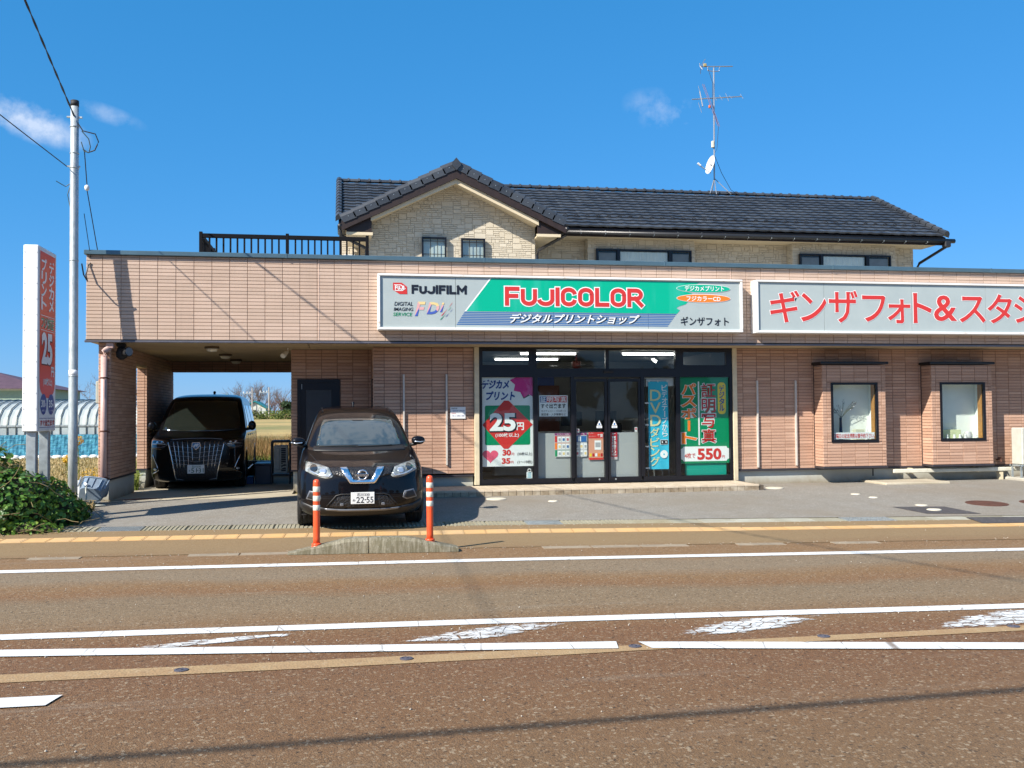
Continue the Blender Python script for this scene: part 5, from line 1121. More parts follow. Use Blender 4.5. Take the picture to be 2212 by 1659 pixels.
ashlar((14.113, HM, 4.2), (0, 1, 0), (1, 0, 0), 4.4, 1.7)
for a, c, w0, w1 in ((5.62, 8.233, 5.80, 8.12), (10.72, 13.44, 10.86, 13.26)):      # shallow projecting bays
    hp_(MB().box(a+.012, HM-.30, ZL, c-.012, HM+.02, 5.9), 'projecting_bay', M_sj)
    ashlar((a, HM-.30, 4.2), (1, 0, 0), SN, c-a, 1.7, holes=[(w0-a, w1-a, 0, 1.25)])
    ashlar((a+.012, HM, 4.2), (0, -1, 0), (-1, 0, 0), .31, 1.7); ashlar((c-.012, HM-.31, 4.2), (0, 1, 0), (1, 0, 0), .31, 1.7)
CLAD['stone'] = STN; flush_clad('stone', house, M_stone, 'wall_stone', 300, .004)
# windows
def window(x0, x1, z0, z1, y, bars_v, bars_h, curtain=False, fw=.035, mulls=()):
    y -= .085
    f = MB(); f.box(x0, y-.02, z0, x0+fw, y+.05, z1); f.box(x1-fw, y-.02, z0, x1, y+.05, z1); f.box(x0+fw, y-.02, z1-fw, x1-fw, y+.05, z1); f.box(x0+fw, y-.02, z0, x1-fw, y+.05, z0+fw)
    for a, b_ in mulls: f.box(a, y-.019, z0+fw, b_, y+.05, z1-fw)
    fr = f.build('window', M_black, house)
    g = MB()
    for v_ in bars_v: g.box(v_-.007, y+.012, z0+fw, v_+.007, y+.02, z1-fw)
    for v_ in bars_h: g.box(x0+fw, y+.0105, v_-.007, x1-fw, y+.0215, v_+.007)
    if g.v: g.build('glazing_bar', M_blackmat, fr)
    MB().box(x0+fw, y+.026, z0+fw, x1-fw, y+.03, z1-fw).build('pane', M_glass, fr)
    MB().box(x0+fw, y+.07, z0+fw, x1-fw, y+.075, z1-fw).build('pane_backing', M_pane, fr)  # flat opaque sheet close behind the glass, no room modelled
    return fr
M_pane = MT('bright_window_glass'); _f = M_pane.noise(2, 3, .5); M_pane = M_pane.pbr(M_pane.mix(M_pane.mr(_f, .4, .6, 0, 1), (.42, .47, .47), (.52, .57, .56)), .12, 0, None, coat=.5)
M_pane2 = plain('dark_room_shade', (.03, .035, .04), .8)  # near-black colour stands in for the unlit room behind the panes
for a, c, z1 in ((1.70, 2.235, 5.475), (2.556, 3.083, 5.465)):
    w = (c-a-.07)/3; window(a, c, 4.3, z1, HG, (a+.035+w, a+.035+2*w), (z1-.085, z1-.37, z1-.66, z1-.95))
_mp = M_pane
for a, c, m0, m1, z1 in ((5.80, 8.12, (6.30, 6.37), (7.56, 7.63), 5.445), (10.86, 13.26, (11.40, 11.47), (12.60, 12.67), 5.44)):
    M_pane = M_pane2; fr = window(a, c, 4.3, z1, HM-.31, (), (), mulls=(m0, m1)); M_pane = _mp
    b = MB(); vs = []; n = 60
    for i in range(n+1):
        x = m0[1]+.02+(m1[0]-m0[1]-.04)*i/n; vs += [(x, HM-.350-.006*(1+sin(i*1.35+sin(i*.7))), 4.34), (x, HM-.350-.006*(1+sin(i*1.35+sin(i*.7))), z1-.05)]
    b.add(vs, [(2*i, 2*i+2, 2*i+3, 2*i+1) for i in range(n)]); b.build('curtain', M_curt, fr, True)
    for p, q in ((a+.035, m0[0]), (m1[1], c-.035)): MB().box(p+.03, HM-.375, 4.34, q-.03, HM-.3725, z1-.085).build('insect_screen', plain('screen_blue_grey', (.12, .16, .19), .7), fr)
# ---- main roof
EY, EZ, RY, RZ, RX0, RX1 = 20.88, 5.90, 24.1, 7.52, -.1, 14.52
sl_ = (RZ-EZ)/(RY-EY); slen = sqrt((RZ-EZ)**2+(RY-EY)**2)
hp_(MB().prism([(EY+.03, EZ-.06), (RY, RZ-.06), (27.3, EZ-.06), (27.3, EZ-.14), (RY, RZ-.2), (EY+.03, EZ-.14)], RX0+.03, RX1-.03, 'x'), 'roof_deck', M_eave)
hp_(MB().box(RX0+.06, EY+.06, EZ-.24, RX1-.06, EY+.10, EZ-.08), 'fascia_board', M_eave)
hp_(MB().box(RX0+.1, EY+.10, EZ-.20, RX1-.1, HM+.1, EZ-.17), 'eave_soffit', M_trim)
for x0, x1 in ((gx1+.35, 14.3),):
    hp_(MB().tube([(x0, EY-.0, EZ-.17), (x1+.4, EY-.0, EZ-.145)], .055, 10), 'gutter', M_gut2, True)
for k in range(18):
    x = 4.75+k*.575; MB().tube([(x, EY+.07, EZ-.1), (x, EY-.03, EZ-.12), (x, EY-.055, EZ-.2), (x, EY+.03, EZ-.22)], .007, 5).build('gutter_bracket', M_galv, house)
TW, TE = .2875, .262
def tile_mesh():
    # an interlocking roof tile with one flat trough and one low roll
    prof = [(0, .006), (.04, .013), (.09, .014), (.13, .008), (.17, .004), (.25, .004), (TW-.002, .006)]
    b = MB(); L = TE+.05
    vs = []
    for (yy, dz) in ((0, .038), (L, 0)):
        for x, z in prof: vs.append((x, yy, z+dz))
    for x, z in prof: vs.append((x, 0, z-.004))
    n = len(prof); b.add(vs, [(i, i+1, n+i+1, n+i) for i in range(n-1)]+[(2*n+i, 2*n+i+1, i+1, i) for i in range(n-1)]); return b
tb = tile_mesh(); t_me = tb.mesh('roof_tile', M_rt)
ang = atan2(RZ-EZ, RY-EY); rx = Matrix.Rotation(ang, 4, 'X')
cells = []
nrow = int(slen/TE); ncol = int((RX1-.12-RX0-.12)/TW)
for j in range(nrow):
    for i in range(ncol):
        x = RX0+.12+i*TW; y = EY-.02+(RY-EY+.0)*(j*TE)/slen; z = EZ-.035+(RZ-EZ)*(j*TE)/slen
        if 1.0 < x < 3.9 and z < 6.93-.51*abs(x+.14-2.4)-.15: continue
        cells.append((x, y, z))
cells.sort(key=lambda c: (Vector(c)-Vector((0, 0, 1.65))).length)
mb = MB()
for k, (x, y, z) in enumerate(cells):
    mw = Matrix.Translation((x, y, z+R.uniform(-.002, .002))) @ rx
    if k < 300: link('roof_tile', t_me, house, mw)
    else: mb.add([mw@Vector(v) for v in tb.v], tb.f)
mb.build('roof_tile_field', M_rt, house)['kind'] = 'stuff'
for k in range(38):   # snow guards: a row of small hooks near the eave
    x = 4.6+k*.262*1.0; 
    if x > 14.2: break
    y = EY+.62; z = EZ+.62*sl_+.0; MB().tube([(x-.05, y+.02, z+.0), (x-.045, y, z+.045), (x, y, z+.06), (x+.045, y, z+.045), (x+.05, y+.02, z)], .009, 5).build('snow_guard', M_blackmat, house)
def half_tube(b, p0, p1, r, seg=8, flare=1.0, up=Vector((0, 0, 1))):
    p0, p1 = Vector(p0), Vector(p1); d = (p1-p0).normalized(); a = d.cross(up).normalized(); u = a.cross(d).normalized(); vs = []
    for q, rr in ((p0, r*flare), (p1, r)):
        for k in range(seg+1): t = pi*k/seg; vs.append(q+a*cos(t)*rr+u*sin(t)*rr)
    n = seg+1; b.add(vs, [(k, n+k, n+k+1, k+1) for k in range(seg)]+[tuple(range(n))]); return b
x = RX0
while x < RX1-.05:
    b = MB(); half_tube(b, (x, RY, RZ-.035), (x+.27, RY, RZ-.035), .075); half_tube(b, (x-.012, RY, RZ-.03), (x+.035, RY, RZ-.03), .09); b.build('ridge_tile', M_rt, house); x += .2575
def verge(p0, p1, sgn, n, w=.13, dep=.10, out=Vector((0, -1, 0))):
    """stepped capping tiles down a sloping edge; out = outward direction of the edge"""
    p0, p1 = Vector(p0), Vector(p1); d = (p1-p0); L = d.length/n; d.normalize(); u = Vector((0, 0, 1)); nrm = (u-d*u.dot(d)).normalized()
    for k in range(n):
        a = p0+d*(k*L); c = a+d*(L+.03); lift = nrm*.022
        vs = []
        for q, lf in ((a, lift*1.0), (c, lift*0.0)):
            for (o_, h_) in ((w*.5, .055), (-.0, .075), (-w*.5+.03, .05), (-w*.5, 0), (-w*.5, -dep), (w*.5, -dep*.2)): vs.append(q-out*o_+nrm*h_+lf)
        b = MB(); b.add(vs, [(i, (i+1) % 6, 6+(i+1) % 6, 6+i) for i in range(6)]+[(5, 4, 3, 2, 1, 0), (6, 7, 8, 9, 10, 11)]); b.build('verge_tile', M_rt, house)
        if abs(out.y) > .5: MB().cyl(tuple((a+c)/2-out*(-.0)+out*(w*.5+.001)*1.0+nrm*(-.03)), .009, -.005, 6, 'y').build('tile_nail', M_galv, house)
verge((RX0+.03, EY-.03, EZ+.0), (RX0+.03, RY, RZ+.0), -1, 13, out=Vector((-1, 0, 0))); verge((RX1-.03, EY-.03, EZ+.0), (RX1-.03, RY, RZ+.0), 1, 13, out=Vector((1, 0, 0)))
# ---- front gable roof
GF = 20.05; ga = (2.40, 6.98); gl = (-.01, 5.74); gr = (4.79, 5.80)
for (sx, sz), nme in ((gl, 'left'), (gr, 'right')):
    hp_(MB().prism([(ga[0], ga[1]-.03), (sx, sz-.03), (sx, sz-.09), (ga[0], ga[1]-.1)], GF+.06, 23.0, 'y'), 'gable_roof_slab', M_rt)
    hp_(MB().prism([(ga[0], ga[1]-.075), (sx, sz-.075), (sx, sz-.26), (ga[0], ga[1]-.32)], GF+.0, GF+.06, 'y'), 'barge_board', M_eave)
    d = 1 if sx > ga[0] else -1
    xe = ga[0]+d*1.72; ze = ga[1]-.30-1.72*.5
    hp_(MB().prism([(ga[0], ga[1]-.31), (xe+d*.08, ze-.04+.03), (xe+d*.08, ze-.14+.03), (ga[0], ga[1]-.42)], GF+.065, GF+.10, 'y'), 'cream_trim', M_trim)
    hp_(MB().prism([(ga[0], ga[1]-.315), (xe+d*.08, ze-.01-.03), (xe+d*.08, ze-.04-.03), (ga[0], ga[1]-.345)], GF+.10, HG+.02, 'y'), 'verge_soffit', M_trim)
    # boxed return at the foot of the gable
    xa, xb = (xe+d*.06, sx-d*.10)
    hp_(MB().prism([(xa, sz-.27), (xb, sz-.27), (xb, sz-.15), (xa, ga[1]-.12-abs(xa-ga[0])*.51)], GF+.10, GF+.15, 'y'), 'return_board', M_eave)
    hp_(MB().box(min(xa-d*.02, xb), GF+.08, sz-.33, max(xa-d*.02, xb), GF+.13, sz-.27), 'return_trim', M_trim)
    hp_(MB().box(min(xa, xb), GF+.13, sz-.32, max(xa, xb), 21.6, sz-.29), 'return_soffit', M_trim)
    verge((sx, GF+.04, sz-.0), (ga[0]-d*(-.06), GF+.04, ga[1]-.03), d, 10, .12, .13)
b = MB(); b.prism([(2.40-.10, 6.93), (2.40, 6.82), (2.40+.10, 6.93), (2.40+.085, 6.99), (2.40, 7.09), (2.40-.085, 6.99)], GF-.06, GF+.2, 'y'); b.build('ridge_end_tile', M_rt, house)
y = GF+.1
while y < 22.9:
    b = MB(); half_tube(b, (2.40, y, 6.95), (2.40, y+.27, 6.95), .075); b.build('ridge_tile', M_rt, house); y += .2575
# rainwater pipes of the house
def pipe(pts, r=.035, name='rainwater_pipe', mat=M_gut2): MB().tube(pts, r, 10).build(name, mat, house, True)
MB().tube([(gr[0]+.03, GF+.0, gr[1]-.16), (gr[0]+.03, 21.0, gr[1]-.15)], .05, 10).build('gutter', M_gut2, house, True)
MB().tube([(gl[0]-.03, GF+.0, gl[1]-.16), (gl[0]-.03, 21.0, gl[1]-.15)], .05, 10).build('gutter', M_gut2, house, True)
pipe([(4.82, 20.15, 5.66), (4.80, 20.15, 5.52), (4.27, 20.52, 5.24), (4.24, 20.54, 5.1), (4.24, 20.54, 4.2)])
pipe([(-.04, 20.15, 5.6), (-.02, 20.2, 5.40), (.50, 20.52, 5.20), (.52, 20.54, 5.1), (.52, 20.54, 4.2)])
pipe([(14.5, 20.9, 5.76), (14.5, 20.92, 5.62), (14.16, 21.5, 5.3), (14.16, 21.6, 5.2), (14.16, 21.6, 4.2)])
MB().cbox(14.42, 20.82, 5.6, 14.58, 20.98, 5.76, .02).build('hopper', M_gut2, house)
hp_(MB().box(.05, 21.66, 4.2, .28, 21.7, 5.25), 'terrace_door', M_white)
# ---- roof terrace railing
rl = empty('balcony_railing', (-1, 17.5, 4.3), 0, 'black metal railing with upright bars round the roof terrace left of the gable', 'railing')
M_rail = plain('rail_black', (.006, .006, .008), .7, spec=.12)
for x in (-2.457, -.965, .455): MB().cbox(x-.028, 17.47, 4.30, x+.028, 17.53, 4.905, .004).build('post', M_rail, rl)
for x in (-2.457,): 
    for y in (19.2, 21.0, 22.8): MB().cbox(x-.028, y-.03, 4.30, x+.028, y+.03, 4.905, .004).build('post', M_rail, rl)
for a, c in ((-2.43, -.993), (-.937, .43)): MB().cbox(a, 17.475, 4.80, c, 17.525, 4.875, .004).build('top_rail', M_rail, rl); MB().cbox(a, 17.48, 4.36, c, 17.52, 4.39, .004).build('bottom_rail', M_rail, rl)
MB().cbox(-2.485, 17.55, 4.80, -2.43, 24.0, 4.875, .004).build('top_rail', M_rail, rl); MB().cbox(-2.48, 17.55, 4.36, -2.435, 24.0, 4.39, .004).build('bottom_rail', M_rail, rl)
bm_ = MB().box(-.015, -.016, 0, .015, .016, .42).mesh('baluster', M_rail)
for a, c in ((-2.43, -.993), (-.937, .43)):
    n = 12
    for k in range(1, n): link('baluster', bm_, rl, Matrix.Translation((a+(c-a)*k/n, 17.5, 4.385)))
y = 17.67
while y < 24: link('baluster', bm_, rl, Matrix.Translation((-2.457, y, 4.385)) @ Matrix.Rotation(pi/2, 4, 'Z')); y += .12
# ---- television aerial mast
an = empty('aerial_mast', (9.97, 24.1, 7.5), 0, 'tall steel mast with television aerials and a small white dish on the roof ridge', 'aerial')
M_steel = plain('aerial_steel', (.38, .39, .40), .4, .6, .1); MX, MYY = 9.86, 24.1
def A_(b, n, m=M_steel): return b.build(n, m, an)
A_(MB().tube([(MX, MYY, 7.85), (MX+.03, MYY, 10.92)], .021, 8), 'mast')
for dx, dy in ((-.24, -.28), (.02, .3), (.36, -.25), (-.10, -.38)): A_(MB().tube([(MX, MYY, 7.92), (MX+dx, MYY+dy, 7.53-abs(dy)*.35)], .012, 6), 'leg')
A_(MB().tube([(MX-.22, MYY-.3, 7.5), (MX+.38, MYY-.27, 7.5)], .01, 6), 'base_bar')
A_(MB().tube([(9.50, MYY, 10.93), (10.43, MYY, 10.99)], .014, 6), 'boom'); A_(MB().tube([(9.71, MYY, 10.95), (9.72, MYY, 10.84), (9.88, MYY, 10.82), (10.04, MYY, 10.84), (10.06, MYY, 10.96)], .011, 6), 'yoke')
for s_ in (-1, 1): A_(MB().tube([(9.50, MYY, 10.94), (9.53, MYY+.1*s_, 10.94+.12*s_)], .01, 5).tube([(9.53, MYY, 10.94), (9.58, MYY-.18*s_, 10.94+.14*s_)], .007, 5), 'reflector')
A_(MB().cbox(9.60, MYY-.03, 10.94, 9.68, MYY+.03, 11.02, .008), 'feed_box', plain('ochre_box', (.35, .28, .12), .6))
A_(MB().tube([(9.26, MYY, 10.03), (10.68, MYY, 10.18)], .015, 6), 'boom')
for x, h in ((9.52, .24), (9.92, .1), (10.08, .1), (10.26, .14), (10.36, .07), (10.68, .10)):
    z = 10.03+(x-9.26)*.106; A_(MB().tube([(x, MYY-.1, z-h), (x, MYY+.1, z+h)], .006 if x > 9.6 else .018, 5), 'element')
for dx in (0, .045): A_(MB().tube([(9.52+dx, MYY-.1, 10.42), (9.95+dx, MYY-.1, 9.3)], .008, 5), 'element', plain('faded_purple', (.22, .16, .24), .5))
A_(MB().cbox(9.685, MYY-.14, 9.78, 9.735, MYY-.08, 9.86, .01), 'balun', plain('faded_orange', (.55, .14, .06), .6))
A_(MB().tube([(9.44, MYY, 10.4), (9.49, MYY, 10.24)], .006, 5).tube([(9.44, MYY, 9.95), (9.53, MYY, 9.68)], .006, 5), 'element')
A_(MB().cbox(9.79, MYY-.05, 8.74, 9.86, MYY+.02, 8.92, .01), 'amplifier', M_wcap)
b = MB(); cx, cy, cz = 9.72, MYY-.1, 8.25; ax = Vector((-.97, -.06, .22)).normalized(); e1 = ax.orthogonal().normalized(); e2 = ax.cross(e1); vs = []
for r_, d in ((0, .04), (.12, .03), (.21, .0), (.25, -.02), (.255, -.015), (.0, .06)):
    for k in range(20): a = 2*pi*k/20; vs.append(Vector((cx, cy, cz))-ax*d+(e1*cos(a)+e2*sin(a))*r_)
b.add(vs, [(i*20+k, i*20+(k+1) % 20, (i+1)*20+(k+1) % 20, (i+1)*20+k) for i in range(5) for k in range(20)]); A_(b, 'dish', M_white)
A_(MB().tube([(cx, cy, cz-.22), tuple(Vector((cx, cy, cz-.1))+ax*.34)], .012, 6), 'dish_arm'); A_(MB().tube([tuple(Vector((cx, cy, cz-.1))+ax*.30), tuple(Vector((cx, cy, cz-.06))+ax*.38)], .03, 8), 'receiver', M_white); A_(MB().tube([(cx, cy, cz), (MX, MYY, cz)], .02, 6), 'dish_bracket', M_blackmat)
A_(MB().tube([(9.72, MYY, 10.9), (9.83, MYY-.05, 10.5), (9.82, MYY-.03, 9.9), (9.98, MYY-.05, 9.3), (9.93, MYY-.04, 8.7), (9.87, MYY-.04, 8.6)], .006, 5).tube([(9.87, MYY-.04, 8.5), (10.05, MYY-.05, 8.05), (10.3, MYY-.07, 7.6), (10.45, MYY-.1, 7.5)], .007, 5), 'coax_cable', M_blackmat)

# ================================================================== CARS
def cat(knots, z):
    """Catmull-Rom through rows of numbers keyed by the first column"""
    n = len(knots)
    for i in range(n-1):
        if z <= knots[i+1][0] or i == n-2: break
    p0, p1, p2, p3 = knots[max(i-1, 0)], knots[i], knots[i+1], knots[min(i+2, n-1)]
    t = (z-p1[0])/(p2[0]-p1[0]); out = []
    for k in range(1, len(p1)):
        m1 = (p2[k]-p0[k])/(p2[0]-p0[0])*(p2[0]-p1[0]); m2 = (p3[k]-p1[k])/(p3[0]-p1[0])*(p2[0]-p1[0])
        m1 = max(-3*abs(p2[k]-p1[k]), min(3*abs(p2[k]-p1[k]), m1)); m2 = max(-3*abs(p2[k]-p1[k]), min(3*abs(p2[k]-p1[k]), m2))
        out.append((2*t**3-3*t*t+1)*p1[k]+(t**3-2*t*t+t)*m1+(-2*t**3+3*t*t)*p2[k]+(t**3-t*t)*m2)
    return out
def car_shell(knots, nz=64, wheels=(), wr=.38):
    """body as a stack of plan outlines: rows are z, front y, half width, corner depth, corner power, rear y, rear corner depth"""
    zs = []; 
    for a, b_ in zip(knots[:-1], knots[1:]):
        m = max(2, int(nz*(b_[0]-a[0])/(knots[-1][0]-knots[0][0])+.5), int(abs(b_[1]-a[1])/.07))
        zs += [a[0]+(b_[0]-a[0])*k/m for k in range(m)]
    zs.append(knots[-1][0]); V = []; NF, NS, NR = 18, 64, 12
    for z in zs:
        yf, w, c, n, yr, cr = cat(knots, z); half = []
        for k in range(NF): th = pi/2*k/NF; half.append((w*sin(th)**(2/n), yf+c*(1-cos(th)**(2/n))))
        for k in range(NS): half.append((w, yf+c+(yr-cr-yf-c)*k/(NS-1)))
        for k in range(1, NR+1): th = pi/2*(1-k/NR); half.append((w*max(0, sin(th))**(2/2.6), yr-cr*(1-cos(th)**(2/2.6))))
        ring = [(x, y, z) for x, y in half]+[(-x, y, z) for x, y in reversed(half[1:-1])]; V += ring
    L = len(ring); F = []
    for j in range(len(zs)-1):
        for i in range(L):
            q = (i+1) % L; f = (j*L+i, j*L+q, (j+1)*L+q, (j+1)*L+i); cx = sum(V[k][0] for k in f)/4; cy = sum(V[k][1] for k in f)/4; cz = sum(V[k][2] for k in f)/4
            if abs(cx) > .55 and any((cy-wy)**2+(cz-wz)**2 < wr**2 for wy, wz in wheels): continue
            F.append(f)
    F.append(tuple(range(L-1, -1, -1))); F.append(tuple((len(zs)-1)*L+i for i in range(L)))
    return V, F
class Car:
    def __init__(s, name, loc, rz, label, cat_, knots, wheels, wr, paint):
        s.e = empty(name, loc, rz, label, cat_); s.mw = WM[s.e.name]; s.V, s.F = car_shell(knots, 64, wheels, wr); s.knots = knots
        b = MB(); b.add(s.V, s.F); s.body = s.add(b, 'body', paint, True); s.bvh = BVHTree.FromPolygons([Vector(v) for v in s.V], [f for f in s.F], epsilon=0)
        if hasattr(s.body.data, 'set_sharp_from_angle'): s.body.data.set_sharp_from_angle(angle=radians(50))
    def add(s, b, name, mat, smooth=False, parent=None):
        o = bpy.data.objects.new(name, b.mesh(name, mat, smooth)); COL.objects.link(o); o.parent = parent or s.e; return o
    def hit(s, a, z, axis='y', sgn=1):
        if axis == 'y': o, d = Vector((a, -3 if sgn > 0 else 9, z)), Vector((0, sgn, 0))
        else: o, d = Vector((3*sgn, a, z)), Vector((-sgn, 0, 0))
        h = s.bvh.ray_cast(o, d)
        if h[0] is None: return None
        return h[0], (h[1] if h[1].dot(d) < 0 else -h[1])
    def decal(s, poly, name, mat, off=.006, axis='y', sgn=1, step=.035, depth=.012, mirror=False, smooth=True, parent=None):
        """piece that lies on the body: outline given in the front (x,z) or side (y,z) view"""
        if mirror:
            s.decal([(-x, z) for x, z in poly], name, mat, off, axis, sgn, step, depth, False, smooth, parent)
        P = []
        n = len(poly)
        for i in range(n):
            a, b_ = Vector(poly[i]), Vector(poly[(i+1) % n]); m = max(1, int((b_-a).length/step)); P += [a.lerp(b_, k/m) for k in range(m)]
        nb = len(P); x0, x1 = min(p.x for p in P), max(p.x for p in P); z0, z1 = min(p.y for p in P), max(p.y for p in P)
        pts = list(P); k = 1
        x = x0+step*.7
        while x < x1:
            z = z0+step*.7
            while z < z1:
                q = Vector((x, z)); ins = False; j = nb-1
                for i in range(nb):
                    if (P[i].y > z) != (P[j].y > z) and x < (P[j].x-P[i].x)*(z-P[i].y)/(P[j].y-P[i].y)+P[i].x: ins = not ins
                    j = i
                if ins and min((q-p).length for p in P) > step*.35: pts.append(q)
                z += step
            x += step
        r = delaunay_2d_cdt(pts, [], [tuple(range(nb))], 1, 1e-6); front = []; ok = True; last = None
        for v in r[0]:
            h = s.hit(v.x, v.y, axis, sgn)
            if h is None: h = last or (Vector((v.x, 0, v.y)), Vector((0, -1, 0)))
            last = h; nn = h[1] if axis == 'y' else h[1]; front.append(h[0]+nn*off)
        fs = []
        want = Vector((0, -sgn, 0)) if axis == 'y' else Vector((sgn, 0, 0))
        for f in r[2]:
            nrm = (front[f[1]]-front[f[0]]).cross(front[f[2]]-front[f[0]]); fs.append(tuple(f) if nrm.dot(want) > 0 else tuple(reversed(f)))
        b = MB(); m = len(front); b.add(front+[p-want*depth for p in front], fs)
        # rim
        cnt = {}
        for f in fs:
            for i in range(len(f)): e = (f[i], f[(i+1) % len(f)]); cnt[e] = 1
        for (a, c) in list(cnt):
            if (c, a) not in cnt: b.f.append((a, a+m, c+m, c)); b.mi.append(0)
        return s.add(b, name, mat, smooth, parent)
    def bar(s, pts, r, name, mat, off=.008, seg=6, parent=None):
        out = []
        for i in range(len(pts)-1):
            a, c = Vector(pts[i]), Vector(pts[i+1]); m = max(2, int((c-a).length/.05))
            for k in range(m if i < len(pts)-2 else m+1):
                q = a.lerp(c, k/m); h = s.hit(q.x, q.y)
                if h: out.append(h[0]+Vector((0, -off, 0)))
        b = MB().tube(out, r, seg); return s.add(b, name, mat, True, parent)
    def text(s, t, box, y, name, mat, bold=.0, parent=None):
        F = Face((0, y, 0), (1, 0, 0), (0, 0, 1), SN, None); vs, fs = F._t(t, box, bold, 0, False)
        b = MB(); b.add([(u, y, v) for u, v in vs], [F.fl(f) for f in fs]); return s.add(b, name, mat, False, parent)
    def wheel(s, x, y, r, w, sgn):
        wh = bpy.data.objects.new('wheel', None); COL.objects.link(wh); wh.parent = s.e; wh.location = (x, y, r); wh.empty_display_size = .2
        b = MB(); n = 36; prof = [(r*.66, -w/2+.02), (r*.93, -w/2), (r*.985, -w/2+.02), (r, -w/2+.05), (r, -w*.18), (r*.985, -w*.17), (r*.985, -w*.14), (r, -w*.13), (r, w*.13), (r*.985, w*.14), (r*.985, w*.17), (r, w*.18), (r, w/2-.05), (r*.985, w/2-.02), (r*.93, w/2), (r*.66, w/2-.02)]
        vs = [(px, rr*cos(2*pi*k/n), rr*sin(2*pi*k/n)) for rr, px in prof for k in range(n)]; m = len(prof)
        b.add(vs, [(i*n+k, i*n+(k+1) % n, (i+1)*n+(k+1) % n, (i+1)*n+k) for i in range(m-1) for k in range(n)])
        o = bpy.data.objects.new('tyre', b.mesh('tyre', M_tyre, True)); COL.objects.link(o); o.parent = wh
        b = MB(); b.cyl((sgn*w*.1, 0, 0), r*.67, sgn*.02, 28, 'x')
        b.cyl((sgn*w*.28, 0, 0), r*.16, sgn*.05, 16, 'x')
        for k in range(5):
            a = 2*pi*k/5+.3
            for da in (-.13, .13):
                p = [(sgn*w*.34, r*.1*cos(a), r*.1*sin(a)), (sgn*w*.38, r*.66*cos(a+da), r*.66*sin(a+da))]; b.tube(p, .017, 6)
        vs = [(sgn*px, rr*cos(2*pi*k/28), rr*sin(2*pi*k/28)) for rr, px in ((r*.68, w*.1), (r*.68, w*.42), (r*.62, w*.44), (r*.62, w*.1)) for k in range(28)]
        b.add(vs, [(i*28+k, i*28+(k+1) % 28, (i+1)*28+(k+1) % 28, (i+1)*28+k) for i in range(3) for k in range(28)])
        o = bpy.data.objects.new('rim', b.mesh('rim', M_rim)); COL.objects.link(o); o.parent = wh
        return wh
M_tyre = plain('tyre_rubber', (.012, .012, .012), .85, 0, .2, 20); M_rim = plain('alloy_rim', (.30, .30, .31), .3, .8, .1)
def carpaint(name, c1, c2):
    t = MT(name); f = t.noise(400, 2, .5); g = t.noise(1.6, 3, .5)
    return t.pbr(t.mix(t.mr(g, .3, .7, 0, 1), c1, c2), t.mr(f, .3, .7, .3, .4), .0, None, coat=.6, spec=.08)
M_suv = carpaint('dark_brown_black_paint', (.003, .003, .0045), (.0045, .004, .0055)); M_van = carpaint('black_paint', (.0025, .0025, .0035), (.0035, .0035, .0045))
M_plast = plain('black_plastic', (.012, .012, .013), .5, 0, .1, 20); M_chrome = plain('chrome', (.88, .89, .90), .2, 1.0, .02, 2); M_satin = plain('satin_trim', (.20, .21, .23), .35, .5, .05)
M_grille = MT('grille_mesh'); _v = M_grille.n('ShaderNodeTexVoronoi'); _v.inputs['Scale'].default_value = 42; M_grille.l(M_grille.co((1, 1, 1), 'Object'), _v.inputs['Vector'])
M_grille = M_grille.pbr(M_grille.mix(M_grille.mr(_v.outputs['Distance'], .25, .5, 0, 1), (.002, .002, .002), (.02, .02, .022)), .4, 0, _v.outputs['Distance'], .8, .01)
M_lensA = MT('headlamp_lens'); _f = M_lensA.noise(11, 3, .6); M_lensA = M_lensA.pbr(M_lensA.mix(M_lensA.mr(_f, .38, .62, 0, 1), (.12, .14, .14), (.42, .45, .44)), .12, .2, None, coat=1.0)
M_lamp_in = plain('headlamp_dark', (.03, .033, .036), .1, .2, coat=1); M_drl = plain('lamp_reflector', (.72, .76, .80), .12, .7, .02, 4, coat=1); M_lensD = plain('smoked_lens', (.02, .02, .024), .08, 0, .1, 9, coat=1)
M_wind = MT('windscreen_glass'); _f = M_wind.noise(1.2, 3, .5); M_wind = M_wind.pbr((.035, .05, .055), .03, 0, None, coat=1.0, spec=.8)
M_plate = plain('plate_white', (.70, .71, .70), .5, 0, .02, 2); I_pgreen = ink('plate_green', (.02, .10, .06)); M_seat = plain('beige_seat', (.22, .20, .15), .8)
def plate(car, x0, z0, x1, z1, y, top, big, kana, dark):
    o = car.add(MB().cbox(x0, y, z0, x1, y+.012, z1, .003), 'number_plate', M_plate); w, h = x1-x0, z1-z0; yy = y-.0015
    def T(t, a, b_, c, d, bo=.0): car.text(t, (x0+a*w, z0+b_*h, x0+c*w, z0+d*h), yy, 'plate_lettering', dark, bo, o)
    T(top, .26, .66, .79, .92, .01); T(kana, .07, .22, .19, .42, .01); T(big[0], .23, .1, .56, .6, .01); T('-', .585, .33, .645, .38, .03); T(big[1], .665, .1, .95, .6, .01)
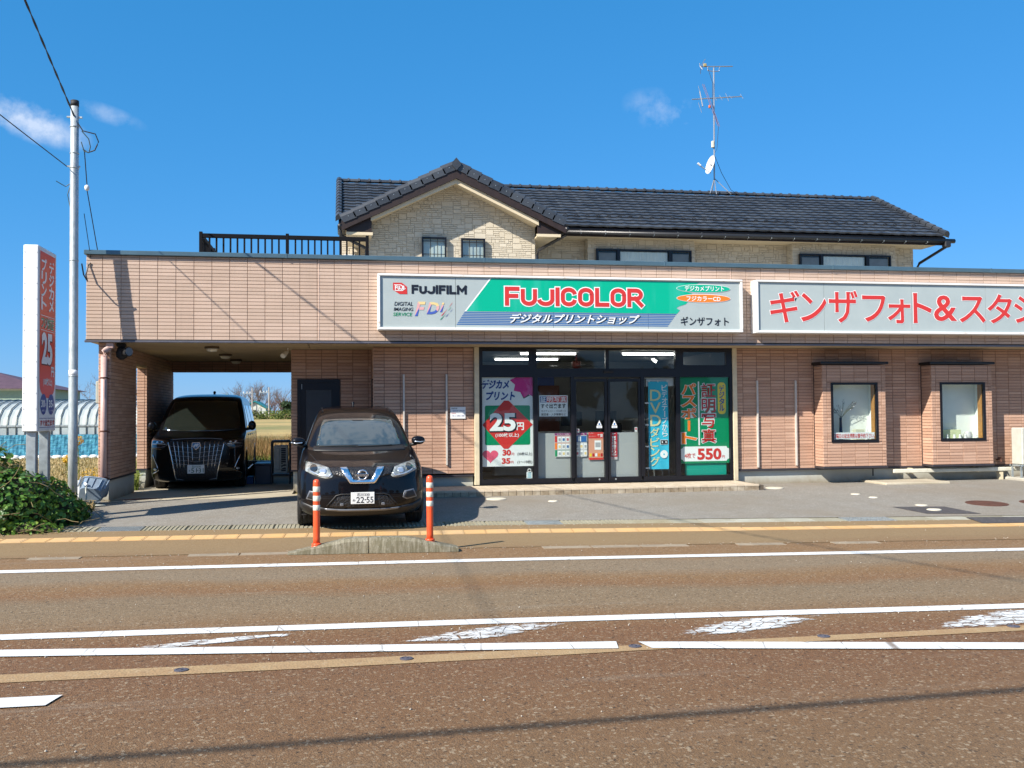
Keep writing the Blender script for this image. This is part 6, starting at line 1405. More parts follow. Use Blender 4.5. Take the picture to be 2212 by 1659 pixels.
# ---- compact SUV in front of the step
kn = [(.21, .16, .80, .50, 2.3, 4.50, .4), (.26, .07, .86, .52, 2.3, 4.55, .4), (.36, .015, .90, .55, 2.4, 4.58, .4), (.50, .0, .908, .58, 2.5, 4.58, .4), (.66, .015, .910, .62, 2.5, 4.57, .4), (.78, .035, .908, .66, 2.5, 4.55, .4), (.86, .075, .905, .70, 2.5, 4.53, .4),
      (.90, .15, .902, .72, 2.5, 4.52, .4), (.95, .33, .895, .72, 2.6, 4.51, .4), (1.00, .56, .885, .68, 2.7, 4.50, .4), (1.05, .82, .872, .56, 2.8, 4.48, .4), (1.09, 1.04, .855, .44, 2.9, 4.45, .35), (1.13, 1.17, .825, .36, 2.8, 4.42, .3),
      (1.22, 1.31, .792, .32, 2.8, 4.38, .3), (1.34, 1.50, .750, .30, 2.8, 4.32, .3), (1.46, 1.70, .705, .30, 2.8, 4.24, .3), (1.54, 1.86, .672, .31, 2.8, 4.16, .3), (1.61, 2.03, .64, .36, 2.8, 4.05, .35), (1.66, 2.20, .605, .46, 2.7, 3.92, .45), (1.70, 2.42, .55, .55, 2.6, 3.72, .5), (1.722, 2.85, .38, .5, 2.2, 3.45, .4), (1.728, 3.0, .25, .3, 2.0, 3.3, .2)]
suv = Car('parked_car', (.27, 13.08, .045), radians(1.2), 'black compact SUV parked facing the road, between the orange posts and the shop step', 'car', kn, ((.95, .36), (3.66, .36)), .40, M_suv)
suv.e.rotation_euler.x = radians(1.4); suv.e.scale = (.958, .965, .965); suv.e.location.y = 13.2
for x in (-.81, .81):
    for y in (.95, 3.66): suv.wheel(x, y, .355, .225, 1 if x > 0 else -1)
def arches(car, ys, r, w, mat=None):
    for sg in (-1, 1):
        for y in ys:
            b = MB(); n = 26; vs = []
            for k in range(n+1):
                a = -.32+(pi+.64)*k/n
                for rr, dx in ((r-.035, -.02), (r-.02, .012), (r+.035, .012), (r+.05, -.02)):
                    z = .36+rr*sin(a); yy = y+rr*cos(a); vs.append((sg*(w+dx), yy, max(z, .2)))
            b.add(vs, [(i*4+j, i*4+j+1, i*4+j+5, i*4+j+4) for i in range(n) for j in range(3)]); car.add(b, 'arch_trim', mat or M_plast, True)
            car.add(MB().box(sg*.35, y-r-.02, .2, sg*.86, y+r+.02, .22).box(sg*.33, y-r, .2, sg*.35, y+r, .8).prism([(y-r, .3), (y-r*.7, .36+r*.72), (y, .36+r), (y+r*.7, .36+r*.72), (y+r, .3), (y+r+.02, .3), (y+r*.75, .38+r*.78), (y, .38+r+.02), (y-r*.75, .38+r*.78), (y-r-.02, .3)], sg*.36, sg*.895, 'x'), 'wheel_well', M_blackmat)
arches(suv, (.95, 3.66), .42, .905)
# glazing
suv.decal([(-.655, 1.155), (-.3, 1.14), (0, 1.137), (.3, 1.14), (.655, 1.155), (.63, 1.25), (.575, 1.47), (.545, 1.535), (.3, 1.55), (0, 1.555), (-.3, 1.55), (-.545, 1.535), (-.575, 1.47), (-.63, 1.25)], 'windscreen', M_wind, .004, step=.05)
suv.decal([(-.70, 1.085), (0, 1.075), (.70, 1.085), (.69, 1.15), (.3, 1.135), (0, 1.13), (-.3, 1.135), (-.69, 1.15)], 'cowl', M_plast, .003, step=.05)
for sg in (-1, 1):
    suv.decal([(1.55, 1.14), (2.35, 1.13), (3.3, 1.16), (4.0, 1.24), (3.85, 1.42), (3.2, 1.52), (2.4, 1.545), (2.05, 1.49), (1.75, 1.30)], 'side_window', M_wind, .004, axis='x', sgn=sg, step=.08)
for a, c in (((-.62, 1.15), (-.02, 1.16)), ((-.05, 1.145), (.50, 1.158))): suv.bar([a, c], .009, 'wiper', M_blackmat, .012)
suv.add(MB().cbox(.27, 1.87, 1.50, .32, 1.885, 1.53, .002), 'sticker', M_drl)
suv.add(MB().cbox(-.09, 1.80, 1.475, .09, 1.90, 1.53, .01), 'camera_box', M_plast)
suv.add(MB().tube([(-.02, 3.5, 1.70), (-.02, 3.56, 1.78), (-.02, 3.68, 1.79)], [.012, .03, .008], 8), 'shark_fin', M_suv)
for sg in (-1, 1): suv.add(MB().tube([(sg*.55, 2.35, 1.655), (sg*.56, 3.0, 1.70), (sg*.55, 3.7, 1.66)], .014, 8), 'roof_rail', M_plast)
# front end
G_ = [(-.46, .895), (-.42, .902), (0, .897), (.42, .902), (.46, .895), (.40, .80), (.26, .77), (.16, .70), (-.16, .70), (-.26, .77), (-.40, .80)]
suv.decal(G_, 'grille', M_grille, .004)
suv.decal([(-.315, .893), (-.215, .896), (-.125, .735), (.125, .735), (.215, .896), (.315, .893), (.185, .70), (.165, .685), (-.165, .685), (-.185, .70)], 'chrome_v', M_chrome, .022, depth=.03, step=.03)
hl = [(-.80, .965), (-.76, .962), (-.60, .935), (-.47, .90), (-.405, .79), (-.43, .765), (-.51, .755), (-.60, .775), (-.70, .81), (-.80, .85)]
suv.decal(hl, 'headlight', M_lensA, .006, mirror=True)
for sg in (-1, 1):
    suv.decal([(sg*(-.68+.052*cos(a)), .885+.045*sin(a)) for a in [k*pi/7 for k in range(14)]], 'projector', M_lamp_in, .012, step=.02)
    suv.decal([(sg*(-.55+.05*cos(a)), .853+.038*sin(a)) for a in [k*pi/7 for k in range(14)]], 'projector', M_drl, .012, step=.02)
    suv.bar([(sg*-.76, .87), (sg*-.62, .81), (sg*-.47, .785), (sg*-.435, .83)], .011, 'light_strip', M_drl, .012)
    suv.bar([(sg*-.47, .90), (sg*-.58, .93), (sg*-.73, .955)], .006, 'lamp_edge', M_satin, .008)
e1 = suv.hit(0, .808)[0].y-.034
b = MB(); n = 32
vs = [(rr*cos(2*pi*k/n), e1-dy, .808+rr*sin(2*pi*k/n)) for rr, dy in ((.074, -.02), (.076, .0), (.070, .012), (.058, .012), (.054, .0), (.054, -.01)) for k in range(n)]
b.add(vs, [(i*n+k, i*n+(k+1) % n, (i+1)*n+(k+1) % n, (i+1)*n+k) for i in range(5) for k in range(n)]); em = suv.add(b, 'emblem', M_chrome, True)
suv.add(MB().cbox(-.085, e1-.022, .79, .085, e1-.008, .826, .004), 'emblem_bar', M_chrome, False, em); suv.text('NISSAN', (-.075, .797, .075, .819), e1-.0245, 'emblem_lettering', I_black, .02, em)
suv.decal([(-.36, .515), (-.30, .53), (.30, .53), (.36, .515), (.475, .395), (.46, .36), (.30, .345), (-.30, .345), (-.46, .36), (-.475, .395)], 'lower_intake', M_grille, .004)
suv.bar([(-.50, .37), (-.37, .52), (-.30, .54), (.30, .54), (.37, .52), (.50, .37)], .011, 'intake_edge', M_plast, .012)
suv.decal([(-.54, .345), (-.3, .33), (.3, .33), (.54, .345), (.50, .312), (.3, .297), (-.3, .297), (-.50, .312)], 'skid_strip', M_satin, .012, depth=.02)
suv.decal([(-.86, .43), (-.72, .375), (-.56, .355), (-.5, .335), (.5, .335), (.56, .355), (.72, .375), (.86, .43), (.85, .33), (.72, .25), (.4, .225), (-.4, .225), (-.72, .25), (-.85, .33)], 'bumper_skirt', M_plast, .007, step=.05)
suv.decal([(-.74, .585), (-.60, .565), (-.57, .475), (-.63, .44), (-.79, .465)], 'fog_bezel', M_satin, .006, mirror=True); suv.decal([(-.725, .565), (-.62, .55), (-.595, .482), (-.64, .458), (-.765, .480)], 'fog_insert', M_plast, .012, mirror=True, step=.02)
for sg in (-1, 1):
    suv.add(MB().cbox(sg*.29-.025, suv.hit(sg*.29, .40)[0].y-.03, .375, sg*.29+.025, suv.hit(sg*.29, .40)[0].y, .415, .008), 'sensor', M_satin)
    # mirrors
    b = MB(); cx = sg*.925; prof = []; n = 14
    for k, (yy, sx, sz, cz) in enumerate(((1.28, .03, .02, 1.225), (1.29, .09, .055, 1.222), (1.33, .108, .072, 1.22), (1.42, .10, .068, 1.222), (1.46, .085, .055, 1.224))):
        prof.append([(cx+sg*.0+sx*cos(2*pi*q/n), yy, cz+sz*(sin(2*pi*q/n) if abs(sin(2*pi*q/n)) < .9 else .93*sin(2*pi*q/n))) for q in range(n)])
    b.add([v for p in prof for v in p], [(i*n+q, i*n+(q+1) % n, (i+1)*n+(q+1) % n, (i+1)*n+q) for i in range(4) for q in range(n)]+[tuple(range(n-1, -1, -1)), tuple(range(4*n, 5*n))]); mo = suv.add(b, 'wing_mirror', M_suv, True)
    suv.add(MB().tube([(sg*.80, 1.42, 1.145), (sg*.90, 1.38, 1.165)], .028, 8), 'mirror_stalk', M_plast, True, mo)
    suv.add(MB().tube([(sg*.86, 1.272, 1.205), (sg*.95, 1.275, 1.195), (sg*1.03, 1.31, 1.21)], .010, 6), 'indicator', M_drl, True, mo)
    suv.bar([(sg*.60, .93), (sg*.66, .99), (sg*.74, 1.05)], .0035, 'bonnet_gap', M_blackmat, .001)
plate(suv, -.165, .402, .165, .567, suv.hit(0, .5)[0].y-.028, '石川330', ('22', '55'), 'み', I_black)
# ---- people carrier in the carport
kn = [(.17, .17, .82, .40, 2.6, 4.80, .3), (.22, .08, .88, .42, 2.7, 4.86, .3), (.32, .02, .912, .44, 2.8, 4.90, .3), (.50, .0, .922, .46, 2.9, 4.92, .3), (.75, .01, .926, .48, 2.9, 4.92, .3), (.90, .03, .925, .48, 2.9, 4.92, .3), (.97, .08, .924, .50, 2.9, 4.92, .3),
      (1.01, .20, .923, .50, 2.9, 4.92, .3), (1.05, .42, .921, .46, 3.0, 4.91, .3), (1.09, .66, .917, .38, 3.0, 4.90, .3), (1.14, .86, .905, .32, 3.0, 4.89, .3), (1.24, 1.02, .885, .28, 2.8, 4.87, .3), (1.40, 1.22, .853, .26, 2.7, 4.84, .3), (1.56, 1.44, .815, .25, 2.7, 4.80, .3), (1.70, 1.66, .775, .26, 2.7, 4.75, .3),
      (1.78, 1.84, .745, .30, 2.6, 4.70, .3), (1.84, 2.06, .70, .38, 2.5, 4.60, .4), (1.885, 2.40, .62, .5, 2.4, 4.42, .5), (1.91, 2.75, .48, .5, 2.2, 4.2, .5), (1.918, 3.0, .3, .35, 2.0, 3.9, .4)]
van = Car('parked_van', (-2.77, 19.15, .205), radians(1.9), 'large black people carrier with a big chrome grille standing inside the carport', 'van', kn, ((.93, .36), (3.93, .36)), .385, M_van)
van.e.scale = (.95, 1, 1)
for x in (-.80, .80):
    for y in (.93, 3.93): van.wheel(x, y, .345, .225, 1 if x > 0 else -1)
arches(van, (.93, 3.93), .40, .915, M_van)
M_wind2 = MT('tinted_windscreen'); M_wind2 = M_wind2.pbr((.012, .016, .014), .03, 0, None, coat=1.0, spec=.8)
van.decal([(-.80, 1.16), (-.4, 1.13), (0, 1.125), (.4, 1.13), (.80, 1.16), (.765, 1.36), (.70, 1.62), (.665, 1.735), (.3, 1.755), (0, 1.76), (-.3, 1.755), (-.665, 1.735), (-.70, 1.62), (-.765, 1.36)], 'windscreen', M_wind2, .004, step=.06)
for sg in (-1, 1):
    for a, c in ((1.5, 2.35), (2.42, 3.45), (3.52, 4.62)): van.decal([(a, 1.16), (c, 1.16), (c-.03, 1.66), (a+.02 if a > 2 else a+.45, 1.66)], 'side_window', M_wind, .004, axis='x', sgn=sg, step=.1)
    van.decal([(1.35, 1.125), (4.7, 1.135), (4.7, 1.15), (1.35, 1.14)], 'window_trim', M_chrome, .007, axis='x', sgn=sg, step=.12)
    van.decal([(1.42, .30), (3.45, .30), (3.45, .33), (1.42, .33)], 'sill_trim', M_chrome, .008, axis='x', sgn=sg, step=.12)
    for y0, z0 in ((1.95, 1.02), (2.75, 1.02)): van.decal([(y0, z0), (y0+.2, z0), (y0+.2, z0+.03), (y0, z0+.03)], 'door_handle', M_chrome, .03, axis='x', sgn=sg, step=.1)
    for yy in (1.46, 2.40, 3.50): van.decal([(yy, .32), (yy+.008, .32), (yy+.008, 1.12), (yy, 1.12)], 'door_gap', M_blackmat, .002, axis='x', sgn=sg, step=.15)
    van.decal([(4.60, .80), (4.80, .80), (4.80, 1.12), (4.62, 1.12)], 'rear_light', plain('rear_lamp_red', (.30, .01, .01), .1, coat=1), .006, axis='x', sgn=sg, step=.08)
# dark seats seen through the glass
van.decal([(-.50, .965), (0, .985), (.50, .965), (.54, .90), (.47, .60), (.385, .21), (-.385, .21), (-.47, .60), (-.54, .90)], 'grille', M_grille, .004)
for sg in (-1, 1):
    van.decal([(sg*-.55, .93), (sg*-.53, .93), (sg*-.455, .60), (sg*-.375, .215), (sg*-.395, .215), (sg*-.475, .60)], 'chrome_edge', M_chrome, .014, depth=.02, step=.04)
    van.decal([(sg*-.395, .225), (sg*-.39, .245), (sg*-.25, .222), (sg*-.25, .212)], 'chrome_foot', M_satin, .014, depth=.015, step=.04)
    for xt, xb in ((.075, .062), (.17, .14), (.27, .225), (.36, .30), (.44, .355)):
        if xt == .075: van.bar([(sg*.085, .90), (sg*.075, .72), (sg*.06, .56)], .007, 'grille_bar', M_chrome, .014)
        else: van.bar([(sg*xt, .955-.03*xt), (sg*(xt+xb)/2, .70), (sg*xb, .44)], .007, 'grille_bar', M_chrome, .014)
for k, (z, w) in enumerate(((.86, .50), (.77, .485), (.685, .465), (.605, .445), (.53, .43))):
    van.bar([(-w, z), (-w*.3, z-.028), (0, z-.05), (w*.3, z-.028), (w, z)], .006, 'grille_slat', M_satin, .010)
van.bar([(-.50, .985), (-.25, 1.0), (0, 1.005), (.25, 1.0), (.50, .985)], .012, 'bonnet_chrome', M_satin, .008)
hy = van.hit(0, .86)[0].y-.035
van.add(MB().prism([(-.075, .93), (.075, .93), (.085, .87), (.0, .785), (-.085, .87)], hy, hy+.03, 'y'), 'emblem', M_chrome)
van.add(MB().prism([(-.066, .922), (.066, .922), (.075, .872), (.0, .797), (-.075, .872)], hy-.004, hy+.001, 'y'), 'emblem_field', plain('emblem_blue', (.06, .20, .42), .3, .1))
for xx in (-.03, .012): van.add(MB().prism([(xx-.022, .835+.03), (xx+.0, .835), (xx+.048, .895), (xx+.02, .907)], hy-.007, hy-.003, 'y'), 'emblem_mark', plain('emblem_silver', (.6, .66, .72), .3, .1))
vh = [(-.90, .975), (-.70, .975), (-.52, .955), (-.55, .89), (-.66, .80), (-.88, .81)]
van.decal(vh, 'headlight', M_lensD, .006, mirror=True)
for sg in (-1, 1):
    van.bar([(sg*-.60, .90), (sg*-.75, .91), (sg*-.88, .90)], .010, 'lamp_strip', M_drl, .010); van.bar([(sg*-.60, .86), (sg*-.70, .84), (sg*-.88, .845)], .006, 'lamp_strip', M_satin, .010)
    for xx in (-.66, -.76): van.decal([(sg*(xx+.028*cos(a)), .935+.018*sin(a)) for a in [k*pi/5 for k in range(10)]], 'projector', M_drl, .012, step=.02)
    van.bar([(sg*-.86, .70), (sg*-.73, .40), (sg*-.88, .32)], .009, 'fog_chrome', M_chrome, .012)
    van.decal([(sg*(-.80+.035*cos(a)), .415+.022*sin(a)) for a in [k*pi/5 for k in range(10)]], 'fog_lamp', M_drl, .012, step=.02)
    b = MB(); cx = sg*1.03; n = 14; prof = []
    for (yy, sx, sz) in ((1.06, .03, .04), (1.07, .075, .085), (1.12, .085, .10), (1.2, .08, .095), (1.22, .07, .085)): prof.append([(cx+sx*cos(2*pi*q/n), yy, 1.235+sz*sin(2*pi*q/n)) for q in range(n)])
    b.add([v for p in prof for v in p], [(i*n+q, i*n+(q+1) % n, (i+1)*n+(q+1) % n, (i+1)*n+q) for i in range(4) for q in range(n)]+[tuple(range(n-1, -1, -1)), tuple(range(4*n, 5*n))]); mo = van.add(b, 'wing_mirror', M_van, True)
    van.add(MB().tube([(sg*.88, 1.2, 1.16), (sg*.98, 1.16, 1.17)], .028, 8), 'mirror_stalk', M_plast, True, mo)
van.add(MB().cbox(-.10, 1.93, 1.80, .10, 2.02, 1.845, .01), 'roof_clearance_lamp', M_plast); van.add(MB().tube([(0, 3.6, 1.90), (0, 3.66, 1.975), (0, 3.78, 1.98)], [.015, .035, .008], 8), 'shark_fin', M_van)
plate(van, -.165, .335, .165, .50, van.hit(0, .42)[0].y-.035, '石川330', ('51', '31'), 'そ', I_pgreen)

# ================================================================== STREET FURNITURE
# concrete separator: two sloping blocks
M_kb = MT('mossy_concrete'); _f = M_kb.noise(5, 6, .7); _s = M_kb.noise(10, 5, .7, sc=(3, 1, .35)); _g = M_kb.noise(55, 4, .7)
_z = M_kb.n('ShaderNodeSeparateXYZ'); _gg = M_kb.n('ShaderNodeNewGeometry'); M_kb.l(_gg.outputs['Position'], _z.inputs[0])
_c = M_kb.mix(M_kb.mr(_f, .35, .7, 0, 1), (.21, .185, .125), (.35, .325, .255)); _c = M_kb.mix(M_kb.mr(_s, .42, .65, .8, 0), _c, (.10, .088, .048)); _c = M_kb.mix(M_kb.mr(_g, .58, .75, 0, .6), _c, (.42, .40, .34))
M_kb = M_kb.pbr(_c, .92, 0, _g, .7, .008)
def kerb_block(pts, lab):
    """pts: (x, height) along the top; chamfered cross-section"""
    b = MB(); vs = []
    for x, h in pts:
        y = 11.6-.10*(x-.4); hh = max(h, .012)
        for yy, zz in ((-.14, 0), (-.135, hh*.78), (-.105, hh), (.06, hh), (.095, hh*.8), (.10, 0)): vs.append((x, y+yy, zz+.004))
    n = len(pts); b.add(vs, [(i*6+j, (i+1)*6+j, (i+1)*6+j+1, i*6+j+1) for i in range(n-1) for j in range(5)]+[(0, 1, 2, 3, 4, 5), tuple(range(n*6-1, n*6-7, -1))])
    o = b.build('kerb_block', M_kb); auto(o, 35); return tag(o, lab, 'kerb block', 'low concrete blocks between road and pavement')
kerb_block([(-.64, .012), (-.5, .045), (-.32, .085), (-.12, .13), (.02, .165), (.13, .178), (.297, .18)], 'left half of the mossy concrete kerb hump, under the left orange post')
kerb_block([(.307, .18), (.5, .18), (.72, .178), (.84, .165), (1.0, .13), (1.2, .085), (1.36, .05)], 'right half of the mossy concrete kerb hump, under the right orange post')
M_org = MT('fluorescent_orange'); _f = M_org.noise(9, 5, .7); M_org = M_org.pbr(M_org.mix(M_org.mr(_f, .45, .75, 0, .5), (.78, .085, .02), (.62, .10, .045)), .38, 0, None, coat=.2)
M_band = plain('reflective_band', (.62, .62, .52), .35, 0, .1, 30)
def delineator(x, z, lab):
    y = 11.6-.10*(x-.4)-.02; e = empty('delineator_post', (x, y, z), 0, lab, 'bollard', 'orange posts with white bands on the kerb hump')
    b = MB(); b.lathe((x, y, z-.02), [(.062, 0), (.062, .03), (.054, .036), (.054, .044), (.058, .05), (.058, .06), (.048, .068)], 20); b.build('base', M_org, e, True)
    b = MB(); b.lathe((x, y, z), [(.040, .04), (.040, .1), (.041, .73), (.040, .765), (.036, .79), (.02, .802), (.003, .805)], 20); b.build('post', M_org, e, True)
    for zz in (.655, .545, .435): MB().lathe((x, y, z+zz), [(.041, 0), (.0425, .002), (.0425, .062), (.041, .064)], 20).build('reflective_band', M_band, e, True)
    return e
delineator(-.305, .075, 'orange delineator post with white bands in front of the left headlight of the parked car'); delineator(1.035, .105, 'orange delineator post with white bands at the right-hand corner of the parked car')
# steel pole and wires
pole = empty('utility_pole', (-4.24, 16.26, .18), 0, 'slim galvanised steel pole carrying wires beside the left end of the shop', 'pole')
pp = lambda z: Vector((-4.24-.0195*(z-.2)*1.0, 16.26+.072*(z-.2), z))
M_galv2 = MT('mottled_galvanised'); _f = M_galv2.noise(16, 5, .7, sc=(1, 1, .4)); M_galv2 = M_galv2.pbr(M_galv2.mix(M_galv2.mr(_f, .35, .65, 0, 1), (.33, .37, .38), (.50, .54, .55)), .5, .35)
MB().tube([pp(.1), pp(1.5), pp(3.0), pp(4.5), pp(5.8), pp(6.86)], [.072, .071, .069, .067, .066, .064], 20).build('shaft', M_galv2, pole, True)
MB().tube([pp(6.80), pp(6.90)], .067, 20).build('end_cap', M_blackmat, pole, True)
for z in (2.3, 4.2, 5.75, 6.0, 6.45): MB().tube([pp(z-.008), pp(z+.008)], .073, 20).build('pole_band', M_galv, pole, True)
for z in (2.35,): MB().tube([pp(z-.05), pp(z+.05)], .0705, 20).build('pole_label', M_white, pole, True)
b = MB(); c_ = pp(6.62); b.box(c_.x-.12, c_.y-.02, c_.z-.012, c_.x+.12, c_.y+.02, c_.z+.012); c_ = pp(5.78); b.box(c_.x-.11, c_.y-.015, c_.z-.012, c_.x+.09, c_.y+.015, c_.z+.012); b.build('bracket', M_galv, pole)
M_wire = plain('black_cable', (.012, .013, .016), .5); M_wire2 = plain('grey_green_cable', (.03, .06, .06), .5)
def wire(name, pts, r, lab, mat=None, cat_='cable', group=None, sag=0, n=14):
    P = []; pts = [Vector(p) for p in pts]
    for i in range(len(pts)-1):
        for k in range(n if i < len(pts)-2 else n+1): t = k/n; q = pts[i].lerp(pts[i+1], t); q.z -= sag*4*t*(1-t); P.append(q)
    return simple(name, MB().tube(P, r, 6), mat or M_wire, lab, cat_, group)
a = pp(6.62); far = a+(Vector((-4.08, 13.3, 7.13))-a)*8.2
P = []; 
for k in range(170):
    t = k/169; q = a.lerp(far, t); q.z -= .5*4*t*(1-t)*0.18; P.append((q, t))
b = MB(); b.tube([q+Vector((.009*cos(k*1.1), 0, .009*sin(k*1.1))) for k, (q, t) in enumerate(P)], .0085, 5); b.tube([q-Vector((.009*cos(k*1.1), 0, .009*sin(k*1.1))) for k, (q, t) in enumerate(P)], .0085, 5)
simple('power_cable', b, M_wire, 'thick twisted black cable running from the pole top to the upper left', 'cable')
a = pp(5.78)+Vector((-.12, 0, 0)); wire('telephone_cable', [a, a+(Vector((-4.92, 14.9, 6.12))-a)*9], .008, 'thin cable running from the middle of the pole out to the left', sag=.12)
wire('guy_wire', [(-4.215, 16.75, 6.05), (-4.285, 17.2, 5.60)], .008, 'upper part of the thin stay wire from the pole down to a white insulator', n=4)
wire('guy_wire', [(-4.285, 17.2, 5.52), (-4.245, 17.95, 4.35)], .008, 'lower part of the thin stay wire from the white insulator down behind the roof edge', n=4)
simple('insulator', MB().lathe((-4.285, 17.2, 5.50), [(.005, 0), (.035, .02), (.042, .055), (.035, .09), (.005, .11)], 14), M_white, 'small white egg-shaped insulator on the stay wire right of the pole', 'insulator', smooth=True)
wire('cable_loop', [(-4.33, 16.70, 6.55), (-4.22, 16.66, 6.38), (-4.02, 16.64, 6.33), (-3.97, 16.64, 6.2), (-4.03, 16.65, 6.06), (-4.14, 16.66, 6.02), (-4.22, 16.68, 6.08)], .010, 'looping black service cable hanging off the right side of the pole top', n=3)
wire('cable_loop', [(-4.24, 16.68, 6.38), (-4.13, 16.66, 6.25), (-4.10, 16.65, 6.12), (-4.12, 16.65, 6.02), (-4.2, 16.67, 6.04), (-4.25, 16.68, 6.2)], .009, 'inner grey-green cable loop on the right side of the pole top', M_wire2, n=3)
wire('service_cable', [(-4.19, 16.52, 4.15), (-4.18, 16.6, 3.98), (-4.16, 16.75, 3.9), (-4.22, 16.9, 4.02), (-4.2, 16.98, 4.2), (-4.17, 16.985, 4.24)], .012, 'short looping black cable from the pole to the left corner of the shop parapet', n=3)
wire('drop_wire', [(-4.19, 16.65, 5.0), (-4.16, 17.2, 3.95), (-4.20, 17.9, 2.3)], .006, 'thin wire running down behind the pole to the carport corner', n=4)
wire('branch_wire', [(-4.62, 16.62, 5.52), (-4.48, 16.65, 5.44), (-4.40, 16.66, 5.5), (-4.44, 16.62, 5.3), (-4.37, 16.6, 4.95)], .007, 'short loose wires branching left of the middle of the pole', M_wire2, n=3)
# overhead bundle above the road outside the picture: its shadow falls on the road
b = MB(); pts = [(-40, -.5, 7.15), (-20, .12, 6.95), (-9, .1, 6.86), (0, .32, 6.84), (12, .75, 6.95), (30, 1.4, 7.3)]
b.tube(pts, .028, 8); simple('overhead_cable', b, M_wire, 'thick overhead cable bundle crossing above the road behind the viewer', 'cable')
# ---- grey tub, hose and board by the pole
tub = empty('plastic_tub', (-4.07, 16.8, .2), 0, 'grey plastic tub tipped on its side between the pole and the pink downpipe', 'tub')
M_tub = plain('grey_tub_plastic', (.20, .26, .33), .35, 0, .25, 4); b = MB(); rot = Matrix.Rotation(radians(-68), 3, 'X') @ Matrix.Rotation(radians(10), 3, 'Z'); cc = Vector((-4.06, 16.75, .42)); vs = []
for (w, h, z) in ((.17, .13, -.17), (.20, .16, .14), (.22, .18, .14), (.22, .18, .17), (.19, .15, .17), (.16, .12, -.15)):
    for k in range(28):
        a = 2*pi*k/28; vs.append(cc+rot@Vector((w*abs(cos(a))**.45*(1 if cos(a) > 0 else -1), h*abs(sin(a))**.45*(1 if sin(a) > 0 else -1), z)))
b.add(vs, [(i*28+k, i*28+(k+1) % 28, (i+1)*28+(k+1) % 28, (i+1)*28+k) for i in range(5) for k in range(28)]+[tuple(range(27, -1, -1)), tuple(range(140, 168))]); o = b.build('tub_body', M_tub, tub); auto(o, 40)
for k in range(5): MB().tube([cc+rot@Vector((-.2+.1*k, -.135, -.15)), cc+rot@Vector((-.22+.11*k, -.165, .13))], .011, 6).build('rib', M_tub, tub)
hose = simple('garden_hose', MB().tube([(-4.12, 16.62, .52), (-4.1, 16.5, .46), (-4.08, 16.46, .34), (-4.10, 16.45, .24), (-4.05, 16.42, .215), (-3.9, 16.40, .212), (-3.78, 16.42, .21)], .014, 8), plain('pale_hose', (.45, .46, .40), .4), 'pale garden hose hanging out of the grey tub onto the ground', 'hose', smooth=True)
simple('white_board', MB().cbox(-4.31, 16.68, .18, -4.24, 16.74, .60, .006), M_white, 'narrow white board standing on end between the pole and the grey tub', 'board')
simple('hose_nozzle', MB().tube([(-4.14, 16.60, .56), (-4.10, 16.56, .53)], .022, 8), M_white, 'small white nozzle at the top of the pale hose', 'nozzle')
# ---- air-conditioning units
def ac_unit(x, y, z, w, h, lab, group):
    e = empty('outdoor_unit', (x+w/2, y, z), 0, lab, 'air conditioner', group); M_ac = plain('ac_ivory', (.50, .50, .44), .45)
    MB().cbox(x, y, z, x+w, y+.3, z+h, .012).build('case', M_ac, e)
    return e, M_ac
e, m = ac_unit(-1.42, 20.6, .43, .29, .58, 'air-conditioner outdoor unit in a dark steel stand at the back right of the carport', None)
MB().cbox(-1.385, 20.572, .5, -1.30, 20.6, .95, .01).build('pipe_cover', m, e)
b = MB()
for k in range(13): b.box(-1.265, 20.588, .47+k*.038, -1.17, 20.6, .485+k*.038+.012)
b.build('grille_slot', M_blackmat, e)
b = MB(); b.tube([(-1.28, 20.57, .60), (-1.2, 20.56, .63), (-1.12, 20.58, .62)], .014, 6).tube([(-1.28, 20.57, .52), (-1.2, 20.55, .57), (-1.12, 20.58, .56)], .014, 6); b.build('refrigerant_pipe', m, e)
s_ = empty('unit_stand', (-1.27, 20.75, .2), 0, 'dark steel stand with a hood round the carport outdoor unit', 'stand'); M_st = plain('stand_steel', (.05, .05, .05), .5, .4)
for x in (-1.46, -1.09):
    for y in (20.57, 20.93): MB().box(x-.015, y-.015, .2, x+.015, y+.015, 1.08).build('leg', M_st, s_)
for z in (.40, .99): MB().box(-1.475, 20.555, z-.02, -1.075, 20.945, z+.008 if z < .5 else z+.01).build('shelf', M_st, s_) if z < .5 else MB().prism([(-1.475, 1.07), (-1.075, 1.07), (-1.10, 1.12), (-1.45, 1.12)], 20.54, 20.95, 'y').build('hood', M_st, s_)
ac2 = empty('outdoor_unit', (14.01, 17.5, .5), 0, 'ivory air-conditioner outdoor unit on a steel stand, cut off by the right edge', 'air conditioner'); M_ac = plain('ac_ivory', (.50, .50, .44), .45)
MB().cbox(13.59, 17.28, .52, 14.39, 17.60, 1.27, .015).build('case', M_ac, ac2)
b = MB()
for k in range(14): b.box(13.66, 17.272, .58+k*.04, 14.01, 17.281, .598+k*.04)
b.build('grille_slot', M_blackmat, ac2)
for x in (13.57, 14.37):
    for y in (17.3, 17.56): MB().box(x-.015, y-.015, .2, x+.015, y+.015, .52).build('stand_leg', M_galv, ac2)
    MB().box(x-.015, 17.25, .485, x+.015, 17.62, .52).build('stand_rail', M_galv, ac2)
MB().box(13.51, 17.29, .495, 14.46, 17.32, .518).build('stand_rail', M_galv, ac2)
simple('concrete_footing', MB().cbox(13.49, 16.9, .12, 14.61, 17.7, .26, .02), M_conc, 'low concrete footing under the right-hand outdoor unit', 'footing')
